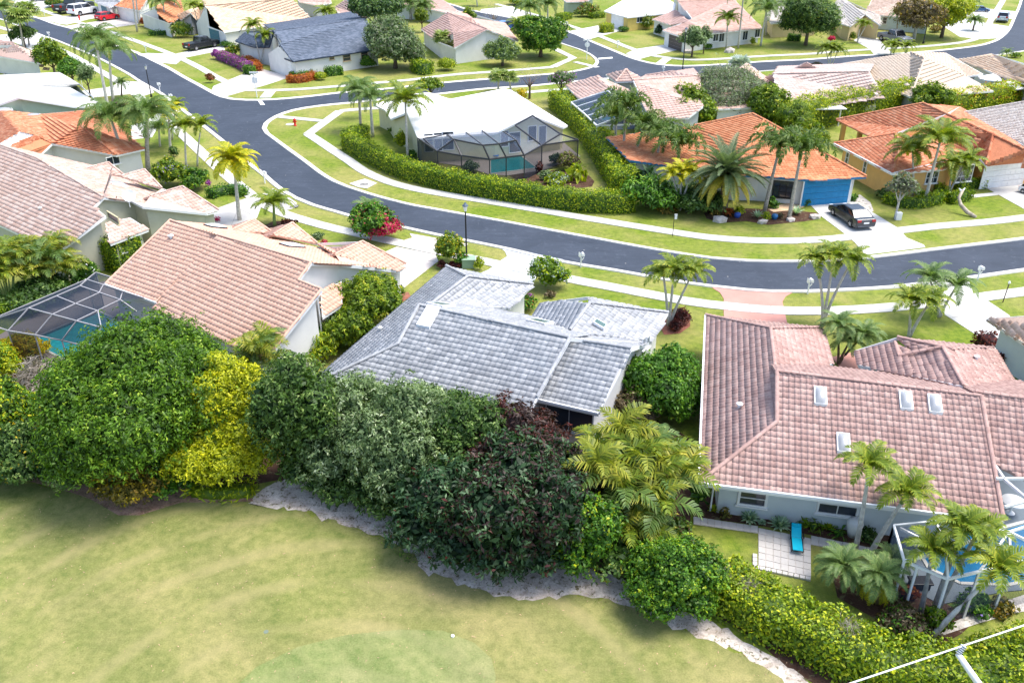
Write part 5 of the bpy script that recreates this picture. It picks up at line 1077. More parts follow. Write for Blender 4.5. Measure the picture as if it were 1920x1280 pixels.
V = {'a': (1137.5, 257, E_), 'b': (1301.6, 235.8, 3.6), 'c': (1411, 213.8, 5.0), 'd': (1432.8, 225, 5.0), 'e': (1402, 276, 3.9), 'f': (1378, 328, E_), 'g': (1424.5, 329, E_), 'h': (1530, 338, E_), 'i': (1624.5, 331, E_), 'j': (1500, 262, 3.3), 'k': (1490, 255, 3.6), 'l': (1450, 214, E_), 'm': (1250, 222, E_), 'n': (1180, 300, E_)}
H16 = simple('house with an orange tile roof and bright blue garage door', V, [['a', 'n', 'f', 'e', 'd', 'c', 'b'], ['d', 'i', 'h', 'g', 'f', 'e']], [['a', 'n', 'f', 'g', 'h', 'i', 'd', 'c', 'b']], W_WHITE, T_ORANGE, (.33, .36), caps=[('b', 'c'), ('c', 'd'), ('d', 'e'), ('e', 'f'), ('d', 'i')], inset=.55, fascia=plain('blue_fascia', (.03, .2, .4), .5, .05))
panel_door(H16, 4, 1549, 357, 4.7, 2.35, G_BLUE); window(H16, 3, 1468, 355, 1.8, 1.5, nx=3, ny=3, frame=BLACK)
# -- beyond the back road
V = {'a': (1272.8, 3.5, 5.6), 'a2': (1298, 36, 3.4), 'b': (1375, -2, 5.6), 'c': (1429, 52.5, E_), 'd': (1327.5, 64, E_), 'e': (1283.8, 70, E_), 'f': (1242, 57, E_), 'g': (1292.5, 40.5, 3.5), 'h': (1365, -22, 3), 'i': (1262, -16, 3), 'j': (1222.5, 36.5, E_), 'k': (1267, 18.6, 3.4), 'l': (1257.5, 47, E_)}
H22 = simple('white house with a faded rose brown roof and dark garage', V, [['a', 'a2', 'g', 'd', 'c', 'b'], ['f', 'e', 'd', 'g'], ['a', 'b', 'h', 'i'], ['j', 'l', 'g', 'k']], [['e', 'd', 'c', 'b', 'h', 'i', 'a', 'a2', 'f'], ['j', 'l', 'a2', 'k']], W_WHITE, T_BROWN, caps=[('a', 'b')])
panel_door(H22, 8, 1267, 77, 4.6, 2.2, G_BROWN)
for x, y in ((1342, 69), (1353, 70), (1397, 67), (1420, 62)): window(H22, 1, x, y, 1.2, 1.5, nx=2)
V = {'a': (1133, 21, E_), 'b': (1183, -8, 4), 'c': (1240, -8, 4.4), 'd': (1268, 8, 3.5), 'e': (1262, 24, E_), 'f': (1177, 33, E_)}
H23 = simple('bright yellow house with white roof beyond the back road', V, [['a', 'f', 'e', 'd', 'c', 'b']], [['a', 'f', 'e', 'd', 'c', 'b']], W_YELLOW, T_WHITE, tile=None); panel_door(H23, 0, 1158, 37, 4.6, 2.2, WHITE); window(H23, 1, 1199, 36, 1.3, 1.2)
V = {'a': (1552.5, 20, E_), 'b': (1575, -5, 3.6), 'c': (1603, 14, 3.6), 'd': (1622, 27, 4.0), 'e': (1594, 50, E_), 'f': (1576, 44, E_), 'g': (1651, 48, E_), 'h': (1650, 30, 2.8)}
H24 = simple('tan stucco house with brown roof and arched entry', V, [['a', 'f', 'e', 'd', 'c', 'b'], ['d', 'g', 'h', 'c']], [['a', 'f', 'e', 'd', 'g', 'h', 'b']], W_TAN, T_GTAN)
V = {'a': (1436, 30, E_), 'b': (1462, -8, 4), 'c': (1520, -8, 4), 'd': (1535, 40, E_), 'e': (1446, 44, E_)}
simple('tan house behind the tall dark conifer', V, [['a', 'e', 'd', 'c', 'b']], [['a', 'e', 'd', 'c', 'b']], W_TAN, T_GTAN)
V = {'a': (1622, 26, E_), 'b': (1640, -12, 5.0), 'c': (1730, -12, 5), 'd': (1745, 38, E_)}
H25 = simple('pale blue house with ribbed brown tan roof at the top right', V, [['a', 'd', 'c', 'b']], [['a', 'd', 'c', 'b']], plain('stucco_ice', (.6, .7, .74), .8, .05), T_BTAN)
for x, y, w_ in ((1659, 39, .8), (1695, 42, .9), (1720, 45, 1.2)): window(H25, 0, x, y, w_, 1.2, nx=1, ny=2)
V = {'a': (1850.8, 597, E_), 'b': (1990, 588, 4.2), 'c': (2040, 690, 4.2), 'd': (1990, 690, E_), 'e': (1921, 643, E_)}
H26 = simple('house corner with mottled tan roof and pale wall at the right edge', V, [['a', 'e', 'd', 'c', 'b']], [['a', 'e', 'd', 'c', 'b']], W_BLUE, T_BTAN, (.33, .36), inset=.5)
# ================= screen cages, pools, things in the yards =================
ALL_CAGES = {}
def cage(label, O, posts, bars, panels, mat, scr, w=.09, name='pool_cage'):
    e = ALL_CAGES[label] = empty(name, O, label, 'pool cage'); f = lambda q: (np.array(q) if len(q) == 3 and isinstance(q, np.ndarray) else P(*q)) - O
    for a, b in posts: m = MB(); m.bar(f(a), f(b), w); m.build('post', mat, e)
    for a, b in bars: m = MB(); m.bar(f(a), f(b), w, w * 1.3); m.build('roof_beam', mat, e)
    for p in panels: m = MB(); m.poly([f(q) for q in p]); m.build('screen_panel', scr, e)
    return e
def pool(label, px, mat, deckpx, deckmat, zd=.05, cat='pool', coping=True):
    O = P(*px[0]); O[2] = 0; deck = sheet('pool_deck', [P(x, y) for x, y in deckpx], deckmat, zd, thick=.04)
    e = empty('swimming_pool', O, label, cat); w = sheet('water', [P(x, y) - O for x, y in px], mat, zd + .012, kind=None, parent=e)
    m = MB(); 
    for i in range(len(px)): a, b = P(*px[i]) - O, P(*px[(i + 1) % len(px)]) - O; a[2] = b[2] = zd + .02; m.bar(a, b, .16, .05)
    m.build('coping', CONC, e)
# cage of the salmon house
c3 = dict(a=(53.6, 577.5, 3.5), b=(150, 536, 3.5), d=(225.3, 562, 3.5), c=(186, 549, 3.5), g=(107, 555.6, 3.5), h=(143, 570, 3.5), i=(183.8, 583, 3.5), j=(98.4, 589.5, 3.5), k=(143.3, 601.6, 3.5), l=(190, 614, 3.5),
          o0=(15.3, 620, 2.5), o1=(65.6, 628, 2.5), o2=(116, 638, 2.5), o3=(165, 650, 2.5), t0=(-30, 605, 2.5), t1=(163, 524, 2.7), t2=(193.6, 535, 2.7), t3=(229.7, 548, 2.7), t4=(270, 559, 2.7), u0=(179.4, 510.8, 2.6), u1=(207.8, 519.5, 2.6), e=(256, 584, 2.8), z=(288, 573, 2.7))
g = lambda s: [tuple(c3[q] for q in x.split('-')) for x in s.split()]
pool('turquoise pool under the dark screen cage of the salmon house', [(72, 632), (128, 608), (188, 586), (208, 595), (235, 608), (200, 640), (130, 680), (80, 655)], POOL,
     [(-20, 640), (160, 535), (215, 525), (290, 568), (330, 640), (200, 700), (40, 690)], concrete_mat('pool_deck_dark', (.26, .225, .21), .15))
cage('dark screened pool cage with pale beams at the salmon house', P(120, 600), [((15.3, 620, 2.5), P(15.3, 620, 2.5) * [1, 1, 0]), (c3['t1'], P(*c3['t1']) * [1, 1, 0]), (c3['u0'], P(*c3['u0']) * [1, 1, 0]), (c3['o1'], P(*c3['o1']) * [1, 1, 0]), (c3['o2'], P(*c3['o2']) * [1, 1, 0]), (c3['t0'], P(*c3['t0']) * [1, 1, 0])],
     g('a-b b-d g-h h-i c-j d-k a-k a-o0 j-o1 k-o2 l-o3 k-l i-l d-e t1-b t2-c t3-d t0-t1 t1-t4 u0-u1 u0-t1 u1-t2 t0-o0 o0-o1 o1-o2 o2-o3 t0-a'),
     g('a-b-d-l-k t0-t1-b-a t1-t4-d-b a-o0-t0 a-k-o1-o0 k-l-o3-o1 d-z-e-l u0-u1-t2-t1') + [(c3['t0'], c3['t1'], P(*c3['t1']) * [1, 1, 0], P(*c3['t0']) * [1, 1, 0]), (c3['t1'], c3['u0'], P(*c3['u0']) * [1, 1, 0], P(*c3['t1']) * [1, 1, 0]), (c3['o0'], c3['o1'], P(*c3['o1']) * [1, 1, 0], P(*c3['o0']) * [1, 1, 0])],
     plain('pale_bronze_beam', (.34, .33, .34), .5, .05), screen_mat('insect_screen_dark', (.018, .026, .042), .5), .06)
# cage of the white roofed corner house
DN = lambda x, y, z: P(x, y, z) * np.array([1, 1, 0])
T14 = [(783, 259, 2.7), (820, 284, 2.5), (865, 292, 2.5), (918, 299, 2.5), (949, 295, 2.5), (983, 291, 2.6), (1016, 272.5, 2.7), (1084, 262.5, 2.6)]
I14 = [(794, 260, 2.75), (838, 252, 2.85), (872, 247, 2.9), (901, 243, 2.95), (945, 248, 2.95), (966, 235, 3.6), (998.6, 217, 4.35), (1051, 251.4, 3.3)]
M14 = [(851, 261.5, 3.7), (905.6, 272.5, 3.8), (936, 270, 3.8), (968, 263, 3.9)]
pool('turquoise pool in the black screen cage of the corner house', [(919, 301), (978, 294), (1006, 316), (960, 322), (919, 327)], POOL, [(784, 282), (820, 306), (866, 312), (918, 328), (950, 330), (984, 325), (1016, 321), (1088, 294), (1050, 262), (940, 262), (800, 268)], DECK)
pan = [(T14[i], T14[i + 1], DN(*T14[i + 1]), DN(*T14[i])) for i in range(7)]
top = [(T14[0], I14[0], T14[1]), (T14[1], I14[0], I14[1], M14[0]), (T14[1], M14[0], T14[2]), (T14[2], M14[0], M14[1], T14[3]), (M14[0], I14[1], I14[2], M14[1]), (M14[1], I14[2], I14[3], M14[2]), (T14[3], M14[1], M14[2], T14[4]), (T14[4], M14[2], M14[3], T14[5]), (M14[2], I14[3], I14[4], M14[3]), (M14[3], I14[4], I14[5], T14[6], T14[5]), (T14[6], I14[5], I14[6], I14[7]), (T14[6], I14[7], T14[7])]
br = [(T14[i], T14[i + 1]) for i in range(7)] + [(T14[1], M14[0]), (M14[0], I14[1]), (M14[0], M14[1]), (M14[1], M14[2]), (M14[2], M14[3]), (T14[2], M14[0]), (M14[1], T14[3]), (M14[1], I14[2]), (M14[2], T14[4]), (M14[2], I14[3]), (M14[3], T14[5]), (M14[3], I14[4]), (I14[5], T14[6]), (I14[6], I14[7]), (I14[7], T14[7]), (I14[5], I14[6]), (T14[1], I14[0]), (I14[7], T14[6]), (I14[0], I14[3])]
br += [((a[0], a[1], 0.9) if False else a, b) for a, b in []]
cage('black screened pool cage with dark beams behind the long hedge', P(930, 300), [(a, DN(*a)) for a in T14] + [((783, 259, 2.7), (783, 259, 2.6))], br, pan, DARKALU, screen_mat('insect_screen_black', (.022, .03, .045), .64), .11)
for p in top: m = MB(); m.poly([P(*q) - P(930, 300) for q in p]); m.build('roof_screen', MATS.get('insect_screen_top') or screen_mat('insect_screen_top', (.10, .13, .19), .26), ALL_CAGES['black screened pool cage with dark beams behind the long hedge'])
# pale cage by the rose roofs
T15 = [(1071, 192.5, 2.6), (1096, 214, 2.6), (1119, 236, 2.6), (1172, 234, 2.6), (1227, 232, 2.6), (1200, 205, 2.8), (1170, 180, 3.0), (1133, 175, 3.0)]
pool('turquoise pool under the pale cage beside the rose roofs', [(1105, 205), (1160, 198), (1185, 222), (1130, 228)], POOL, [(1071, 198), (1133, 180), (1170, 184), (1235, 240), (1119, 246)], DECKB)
b15 = [(T15[i], T15[(i + 1) % 8]) for i in range(8)] + [((1071 + 9.5 * k, 192.5 + 8.7 * k, 2.6), (1140 + 9 * k, 171 + 8 * k, 4.0)) for k in range(6)] + [((1140, 171, 4.0), (1188, 212, 4.0))] + [((1188, 212, 4.0), T15[4]), ((1140 + 9 * 2, 187, 4.0), T15[6]), ((1140 + 9 * 4, 203, 4.0), T15[5])]
cage('pale screened pool cage with white beams beside rose roofs', P(1140, 205), [(a, DN(*a)) for a in T15[:5]], b15, [(T15[0], T15[2], (1188, 212, 4.0), (1140, 171, 4.0)), ((1140, 171, 4.0), (1188, 212, 4.0), T15[4], T15[6], T15[7]), (T15[2], T15[4], (1188, 212, 4.0))], ALU, screen_mat('insect_screen_blue', (.035, .055, .10), .5), .12)
# white cage and blue pool at the lower right
Tc = [(1676, 985, 2.5), (1695.5, 1051, 2.5), (1777, 1085, 2.5), (1895, 1057, 2.6), (1985, 1035, 2.6)]
Ic = [(1755, 977, 2.7), (1774, 1034, 3.3), (1866, 993, 3.5), (1892, 997, 3.5), (1985, 968, 3.5)]
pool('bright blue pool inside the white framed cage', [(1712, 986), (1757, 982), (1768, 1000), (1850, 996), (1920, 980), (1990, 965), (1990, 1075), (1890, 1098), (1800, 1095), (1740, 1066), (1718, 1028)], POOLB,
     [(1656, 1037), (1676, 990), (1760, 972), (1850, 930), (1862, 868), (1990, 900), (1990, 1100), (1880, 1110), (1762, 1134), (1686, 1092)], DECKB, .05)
cage('white framed screen cage over the blue pool', P(1800, 1030), [(a, DN(*a)) for a in Tc] + [((1720, 1061, 2.5), DN(1720, 1061, 2.5)), ((1836, 1071, 2.55), DN(1836, 1071, 2.55)), ((1676, 985, 2.5), DN(1676, 985, 2.5))],
     [(Tc[i], Tc[i + 1]) for i in range(4)] + [(Tc[0], Ic[0]), (Ic[0], Ic[1]), (Ic[1], Tc[2]), (Tc[1], Ic[1]), ((1688, 990, 2.5), Ic[1]), (Ic[1], Ic[2]), (Ic[2], Ic[3]), (Ic[3], Ic[4]), (Ic[3], Tc[3]), (Ic[3], (1836, 1071, 2.55)), (Ic[3], (1985, 1042, 2.6)), (Ic[2], (1884, 989, 2.7)),
      ((1884, 989, 2.7), (1985, 962, 3.4)), ((1862, 867, 3.4), (1885, 900, 3.4)), ((1885, 900, 3.4), (1985, 985, 3.4)), ((1868, 897, 3.4), (1985, 897, 3.4)), ((1884, 950, 3.4), (1985, 925, 3.4))],
     [(Tc[0], Tc[1], Ic[1], Ic[0]), (Tc[1], Tc[2], Ic[1]), (Ic[1], Tc[2], Tc[3], Ic[3]), (Ic[3], Tc[3], Tc[4], Ic[4])] + [(Tc[i], Tc[i + 1], DN(*Tc[i + 1]), DN(*Tc[i])) for i in range(4)], ALU, SCREEN_P, .085)
def table_round(px, py, label, r=.55, h=.72):
    o = P(px, py); e = empty('round_table', o, label, 'table'); m = MB(); m.lathe((0, 0, h), [(r, 0), (r, .04)], 20); m.build('tabletop', WHITE, e); m = MB(); m.lathe((0, 0, 0), [(.3, 0), (.28, .04), (.05, .08), (.05, h)], 12); m.build('pedestal', WHITE, e)
table_round(1893, 962, 'white round patio table under the white framed cage')
m = MB(); m.box((0, 0, .4), (.95, .55, .1)); m.box((0, 0, .2), (.8, .45, .4)); tag(m.build('storage_bench', BLACK, None, loc=P(1722, 1101), bevel=.03), 'black storage bench inside the white framed cage', 'bench')
# patio of square pavers, edging stones
def grid_pavers(name, corners, nx, ny, mat, gap=.03, z=.05, skip=()):
    a, b, c, d = [P(*q) for q in corners]         # a-b along x, a-d along y
    O = a.copy(); root = sheet(name, [a, b, c, d], SAND, .022)
    for i in range(nx):
        for j in range(ny):
            if (i, j) in skip: continue
            def q(u, v): return (a * (1 - u) + b * u) * (1 - v) + (d * (1 - u) + c * u) * v
            u0, u1, v0, v1 = (i + gap) / nx, (i + 1 - gap) / nx, (j + gap) / ny, (j + 1 - gap) / ny; zz = z + random.uniform(-.008, .008)
            pts = [q(u0, v0), q(u1, v0), q(u1, v1), q(u0, v1)]; cc = sum(pts) / 4
            vs = [(p[0] - cc[0], p[1] - cc[1], random.uniform(-.003, .003)) for p in pts] + [(p[0] - cc[0], p[1] - cc[1], -.05) for p in pts]
            link('paver', raw_mesh('paver', vs, [(0, 1, 2, 3), (0, 4, 5, 1), (1, 5, 6, 2), (2, 6, 7, 3), (3, 7, 4, 0)], [random.random() * 1.2] * 8), mat, root, loc=(cc[0], cc[1], zz))
PAV = concrete_mat('paver_concrete', (.62, .585, .55), .2)
grid_pavers('patio', [(1421.7, 1060.5), (1520.5, 1082), (1520, 1010), (1421.7, 990)], 7, 6, PAV)
grid_pavers('garden_path', [(1300, 983), (1421, 1000), (1421, 987), (1300, 969)], 9, 1, PAV); grid_pavers('garden_path', [(1520, 1021), (1650, 1046), (1656, 1032), (1521, 1004)], 9, 1, PAV)
def edge_stones(a, b, n, label):
    A, B = P(*a), P(*b); e = empty('stone_edging', A, label, 'edging')
    for i in range(n):
        c = A + (B - A) * (i + .5) / n - A; m = MB(); m.box((0, 0, .05), ((np.linalg.norm(B - A)) / n * .92, .2, .12), tint=random.random()); m.build('edging_stone', PAV, e, loc=[float(x) for x in c], bevel=.02); e.children[-1].rotation_euler[2] = math.atan2(B[1] - A[1], B[0] - A[0])
edge_stones((1413, 1064), (1520, 1087), 10, 'scalloped stone edging along the low side of the patio'); edge_stones((1415, 1040), (1415, 1062), 3, 'short stone edging at the left corner of the patio')
# lounger
def lounger():
    o = P(1492, 1018); e = empty('sun_lounger', o, 'bright turquoise sling lounger standing on the paver patio', 'sun lounger', rz=math.radians(78)); e.scale = (.86, .8, .8)
    m = MB()
    for s in (-1, 1): m.tube([(-.95, s * .3, .3), (.15, s * .3, .33)], .025, 6); m.tube([(.1, s * .3, .33), (.85, s * .3, .72)], .025, 6)
    m.tube([(-.95, -.3, .3), (-.95, .3, .3)], .025, 6); m.tube([(.85, -.3, .72), (.85, .3, .72)], .025, 6); m.build('frame', BLACK, e, smooth=True)
    for x, s in ((-.75, -1), (-.75, 1), (.25, -1), (.25, 1)): l = MB(); l.tube([(x, s * .3, .31), (x - .05, s * .31, 0)], .02, 6); l.build('leg', BLACK, e)
    for s in (-1, 1): l = MB(); l.bar((-.1, s * .36, .52), (.3, s * .36, .56), .06, .03); l.tube([(.0, s * .36, .5), (.0, s * .33, .3)], .015, 5); l.build('armrest', BLACK, e)
    CY = plain('turquoise_sling', (.0, .52, .70), .6, .05, bmp=.1); l = MB(); l.box((-.42, 0, .34), (1.0, .54, .02)); l.build('seat', CY, e)
    l = MB(); l.add([(.1, -.27, .345), (.84, -.27, .735), (.84, .27, .735), (.1, .27, .345)], [(0, 1, 2, 3)]); l.build('backrest', CY, e)
    l = MB(); l.box((.72, 0, .70), (.22, .46, .06)); l.build('headrest', CY, e, bevel=.02); e.children[-1].rotation_euler = (0, 0, 0)
lounger()
def pot_grill(px, py):
    e = empty('grill', P(px, py), 'white covered kettle grill beside the pale blue wall', 'grill'); m = MB(); m.lathe((0, 0, 0), [(.22, 0), (.3, .35), (.36, .62), (.36, .78), (.28, .95), (.1, 1.05)], 14); m.build('cover', WHITE, e, smooth=True)
pot_grill(1598, 1004)
m = MB(); m.lathe((0, 0, .45), [(.3, -.12), (.3, .12)], 16); m.box((0, 0, .2), (.4, .2, .4)); tag(m.build('hose_reel', plain('green_plastic', (.02, .25, .15), .5, .1), None, loc=P(1592, 984)), 'green hose reel against the pale blue wall by the grill', 'hose reel')
def loungers14(px, py, col, label, az):
    e = empty('deck_lounger', P(px, py), label, 'sun lounger', rz=az); m = MB()
    for x in (-.7, .3):
        for s in (-1, 1): m.tube([(x, s * .28, 0), (x, s * .28, .32)], .025, 5)
    m.build('legs', WHITE, e, kind='stuff'); l = MB(); l.box((-.35, 0, .34), (1.1, .6, .06)); l.build('seat', col, e); l = MB(); l.add([(.2, -.3, .36), (.85, -.3, .8), (.85, .3, .8), (.2, .3, .36)], [(0, 1, 2, 3)]); l.build('backrest', col, e)
loungers14(916, 292, plain('aqua_cushion', (.05, .48, .55), .6), 'aqua lounger on the deck of the black screened cage', 1.2); loungers14(934, 294, plain('royal_cushion', (.02, .16, .45), .6), 'royal blue lounger beside the aqua one in the black cage', 1.2)
m = MB(); m.lathe((0, 0, 0), [(.4, 0), (.55, .5), (.6, 1.3), (.5, 1.5)], 14); tag(m.build('pool_filter', plain('blue_barrel', (.01, .14, .5), .4), None, smooth=True, loc=P(992, 278)), 'large blue barrel against the wall inside the black cage', 'barrel')
# ---- lamps, mailboxes, hydrants, signs
def lamp(px, py, h, label, r=.07, lanternw=.3):
    e = empty('street_lamp', P(px, py), label, 'street lamp'); m = MB(); m.lathe((0, 0, 0), [(r * 2.2, 0), (r * 2, .25), (r, .4), (r * .8, h - .6), (r * .6, h - .55)], 10); m.build('post', BLACK, e, smooth=True)
    g_ = MB(); g_.lathe((0, 0, h - .55), [(lanternw * .3, 0), (lanternw * .62, .42)], 8); g_.build('lantern_glass', plain('frosted_glass', (.75, .75, .73), .3, .03, bmp=0), e)
    c = MB(); c.lathe((0, 0, h - .13), [(lanternw * .85, 0), (lanternw * .7, .08), (lanternw * .3, .2), (.03, .3)], 8); c.build('lantern_cap', plain('dark_cap', (.09, .12, .16), .5, .1, bmp=0), e)
lamp(875, 487, 4.6, 'black street lamp beside the croton bush near the grey driveway'); lamp(284, 182, 4.2, 'black street lamp at the white driveway left of the road'); lamp(1279, 139, 6.6, 'tall black street lamp standing beside the back road', .09); lamp(1731, 82, 6.4, 'tall black lamp post by the yellow tree at the back road bend', .09)
def mailbox(px, py, label, az=0.0, h=1.15, mat=WHITE, double=False):
    e = empty('mailbox', P(px, py), label, 'mailbox', 'white mailboxes along the kerbs', rz=az); e.scale = (.75, .75, .85); m = MB(); m.box((0, 0, h / 2), (.13, .13, h), taper=.8); m.bar((0, 0, h * .55), (.3, 0, h * .8), .07); m.build('post', mat, e)
    for s in ((-.32, .32) if double else (.18,)):
        b = MB(); n = 8; vs = []; 
        for y in (-.25, .25): vs += [(s - .13, y, h - .02), (s + .13, y, h - .02)] + [(s + .13 * math.cos(math.pi * k / n), y, h + .14 + .13 * math.sin(math.pi * k / n)) for k in range(n + 1)]
        kk = n + 3; b.add(vs, [tuple(range(kk)), tuple(range(2 * kk - 1, kk - 1, -1))] + [(i, (i + 1) % kk, kk + (i + 1) % kk, kk + i) for i in range(kk)]); b.build('box', mat, e)
    s_ = MB(); s_.add([(-.3, -.02, h), (-.05, -.02, h - .25), (-.02, -.02, h + .25), (-.28, -.02, h + .38), (-.3, .02, h), (-.05, .02, h - .25), (-.02, .02, h + .25), (-.28, .02, h + .38)], [(0, 1, 2, 3), (7, 6, 5, 4), (0, 4, 5, 1), (1, 5, 6, 2), (2, 6, 7, 3), (3, 7, 4, 0)]); s_.build('name_board', mat, e)
for q in ((1089, 501, 'white mailbox on the verge before the grey roofed house', .2), (1514, 551, 'white mailbox in a small mulch ring by the three slim palms', .2), (1832, 527, 'white mailbox near the right edge by the pale driveway', .2), (497, 344, 'white mailbox above the grey driveway at the road bend', .8),
          (93, 73, 'white mailbox on the far left kerb by the white driveway', .5), (84, 31, 'white mailbox on the grass triangle by the parked trucks', .5), (127.5, 45, 'white mailbox between the two far left driveways', .5), (274, 98, 'white mailbox on the verge near the black pickup', .5),
          (300, 172, 'white mailbox next to the left street lamp', .7), (322, 194, 'white mailbox behind the tall palm crowns at the kerb', .7), (1243, 140, 'white mailbox peeping over the rose roofs at the back road', 0), (1350, 136, 'white mailbox beside the silver palm on the back road', 0),
          (1158, 90, 'white mailbox on the narrow verge across from the stop sign', .4), (1062, 53, 'white mailbox before the yellow house driveway', .4)):
    mailbox(q[0], q[1], q[2], q[3])
mailbox(477, 160, 'double white mailbox by the pink flowers at the brick driveway', .4, 1.5, double=True)
def hydrant(px, py, label):
    e = empty('fire_hydrant', P(px, py), label, 'fire hydrant'); R_ = plain('hydrant_red', (.65, .02, .015), .4, .1); m = MB(); m.lathe((0, 0, 0), [(.2, 0), (.2, .06), (.13, .08), (.13, .62), (.19, .66), (.17, .78), (.05, .9)], 12); m.build('barrel', R_, e, smooth=True)
    m = MB(); m.tube([(-.25, 0, .5), (.25, 0, .5)], .07, 8); m.tube([(0, -.24, .5), (0, 0, .5)], .08, 8); m.build('nozzle', R_, e)
hydrant(553.5, 236, 'red fire hydrant on the corner grass by the road bend'); hydrant(149.5, 38, 'red fire hydrant in front of the white parked car')
def street_sign(px, py):
    e = empty('stop_sign', P(px, py), 'back of a white stop sign with street name blades on a white post', 'stop sign'); m = MB(); m.tube([(0, 0, 0), (0, 0, 3.2)], .06, 8); m.build('post', WHITE, e)
    m = MB(); n = 8; vs = [(math.cos((k + .5) * math.pi / 4) * .42, y, 2.35 + math.sin((k + .5) * math.pi / 4) * .42) for y in (-.02, .02) for k in range(8)]; m.add(vs, [tuple(range(7, -1, -1)), tuple(range(8, 16))] + [(i, (i + 1) % 8, 8 + (i + 1) % 8, 8 + i) for i in range(8)]); m.build('sign_plate', WHITE, e)
    m = MB(); m.box((0, 0, 3.05), (1.3, .04, .2)); m.box((0, 0, 3.27), (.04, 1.3, .2)); m.build('name_blade', WHITE, e)
street_sign(1100, 112)
def sign_pole(px0, py0):
    e = empty('stop_sign', P(px0, py0), 'tall white stop sign post at the corner beside the magenta flowers', 'stop sign'); m = MB(); m.tube([(0, 0, 0), (0, 0, 3.4)], .07, 8); m.build('post', WHITE, e); m = MB(); m.box((0, 0, 3.3), (1.2, .05, .24)); m.box((0, 0, 2.3), (.75, .05, .75)); m.build('sign_plate', WHITE, e, bevel=.02)
sign_pole(482, 183)
def yard_sign(px, py, label):
    e = empty('yard_sign', P(px, py), label, 'sign'); m = MB(); m.tube([(0, 0, 0), (0, 0, 1.9)], .03, 6); m.build('post', BLACK, e); m = MB(); m.box((.12, 0, 1.75), (.24, .03, .45)); m.build('board', WHITE, e)
yard_sign(1261, 443, 'small white sign on a black post beside the pavement')
e = empty('garden_lamp', P(1880, 567), 'slim dark garden lamp leaning beside the right pavement', 'lamp'); m = MB(); m.tube([(0, 0, 0), (.12, .1, 1.45)], .035, 6); m.build('post', plain('dark_brown', (.08, .05, .04), .5), e); m = MB(); m.lathe((.12, .1, 1.42), [(.05, 0), (.1, .1), (.04, .2)], 8); m.build('globe', ALU, e)
# green utility box
m = MB(); m.box((0, 0, .35), (1.0, .85, .7)); m.box((0, 0, .73), (1.08, .92, .08)); tag(m.build('utility_box', plain('utility_green', (.27, .38, .27), .5, .08), None, loc=P(879, 500), bevel=.03), 'pale green utility box beside the yellow bush and grey roof corner', 'utility box')
# upswept steel arm with insulator and wire at the lower right
o = P(1862, 1320, 13.6); base_ = np.array([o[0], o[1], 0]); e = empty('utility_pole', base_, 'white steel pole arm with insulator and wire at the lower right', 'utility pole')
a_ = P(1796, 1225, 14.3) - base_; b_ = P(1862, 1320, 13.6) - base_; m = MB(); m.tube([b_ * 1.0, a_], [.075, .055], 10); m.build('arm', ALU, e, smooth=True); m = MB(); m.tube([(0, 0, 0), (0, 0, 13.9)], [.16, .1], 12); m.build('mast', ALU, e, smooth=True)
m = MB(); i_ = P(1808, 1209, 14.45) - base_; d_ = i_ - a_
for k in range(5): m.tube([a_ + d_ * (k / 5), a_ + d_ * ((k + .5) / 5), a_ + d_ * ((k + 1) / 5)], [.03, .065, .03], 10)
m.build('insulator', plain('grey_porcelain', (.45, .5, .55), .3, .05), e)
w0, w1 = P(1400, 1345, 14.3), P(2050, 1128, 14.3); m = MB(); m.tube([w0 - base_, i_, w1 - base_], .016, 6); m.build('wire', ALU, e)
# ---- vehicles
def wheel(e, x, y, r, wd):
    m = MB(); n = 18; vs = []; prof = [(r * .6, -wd / 2), (r * .93, -wd / 2), (r, -wd / 3), (r, wd / 3), (r * .93, wd / 2), (r * .6, wd / 2)]
    for rr, yy in prof:
        for k in range(n): a = 2 * math.pi * k / n; vs.append((rr * math.cos(a), yy, rr * math.sin(a)))
    fs = []
    for i in range(len(prof) - 1):
        for k in range(n): fs.append((i * n + k, i * n + (k + 1) % n, (i + 1) * n + (k + 1) % n, (i + 1) * n + k))
    m.add(vs, fs); t = m.build('wheel', plain('tyre_rubber', (.02, .02, .022), .8, .1), e, loc=(x, y, r))
    h = MB(); s = 1 if y > 0 else -1; yy = s * wd * .42
    for k in range(5): a = 2 * math.pi * k / 5; h.bar((0, yy, 0), (math.cos(a) * r * .62, yy, math.sin(a) * r * .62), .05, .07)
    vs = [(r * .62 * math.cos(2 * math.pi * k / n), yy - s * .03, r * .62 * math.sin(2 * math.pi * k / n)) for k in range(n)]; h.add(vs, [tuple(range(n)) if s < 0 else tuple(range(n - 1, -1, -1))]); h.build('rim', plain('alloy_rim', (.5, .5, .52), .3, .05, metal=.6, bmp=0), t)
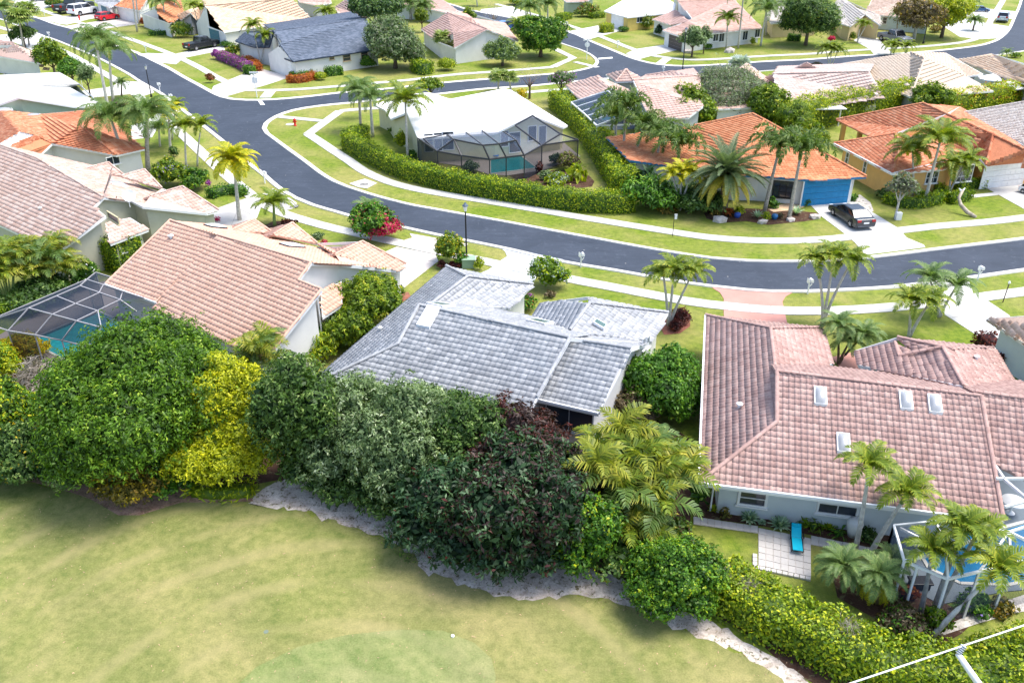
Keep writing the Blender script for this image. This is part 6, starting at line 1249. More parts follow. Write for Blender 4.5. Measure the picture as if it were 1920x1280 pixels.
def car(label, rear, front, col, kind='sedan', wb=2.9, side=1, cat='car', scale=None, name='parked_car', z=0.04):
    """rear, front: pixels where the two wheels of the seen flank touch the ground"""
    A, B = P(*rear), P(*front); d = B - A; L = np.linalg.norm(d); az = math.atan2(d[1], d[0]); k = scale or L / wb
    D = {'sedan': (4.9, 1.85, 1.45, .34), 'suv': (4.9, 1.95, 1.8, .38), 'small': (4.2, 1.8, 1.5, .33), 'pickup': (5.8, 2.0, 1.9, .40)}[kind]; Ln, Wd, Ht, r = D
    left = np.array([-math.sin(az), math.cos(az), 0]); c = (A + B) / 2 + left * (Wd / 2 - .1) * k * side; c[2] = z
    e = empty(name, c, label, cat, rz=az); e.scale = (k, k, k)
    pm = MATS.get('paint_' + label[:12]) or plain('paint_' + label[:12], col, .22, .03, spec=.7, bmp=0); gm = glass_mat('car_glass', (.012, .014, .018), .05)
    h = Ln / 2
    P_ = {'sedan': [(-h, .45), (-h, .85), (-h + .15, 1.0), (-h + .9, 1.03), (.9, .98), (h - .5, .85), (h - .05, .7), (h, .42), (h - .1, .25), (-h + .1, .25)],
          'small': [(-h, .45), (-h + .02, .95), (-h + .3, 1.02), (.8, 1.0), (h - .4, .88), (h - .03, .7), (h, .4), (h - .1, .25), (-h + .1, .25)],
          'suv': [(-h, .5), (-h, 1.1), (-h + .1, 1.18), (.9, 1.15), (h - .3, 1.05), (h, .9), (h, .45), (h - .1, .3), (-h + .1, .3)],
          'pickup': [(-h, .55), (-h, 1.12), (-h + .05, 1.15), (.9, 1.15), (h - .3, 1.1), (h, .95), (h, .5), (h - .1, .38), (-h + .1, .38)]}[kind]
    m = MB(); n = len(P_); ys = [-Wd / 2 + .06, -Wd / 2, Wd / 2, Wd / 2 - .06]; rows = []
    cx = sum(p[0] for p in P_) / n; cz = sum(p[1] for p in P_) / n
    for yi, y in enumerate([-Wd / 2, -Wd / 2 * .93, Wd / 2 * .93, Wd / 2]):
        s_ = .975 if yi in (0, 3) else 1.0
        for x, zz in P_:
            tz = zz; ty = y if zz < .95 * P_[3][1] else y * .95
            m.v.append((x * s_, ty, cz + (zz - cz) * s_)); m.t.append(.5)
    for j in range(3):
        for i in range(n): m.f.append((j * n + i, j * n + (i + 1) % n, (j + 1) * n + (i + 1) % n, (j + 1) * n + i))
    m.f.append(tuple(range(n - 1, -1, -1))); m.f.append(tuple(3 * n + i for i in range(n)))
    m.build('body', pm, e, bevel=.05)
    belt = {'sedan': 1.0, 'small': 1.0, 'suv': 1.15, 'pickup': 1.14}[kind]
    c0, c1, t0, t1 = {'sedan': (-1.9, 1.25, -1.15, .35), 'small': (-1.85, 1.05, -1.5, .3), 'suv': (-h + .08, 1.15, -h + .35, .55), 'pickup': (-.75, 1.35, -.6, .75)}[kind]
    g = MB(); wb_, wt = Wd / 2 * .92, Wd / 2 * .72
    vs = [(c0, -wb_, belt), (c1, -wb_, belt), (c1, wb_, belt), (c0, wb_, belt), (t0, -wt, Ht - .04), (t1, -wt, Ht - .04), (t1, wt, Ht - .04), (t0, wt, Ht - .04)]
    g.add(vs, [(0, 1, 5, 4), (1, 2, 6, 5), (2, 3, 7, 6), (3, 0, 4, 7), (4, 5, 6, 7)]); g.build('windows', gm, e)
    rf = MB(); rf.add([(t0 - .05, -wt - .02, Ht - .05), (t1 + .05, -wt - .02, Ht - .05), (t1 + .05, wt + .02, Ht - .05), (t0 - .05, wt + .02, Ht - .05), (t0 + .05, -wt + .06, Ht), (t1 - .1, -wt + .06, Ht), (t1 - .1, wt - .06, Ht), (t0 + .05, wt - .06, Ht)], [(4, 5, 6, 7), (0, 1, 5, 4), (1, 2, 6, 5), (2, 3, 7, 6), (3, 0, 4, 7)]); rf.build('roof', pm, e)
    pl = MB()
    for s in (-1, 1):
        for xb, xt in ((c0, t0), (c1, t1), ((c0 + c1) / 2 - .1, (t0 + t1) / 2)): pl.bar((xb, s * (wb_ + .005), belt), (xt, s * (wt + .01), Ht - .04), .07, .03)
    pl.build('pillars', pm, e, kind='stuff')
    if kind == 'pickup':
        b = MB(); b.box((-h + 1.15, 0, 1.157), (1.95, Wd * .82, .012)); b.build('bed', BLACK, e)
    for x in (-wb / 2, wb / 2):
        for s in (-1, 1):
            wheel(e, x, s * (Wd / 2 - .1), r, .24); a = MB(); nn = 10; yy = s * (Wd / 2 + .003)
            a.add([(x + (r + .07) * math.cos(math.pi * k / nn), yy, r + (r + .07) * math.sin(math.pi * k / nn)) for k in range(nn + 1)], [tuple(range(nn + 1)) if s < 0 else tuple(range(nn, -1, -1))]); a.build('wheel_arch', BLACK, e)
    for s in (-1, 1):
        l = MB(); l.box((h - .06, s * Wd * .36, P_[-4][1] * .97 if kind != 'small' else .72), (.12, .36, .13)); l.build('headlight', plain('lamp_white', (.8, .82, .85), .15, .02, bmp=0), e)
        l = MB(); l.box((-h + .03, s * Wd * .36, .85 if kind in ('sedan', 'small') else 1.0), (.1, .34, .16 if kind in ('sedan', 'small') else .3)); l.build('tail_light', plain('lamp_red', (.4, .01, .01), .2, .05, bmp=0), e)
        l = MB(); l.box((c1 - .35, s * (Wd / 2 + .08), belt + .02), (.12, .18, .12)); l.build('mirror', pm, e)
    l = MB(); l.box((-h - .005, 0, .68), (.02, .5, .15)); l.build('number_plate', WHITE, e); l = MB(); l.box((-h - .0, 0, .4), (.06, Wd * .8, .12)); l.box((h, 0, .4), (.06, Wd * .8, .14)); l.build('bumper', BLACK if kind != 'sedan' else plain('dark_trim', (.1, .11, .13), .4), e, kind='stuff')
car('black sedan parked on the white driveway by the blue garage', (1594, 427), (1562, 405), (.018, .024, .034), 'sedan', 2.95, side=-1)
car('black pickup truck parked by the tan roofed house', (368.6, 96), (403, 89.5), (.012, .013, .018), 'pickup', 3.6, side=1, cat='pickup truck', name='parked_truck')
car('white sport utility car on the far left driveway', (150.9, 31), (178.3, 26.5), (.8, .8, .8), 'suv', 2.95)
car('red sedan on the pink driveway at the far left', (195.8, 40.4), (218.8, 37), (.55, .012, .02), 'small', 2.6)
car('dark pickup truck behind the white parked car', (131, 26), (168, 19.5), (.03, .035, .045), 'pickup', 3.6, cat='pickup truck', name='parked_truck')
car('dark car cut by the top edge at the far left', (66, 4), (86, 2), (.03, .03, .04), 'suv', 2.9)
car('grey pickup truck on the driveway before the pale blue house', (1652, 77), (1682, 84), (.17, .18, .20), 'pickup', 3.6, side=1, cat='pickup truck', name='parked_truck')
car('blue car parked at the top right by the fan palms', (1829, 23), (1849, 24), (.02, .09, .22), 'small', 2.6)
car('silver blue car driving on the back road at the right edge', (1866, 46), (1872, 34), (.42, .50, .55), 'suv', 2.9, side=-1, name='car', scale=1.1)
car('blue car half hidden by the brown roof and round ficus', (946, 60), (962, 56), (.02, .12, .40), 'small', 2.6)
car('white car cut by the right edge on the orange house driveway', (1917, 363), (1950, 372), (.78, .78, .78), 'small', 2.6)
# umbrellas by the cream roofed house
def umbrella(px, py, r, label):
    e = empty('patio_umbrella', P(px, py), label, 'parasol', 'white parasols by the cream house'); m = MB(); m.tube([(0, 0, 0), (0, 0, 2.6)], .04, 6); m.build('pole', ALU, e); m = MB(); n = 8
    vs = [(0, 0, 2.7)] + [(r * math.cos(2 * math.pi * k / n), r * math.sin(2 * math.pi * k / n), 2.1) for k in range(n)] + [(r * math.cos(2 * math.pi * k / n), r * math.sin(2 * math.pi * k / n), 1.95) for k in range(n)]
    m.add(vs, [(0, 1 + k, 1 + (k + 1) % n) for k in range(n)] + [(1 + k, 9 + k, 9 + (k + 1) % n, 1 + (k + 1) % n) for k in range(n)]); m.build('canopy', WHITE, e)
umbrella(1852, 176, 1.8, 'white octagonal parasol nearer the cream roof corner'); umbrella(1884, 191, 2.0, 'white octagonal parasol over the small pool at the right')
pool('small blue pool beside the white parasols', [(1838, 183), (1868, 186), (1866, 193), (1836, 190)], POOL, [(1825, 178), (1900, 185), (1915, 200), (1840, 202)], DECKB)
e = empty('pergola', P(1545, 207), 'white flat pergola behind the bleached rose roof', 'pergola'); m = MB(); a, b = P(1516, 200, 2.4) - P(1545, 207), P(1578, 199, 2.4) - P(1545, 207); m.bar(a, b, 3.2, .1); m.build('canopy', WHITE, e); 
for t in (0, 1): q = a * (1 - t) + b * t; m = MB(); m.bar((q[0], q[1], 0), (q[0], q[1], 2.4), .14); m.build('post', WHITE, e)
# flags, bins, garden bits
def pot(px, py, r, col, label): m = MB(); m.lathe((0, 0, 0), [(r * .7, 0), (r, r * .9), (r * .8, r * 1.5)], 12); return tag(m.build('plant_pot', plain('pot_%d' % int(px), col, .4), None, smooth=True, loc=P(px, py)), label, 'plant pot')
pot(1382, 408, .3, (.03, .08, .35), 'dark blue glazed pot in the rock bed under the date palm'); pot(1452, 411, .3, (.03, .15, .35), 'blue glazed pot in the rock bed near the blue agave')
m = MB(); m.box((0, 0, .5), (.6, .6, 1.0), taper=1.15); m.box((0, .03, 1.04), (.74, .76, .08)); tag(m.build('wheeled_bin', plain('bin_blue', (.06, .09, .14), .5), None, loc=P(1272, 91)), 'dark blue wheeled bin before the brown garage door', 'bin')
m = MB(); m.box((0, 0, .35), (.5, .4, .7)); tag(m.build('cable_box', WHITE, None, loc=P(1683, 412), bevel=.03), 'small white cable box on the lawn by the slim olive tree', 'cable box')
def rock(px, py, r, label=None, mat=None):
    v, f = ico((0, 0, 0), (r, r * .8, r * .6), 1, .2); me = raw_mesh('rock', v, f); return tag(link('rock', me, mat or plain('pale_rock', (.55, .49, .44), .85, .25, 3, bmp=.6), None, P(px, py, r * .25)), label, 'rock')
for x, y, r, l in ((1352, 412, .7, 'large pale boulder at the foot of the date palm'), (1429, 416, .5, 'pale boulder beside the blue agave'), (1483, 412, .45, 'pale boulder left of the second blue agave'), (1527, 406, .55, 'pale boulder at the driveway end of the rock bed'), (1290, 97.5, .8, 'pale rocks under the forked olive tree by the dark garage'), (1368, 96, 1.0, 'broad pale rock bed below the two palms by the white house')): rock(x, y, r, l)

# saw-cut joints in the driveways, gutters and downpipes, a few stains
def joints(name, segs, z=.033, w=.03):
    m = MB()
    for a, b in segs: A, B = P(*a), P(*b); A[2] = B[2] = z; m.bar(A, B, w, .006)
    return tag(m.build(name, plain('joint_grey', (.22, .21, .20), .9, .1, bmp=0), None), kind='structure')  # thin dark grey bars stand for the open joints
joints('driveway_joint', [((1568, 395), (1625, 391)), ((1583, 425), (1665, 415)), ((1549, 376), (1645, 440)), ((1600, 462), (1712, 453))]); joints('driveway_joint', [((705, 492), (800, 512)), ((762, 468), (722, 528)), ((728, 474), (818, 492))])
joints('driveway_joint', [((430, 383), (470, 402)), ((455, 374), (430, 432)), ((505, 358), (540, 390))]); joints('driveway_joint', [((430, 151), (455, 171)), ((480, 130), (508, 157))]); joints('driveway_joint', [((1785, 596), (1870, 583)), ((1805, 566), (1860, 628)), ((1820, 622), (1895, 606))])
for Hs, k, hh in ((H2, 'E1', 2.5), (H2, 'E2', 2.5), (H3, 'G2', 2.5), (H1, 'Q3', 2.6)):
    i = 0; q = Hs['R'][k] - Hs['O']; c = -q[:2] / np.linalg.norm(q[:2]); m = MB(); m.tube([(q[0] + c[0] * .1, q[1] + c[1] * .1, q[2] - .1), (q[0] + c[0] * 1.2, q[1] + c[1] * 1.2, q[2] - .45), (q[0] + c[0] * 1.2, q[1] + c[1] * 1.2, .1)], .045, 6); m.build('downpipe', ALU, Hs['obj'])
for Hs, a, b in ((H2, 'E1', 'E2'), (H2, 'A', 'E1'), (H1, 'Q4', 'Q3'), (H3, 'E1', 'E1b'), (H17, 'i', 'k'), (H17, 'f', 'i')):
    A, B = Hs['R'][a] - Hs['O'], Hs['R'][b] - Hs['O']; d = B - A; d /= np.linalg.norm(d); n = np.array([d[1], -d[0], 0]); 
    if np.dot(n, A + B) < 0: n = -n
    m = MB(); m.bar(A + n * .05 + [0, 0, -.0], B + n * .05 + [0, 0, -.0], .10, .12); m.build('gutter', ALU, Hs['obj'])
# ================= trees, palms, hedges and shrubs =================
# -- the dense row between the houses and the golf course
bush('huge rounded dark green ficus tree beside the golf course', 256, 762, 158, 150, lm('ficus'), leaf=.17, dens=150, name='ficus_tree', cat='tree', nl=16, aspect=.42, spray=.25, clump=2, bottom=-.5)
bush('bright yellow green tree between the two dark trees', 432, 782, 72, 108, lm('yellowgreen'), leaf=0.15, dens=152, name='golden_tree', cat='tree', nl=7, aspect=.45, clump=3, core=.78, bottom=-.5)
bush('lower skirt of the yellow green growth above the ferns', 408, 858, 84, 70, lm('yellowgreen'), leaf=0.15, dens=144, name='golden_shrub', cat='shrub', nl=5, aspect=.45, clump=3, core=.6)
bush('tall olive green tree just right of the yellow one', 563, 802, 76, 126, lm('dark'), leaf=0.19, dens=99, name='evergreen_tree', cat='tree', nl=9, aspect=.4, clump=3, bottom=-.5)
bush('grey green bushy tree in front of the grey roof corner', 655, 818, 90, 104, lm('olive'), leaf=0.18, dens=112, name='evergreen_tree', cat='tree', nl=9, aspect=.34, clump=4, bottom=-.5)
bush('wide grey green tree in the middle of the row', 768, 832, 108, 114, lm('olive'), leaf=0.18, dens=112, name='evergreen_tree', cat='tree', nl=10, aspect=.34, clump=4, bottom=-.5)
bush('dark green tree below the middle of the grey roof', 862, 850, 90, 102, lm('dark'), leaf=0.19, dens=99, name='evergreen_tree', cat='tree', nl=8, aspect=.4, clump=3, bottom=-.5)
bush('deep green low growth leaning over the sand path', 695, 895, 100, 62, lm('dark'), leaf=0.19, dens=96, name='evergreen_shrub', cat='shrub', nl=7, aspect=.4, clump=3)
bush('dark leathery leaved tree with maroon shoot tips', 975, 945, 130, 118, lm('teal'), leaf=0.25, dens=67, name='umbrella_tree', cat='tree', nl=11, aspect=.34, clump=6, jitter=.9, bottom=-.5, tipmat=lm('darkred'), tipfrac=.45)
bush('dark tree left of the maroon tipped one over the sand', 835, 950, 98, 92, lm('teal'), leaf=0.24, dens=70, name='umbrella_tree', cat='tree', nl=8, aspect=.36, clump=6, bottom=-.5, tipmat=lm('maroon'), tipfrac=.06)
bush('dark green low branches overhanging the sand at the left', 590, 868, 62, 50, lm('dark'), leaf=0.19, dens=96, nl=6, clump=3, aspect=.4)
bush('dark hanging foliage over the sand below the maroon tree', 1040, 985, 75, 72, lm('teal'), leaf=0.24, dens=70, nl=7, clump=5, aspect=.36, tipmat=lm('maroon'), tipfrac=.08)
bush('dark hanging leafy skirt right above the widest sand', 950, 1010, 120, 50, lm('teal'), leaf=.24, dens=70, nl=7, clump=5, aspect=.36, tipmat=lm('maroon'), tipfrac=.05)
bush('olive skirt of low branches over the sand bend', 800, 965, 62, 42, lm('dark'), leaf=.2, dens=90, nl=6, clump=3, aspect=.4)
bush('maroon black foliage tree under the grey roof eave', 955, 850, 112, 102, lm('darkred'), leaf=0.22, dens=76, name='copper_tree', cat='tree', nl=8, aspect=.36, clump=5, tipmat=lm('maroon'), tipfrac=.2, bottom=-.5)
bush('green and yellow shrub at the foot of the golden palm clump', 1095, 1005, 72, 80, lm('green'), leaf=0.15, dens=112, nl=6, clump=3, tipmat=lm('hedgelime'), tipfrac=.15)
bush('round dark green tree right of the grey roofed house', 1236, 728, 76, 66, lm('green'), leaf=0.18, dens=104, name='evergreen_tree', cat='tree', nl=8, clump=3, aspect=.5, bottom=-.5)
bush('brownish thin shrub below the round green tree', 1188, 765, 50, 42, lm('brownleaf'), leaf=0.12, dens=96, nl=5, clump=2, core=.6)
bush('bright green dense shrub at the left end of the lime hedge', 1262, 1085, 84, 78, lm('green'), leaf=0.11, dens=240, nl=8, clump=3, aspect=.6, bottom=-.5, tipmat=lm('hedge'), tipfrac=.25)
bush('yellow flowering croton shrub on the leaf litter', 245, 905, 62, 48, lm('croton'), leaf=0.15, dens=128, nl=5, clump=3, tipmat=lm('yellow'), tipfrac=.12, aspect=.5)
bush('bright green filler shrub under the big ficus tree', 305, 895, 48, 42, lm('green'), leaf=0.13, dens=112, nl=4, clump=3)
bush('green filler shrub left of the croton', 150, 870, 75, 48, lm('dark'), leaf=0.18, dens=96, nl=5, clump=3)
bush('mixed dark shrub at the left edge above the grass', 40, 850, 72, 60, lm('dark'), leaf=0.18, dens=96, nl=5, clump=3, tipmat=lm('yellow'), tipfrac=.04)
bush('green shrub mass at the left edge by the bare twigs', 8, 770, 60, 62, lm('ficus'), leaf=0.18, dens=96, nl=5, clump=3, tipmat=lm('yellowgreen'), tipfrac=.2)
bush('bare grey twiggy bush at the left edge', 72, 718, 42, 42, lm('twig'), leaf=.5, dens=40, nl=4, aspect=.07, core=.5, name='twiggy_bush')
bush('yellow leaved shrub near the screen cage', 38, 655, 42, 30, lm('yellow'), leaf=0.15, dens=112, nl=4, clump=3, tipmat=lm('yellowgreen'), tipfrac=.5)
bush('lime green shrub at the left edge under the cage', 0, 680, 38, 40, lm('yellowgreen'), leaf=0.15, dens=112, nl=4, clump=3, tipmat=lm('green'), tipfrac=.5)
bush('lush light green tree between the salmon and grey roofs', 690, 572, 62, 56, lm('mango'), leaf=0.19, dens=99, name='mango_tree', cat='tree', nl=8, clump=4, aspect=.4)
bush('second light green tree lower down beside the grey roof', 655, 620, 45, 42, lm('mango'), leaf=0.18, dens=99, name='mango_tree', cat='tree', nl=6, clump=4, aspect=.4)
bush('yellow green shrub in the gap beside the white gable', 598, 655, 38, 30, lm('hedgelime'), leaf=0.18, dens=80, nl=4, clump=3, aspect=.3, tipmat=lm('green'), tipfrac=.4)
bush('dark shrub under the salmon roof eave corner', 608, 632, 25, 22, lm('green'), leaf=0.15, dens=96, nl=3, clump=3)
clump('pale green areca clump between the ficus and grey roof', 490, 690, 55, 40, 'areca', 6, 7, .75, z=2.2)
clump('large golden areca palm clump beside the pink roofed house', 1188, 905, 150, 135, 'areca', 14, 8, .95, z=2.3, zs=1.0, hi=1.5, lo=.0)
clump('lower golden areca fronds spilling over the path', 1160, 1000, 110, 60, 'areca', 7, 7, .8, z=1.1, hi=1.4, lo=-.2)
bush('dark green undergrowth filling the gap below the golden palms', 1170, 985, 115, 75, lm('dark'), leaf=0.18, dens=80, nl=8, clump=3, tipmat=lm('areca'), tipfrac=.2)
bush('green undergrowth between the maroon tree and the golden palms', 1060, 930, 60, 70, lm('green'), leaf=0.16, dens=88, nl=5, clump=3, tipmat=lm('areca'), tipfrac=.15)
clump('areca palm clump before the beige brown roof at the left', 80, 505, 85, 62, 'areca', 16, 10, .85, z=1.7, hi=1.4, lo=-.1)
bush('dark growth at the foot of the left areca palms', 75, 550, 60, 30, lm('dark'), leaf=.2, dens=70, nl=5, clump=3)
clump('areca palm clump cut by the left edge', 0, 520, 60, 55, 'areca', 12, 9, .85, z=1.9)
hedge('ferns along the foot of the yellow tree', [(365, 925), (420, 930), (470, 925)], .5, .9, lm('hedgelime'), leaf=.3, dens=60, name='fern_row', cat='ferns', aspect=.25, rough=.15)
# -- hedges near
hedge('broad lime green hedge along the sand path', [(1345, 1120), (1400, 1150), (1455, 1178), (1520, 1212), (1590, 1245), (1660, 1272), (1740, 1290), (1810, 1295), (1880, 1275), (1975, 1240)], 1.5, 2.1, lm('hedgenear'), leaf=.15, dens=230, rough=.12, wav=.14, tipmat=lm('hedge'), tipfrac=.35)
hedge('round clipped hedge between the sage walls and the cage', [(208, 508), (232, 500), (262, 492)], 2.4, 2.2, lm('hedge'), leaf=.15, dens=120, rough=.1)
bush('white flowering shrub left of the clipped round hedge', 160, 515, 26, 26, lm('green'), leaf=.16, dens=90, nl=4, clump=2, tipmat=WHITE, tipfrac=.04)
bush('low green shrub by the pale cage frame', 108, 545, 30, 18, lm('green'), leaf=.16, dens=80, nl=3, clump=2)
bush('light green shrub at the left edge under the palms', 18, 575, 35, 18, lm('hedge'), leaf=.16, dens=80, nl=3, clump=2)
# -- long hedge of the corner house
hedge('long clipped hedge curving along the pavement', [(655, 279), (700, 305), (755, 330), (809, 346), (865, 359), (919, 369), (975, 378), (1028, 386), (1080, 392), (1125, 395.5), (1160, 396.5), (1182, 395)], 1.75, 1.6, lm('hedge'), leaf=.16, dens=110, rough=.09, tipmat=lm('hedgelime'), tipfrac=.3)
hedge('short return of the clipped hedge at its left end', [(651, 274), (668, 268), (684, 262)], 1.7, 1.4, lm('hedge'), leaf=.16, dens=110)
hedge('tall lime hedge between the corner house and its neighbour', [(1046, 202), (1072, 225), (1098, 252), (1120, 280), (1142, 315), (1160, 345), (1172, 368)], 2.2, 2.4, lm('hedge'), leaf=.2, dens=70, rough=.14, tipmat=lm('hedgelime'), tipfrac=.35)
hedge('lime hedge behind the orange roofs', [(1470, 252), (1510, 240), (1550, 230), (1590, 222), (1640, 213), (1700, 202)], 3.4, 3.0, lm('hedgelime'), leaf=.25, dens=50, rough=.15, tipmat=lm('hedge'), tipfrac=.3)
hedge('low lime hedge in front of the cream hipped roof', [(1655, 196), (1700, 194), (1740, 190)], 2.4, 2.4, lm('hedgelime'), leaf=.25, dens=45, rough=.15)
hedge('clipped yellow green hedge below the white parasols', [(1772, 214), (1830, 205), (1890, 192), (1975, 174)], 2.6, 2.4, lm('hedgelime'), leaf=.25, dens=50, rough=.1, tipmat=lm('orange'), tipfrac=.08)
hedge('lime hedge at the right edge beyond the parasols', [(1838, 154), (1880, 165), (1940, 182)], 2.8, 2.8, lm('hedgelime'), leaf=.28, dens=40)
hedge('small clipped hedge by the cream house porch', [(1803, 198), (1835, 196)], 1.8, 1.6, lm('hedge'), leaf=.25, dens=45)
LG = lambda *a, **k: hedge(*a, **{**dict(leaf=.22, dens=60, rough=.08), **k})
LG('curved clipped hedge around the slim olive tree', [(1662, 380), (1690, 388), (1720, 389), (1752, 382), (1765, 370), (1757, 361)], .9, 1.0, lm('hedge'), leaf=.18, dens=80)
LG('clipped hedge before the orange house front door', [(1780, 381), (1800, 377), (1812, 371)], .9, 1.1, lm('hedge'), leaf=.18, dens=80); LG('clipped hedge under the orange house window', [(1792, 357), (1820, 351), (1845, 352)], .9, .9, lm('hedge'), leaf=.18, dens=80)
LG('boxy hedge beside the screened porch of the brown roof house', [(781, 133), (793, 140), (803, 137)], 1.7, 1.9, lm('hedge')); LG('low hedge behind the croton bed at the white house', [(545, 148), (570, 146), (592, 140)], .9, .8, lm('green'))
LG('orange croton hedge before the white corner house', [(542, 155), (560, 155.5), (578, 152), (590, 148)], 1.0, 1.0, lm('orange'), name='croton_hedge'); LG('low green hedge near the slate roof house window', [(612, 143), (640, 140)], 1.2, 1.2, lm('green'))
LG('long bank of purple bougainvillea beside the brick driveway', [(414, 112), (430, 118), (448, 125), (466, 135)], 1.3, 1.5, lm('purple'), leaf=.2, dens=80, name='bougainvillea_hedge', cat='flower hedge', tipmat=lm('green'), tipfrac=.3)
LG('rust red croton row beside the brick walk', [(461, 118), (475, 124), (485, 134)], 1.0, 1.2, lm('orange'), name='croton_hedge'); LG('clipped hedge at the end of the pink flowers', [(462, 139), (475, 140)], 1.2, 1.3, lm('green'))
LG('low hedge bordering the lawn by the tall royal palms', [(282, 67), (312, 66)], .8, 1.0, lm('green')); LG('oval clipped hedge before the grey driveway at the left', [(396, 372), (410, 366), (440, 362), (458, 368)], .9, 1.0, lm('green'), leaf=.18)
LG('oval hedge on the lawn beside the dark conifer', [(1478, 76), (1498, 77)], 1.0, 1.8, lm('green')); LG('low oval hedge beyond the side road', [(1048, 39), (1066, 35)], 1.2, 1.8, lm('hedge')); LG('boxy lime hedge on the yellow house lawn', [(1128, 62), (1145, 60)], 1.5, 1.6, lm('hedgelime'))
LG('low oval hedge left of the yellow house', [(1108, 35), (1130, 33)], 1.0, 1.5, lm('hedge')); LG('dark hedge along the tan house wall', [(1440, 58), (1475, 68)], .9, 1.0, lm('dark'))
LG('maroon shrub row by the right hand house corner', [(1842, 648), (1860, 668), (1882, 690)], 1.0, 1.3, lm('maroon'), leaf=.2, dens=60, name='maroon_hedge')
# -- single shrubs further off
B = bush
B('green leafy bush with bougainvillea beside the salmon house', 696, 420, 38, 34, lm('green'), leaf=.2, dens=85, nl=6, clump=3, tipmat=lm('magenta'), tipfrac=.05)
B('magenta red bougainvillea flowers facing the salmon house', 716, 428, 30, 26, lm('magenta'), leaf=.17, dens=80, nl=6, clump=3, tipmat=lm('green'), tipfrac=.35, core=.6)
B('round yellow flecked croton bush by the street lamp', 842, 468, 28, 30, lm('mango'), leaf=.17, dens=90, nl=5, clump=3, tipmat=lm('yellow'), tipfrac=.12)
B('small pink flowering shrub at the lamp post foot', 868, 488, 13, 13, lm('green'), leaf=.15, dens=80, nl=3, clump=2, tipmat=lm('magenta'), tipfrac=.1); B('low maroon groundcover beside the utility box', 852, 497, 14, 6, lm('maroon'), leaf=.14, dens=90, nl=3)
B('maroon shrub at the left foot of the croton bush', 828, 497, 9, 9, lm('maroon'), leaf=.14, dens=90, nl=2); B('small yellow green shrub beside the utility box', 898, 495, 10, 13, lm('hedgelime'), leaf=.13, dens=110, nl=2)
B('round pale green bush over the grey driveway edge', 1031, 515, 34, 29, lm('hedge'), leaf=.2, dens=80, nl=6, clump=3, tipmat=lm('silver'), tipfrac=.2)
B('mixed red and green flower bed beside the grey roof', 983, 571, 24, 17, lm('green'), leaf=.15, dens=90, nl=4, clump=2, tipmat=lm('red'), tipfrac=.14); B('small purple flowering plant above the red flower bed', 993, 555, 7, 5, lm('purple'), leaf=.12, dens=90, nl=0)
B('brown green low plant on the lawn by the pale bush', 1032, 552, 12, 8, lm('brownleaf'), leaf=.14, dens=70, nl=2)
sheet('red_bed', wl([(1240, 618), (1250, 590), (1275, 580), (1294, 592), (1294, 612), (1275, 625), (1245, 628)]), REDMULCH, .022)
B('dark maroon shrub ring under the leaning palm trio', 1276, 594, 19, 15, lm('maroon'), leaf=.15, dens=110, nl=4, clump=2); B('dark maroon low shrub in front of the palm trio', 1268, 612, 14, 10, lm('maroon'), leaf=.15, dens=110, nl=3, clump=2)
B('small conical shrub by the white garage wall corner', 751, 546, 8, 12, lm('dark'), leaf=.13, dens=90, nl=0); sheet('red_bed', wl([(744, 560), (748, 548), (766, 548), (770, 556), (755, 566)]), REDMULCH, .022)
B('round clipped lime shrub beyond the side road', 837.6, 121, 18, 12, lm('hedgelime'), leaf=.2, dens=60, nl=0, tipmat=lm('hedge'), tipfrac=.3); B('tall yellow green shrub by the pool cage left wall', 752, 266, 11, 20, lm('hedgelime'), leaf=.17, dens=80, nl=2)
B('low shrub at the corner house side wall', 738, 245, 9, 8, lm('hedge'), leaf=.17, dens=70, nl=2); B('dark shrub further up the corner house wall', 727, 231, 8, 7, lm('green'), leaf=.17, dens=70, nl=2); B('small shrub left of the coconut palm', 774, 290, 9, 8, lm('green'), leaf=.17, dens=70, nl=2)
B('pale sage shrub before the black screened cage', 881, 314, 17, 12, lm('olive'), leaf=.15, dens=100, nl=3, tipmat=lm('silver'), tipfrac=.3); B('round olive brown bush at the cage corner', 1066, 303, 19, 17, lm('brownleaf'), leaf=.16, dens=95, nl=3, tipmat=lm('hedge'), tipfrac=.4)
B('dark maroon plant in the bed before the cage', 1011, 315, 6, 11, lm('maroon'), leaf=.2, dens=60, nl=0); B('pale variegated shrub inside the hedge garden', 1045, 335, 22, 12, lm('hedgelime'), leaf=.22, dens=60, nl=4, tipmat=lm('silver'), tipfrac=.4); B('broad leaved yellow green plant beside the variegated shrub', 1082, 325, 16, 15, lm('hedgelime'), leaf=.55, dens=14, nl=0, aspect=.4, core=.4)
B('small grey green tuft in the hedge garden', 1022, 330, 12, 9, lm('olive'), leaf=.18, dens=60, nl=2); B('black covered grill by the cage wall, shaped as a leafy mound', 1042, 300, 15, 11, lm('dark'), leaf=.17, dens=70, nl=2)  # the covered grill is built from the shrub mesh
sheet('garden_bed', wl([(955, 330), (1000, 322), (1060, 320), (1105, 330), (1110, 350), (1040, 352), (980, 342)]), MULCH, .02)
B('brown leaved round shrub hiding the mailbox on the verge', 394, 147, 9, 9, lm('red'), leaf=.16, dens=80, nl=2, tipmat=lm('green'), tipfrac=.4); B('round yellow flowering shrub near the slate roof house', 634, 124, 10, 9, lm('yellow'), leaf=.18, dens=70, nl=0, tipmat=lm('green'), tipfrac=.4)
B('round lime shrub beside the croton row', 601, 143, 11, 8, lm('hedgelime'), leaf=.16, dens=80, nl=0); B('large dark green shrub at the slate house corner', 688, 118, 15, 12, lm('green'), leaf=.2, dens=70, nl=3); B('purple flowering round shrub beside the black pickup', 405, 103, 10, 9, lm('purple'), leaf=.18, dens=80, nl=2, tipmat=lm('green'), tipfrac=.3)
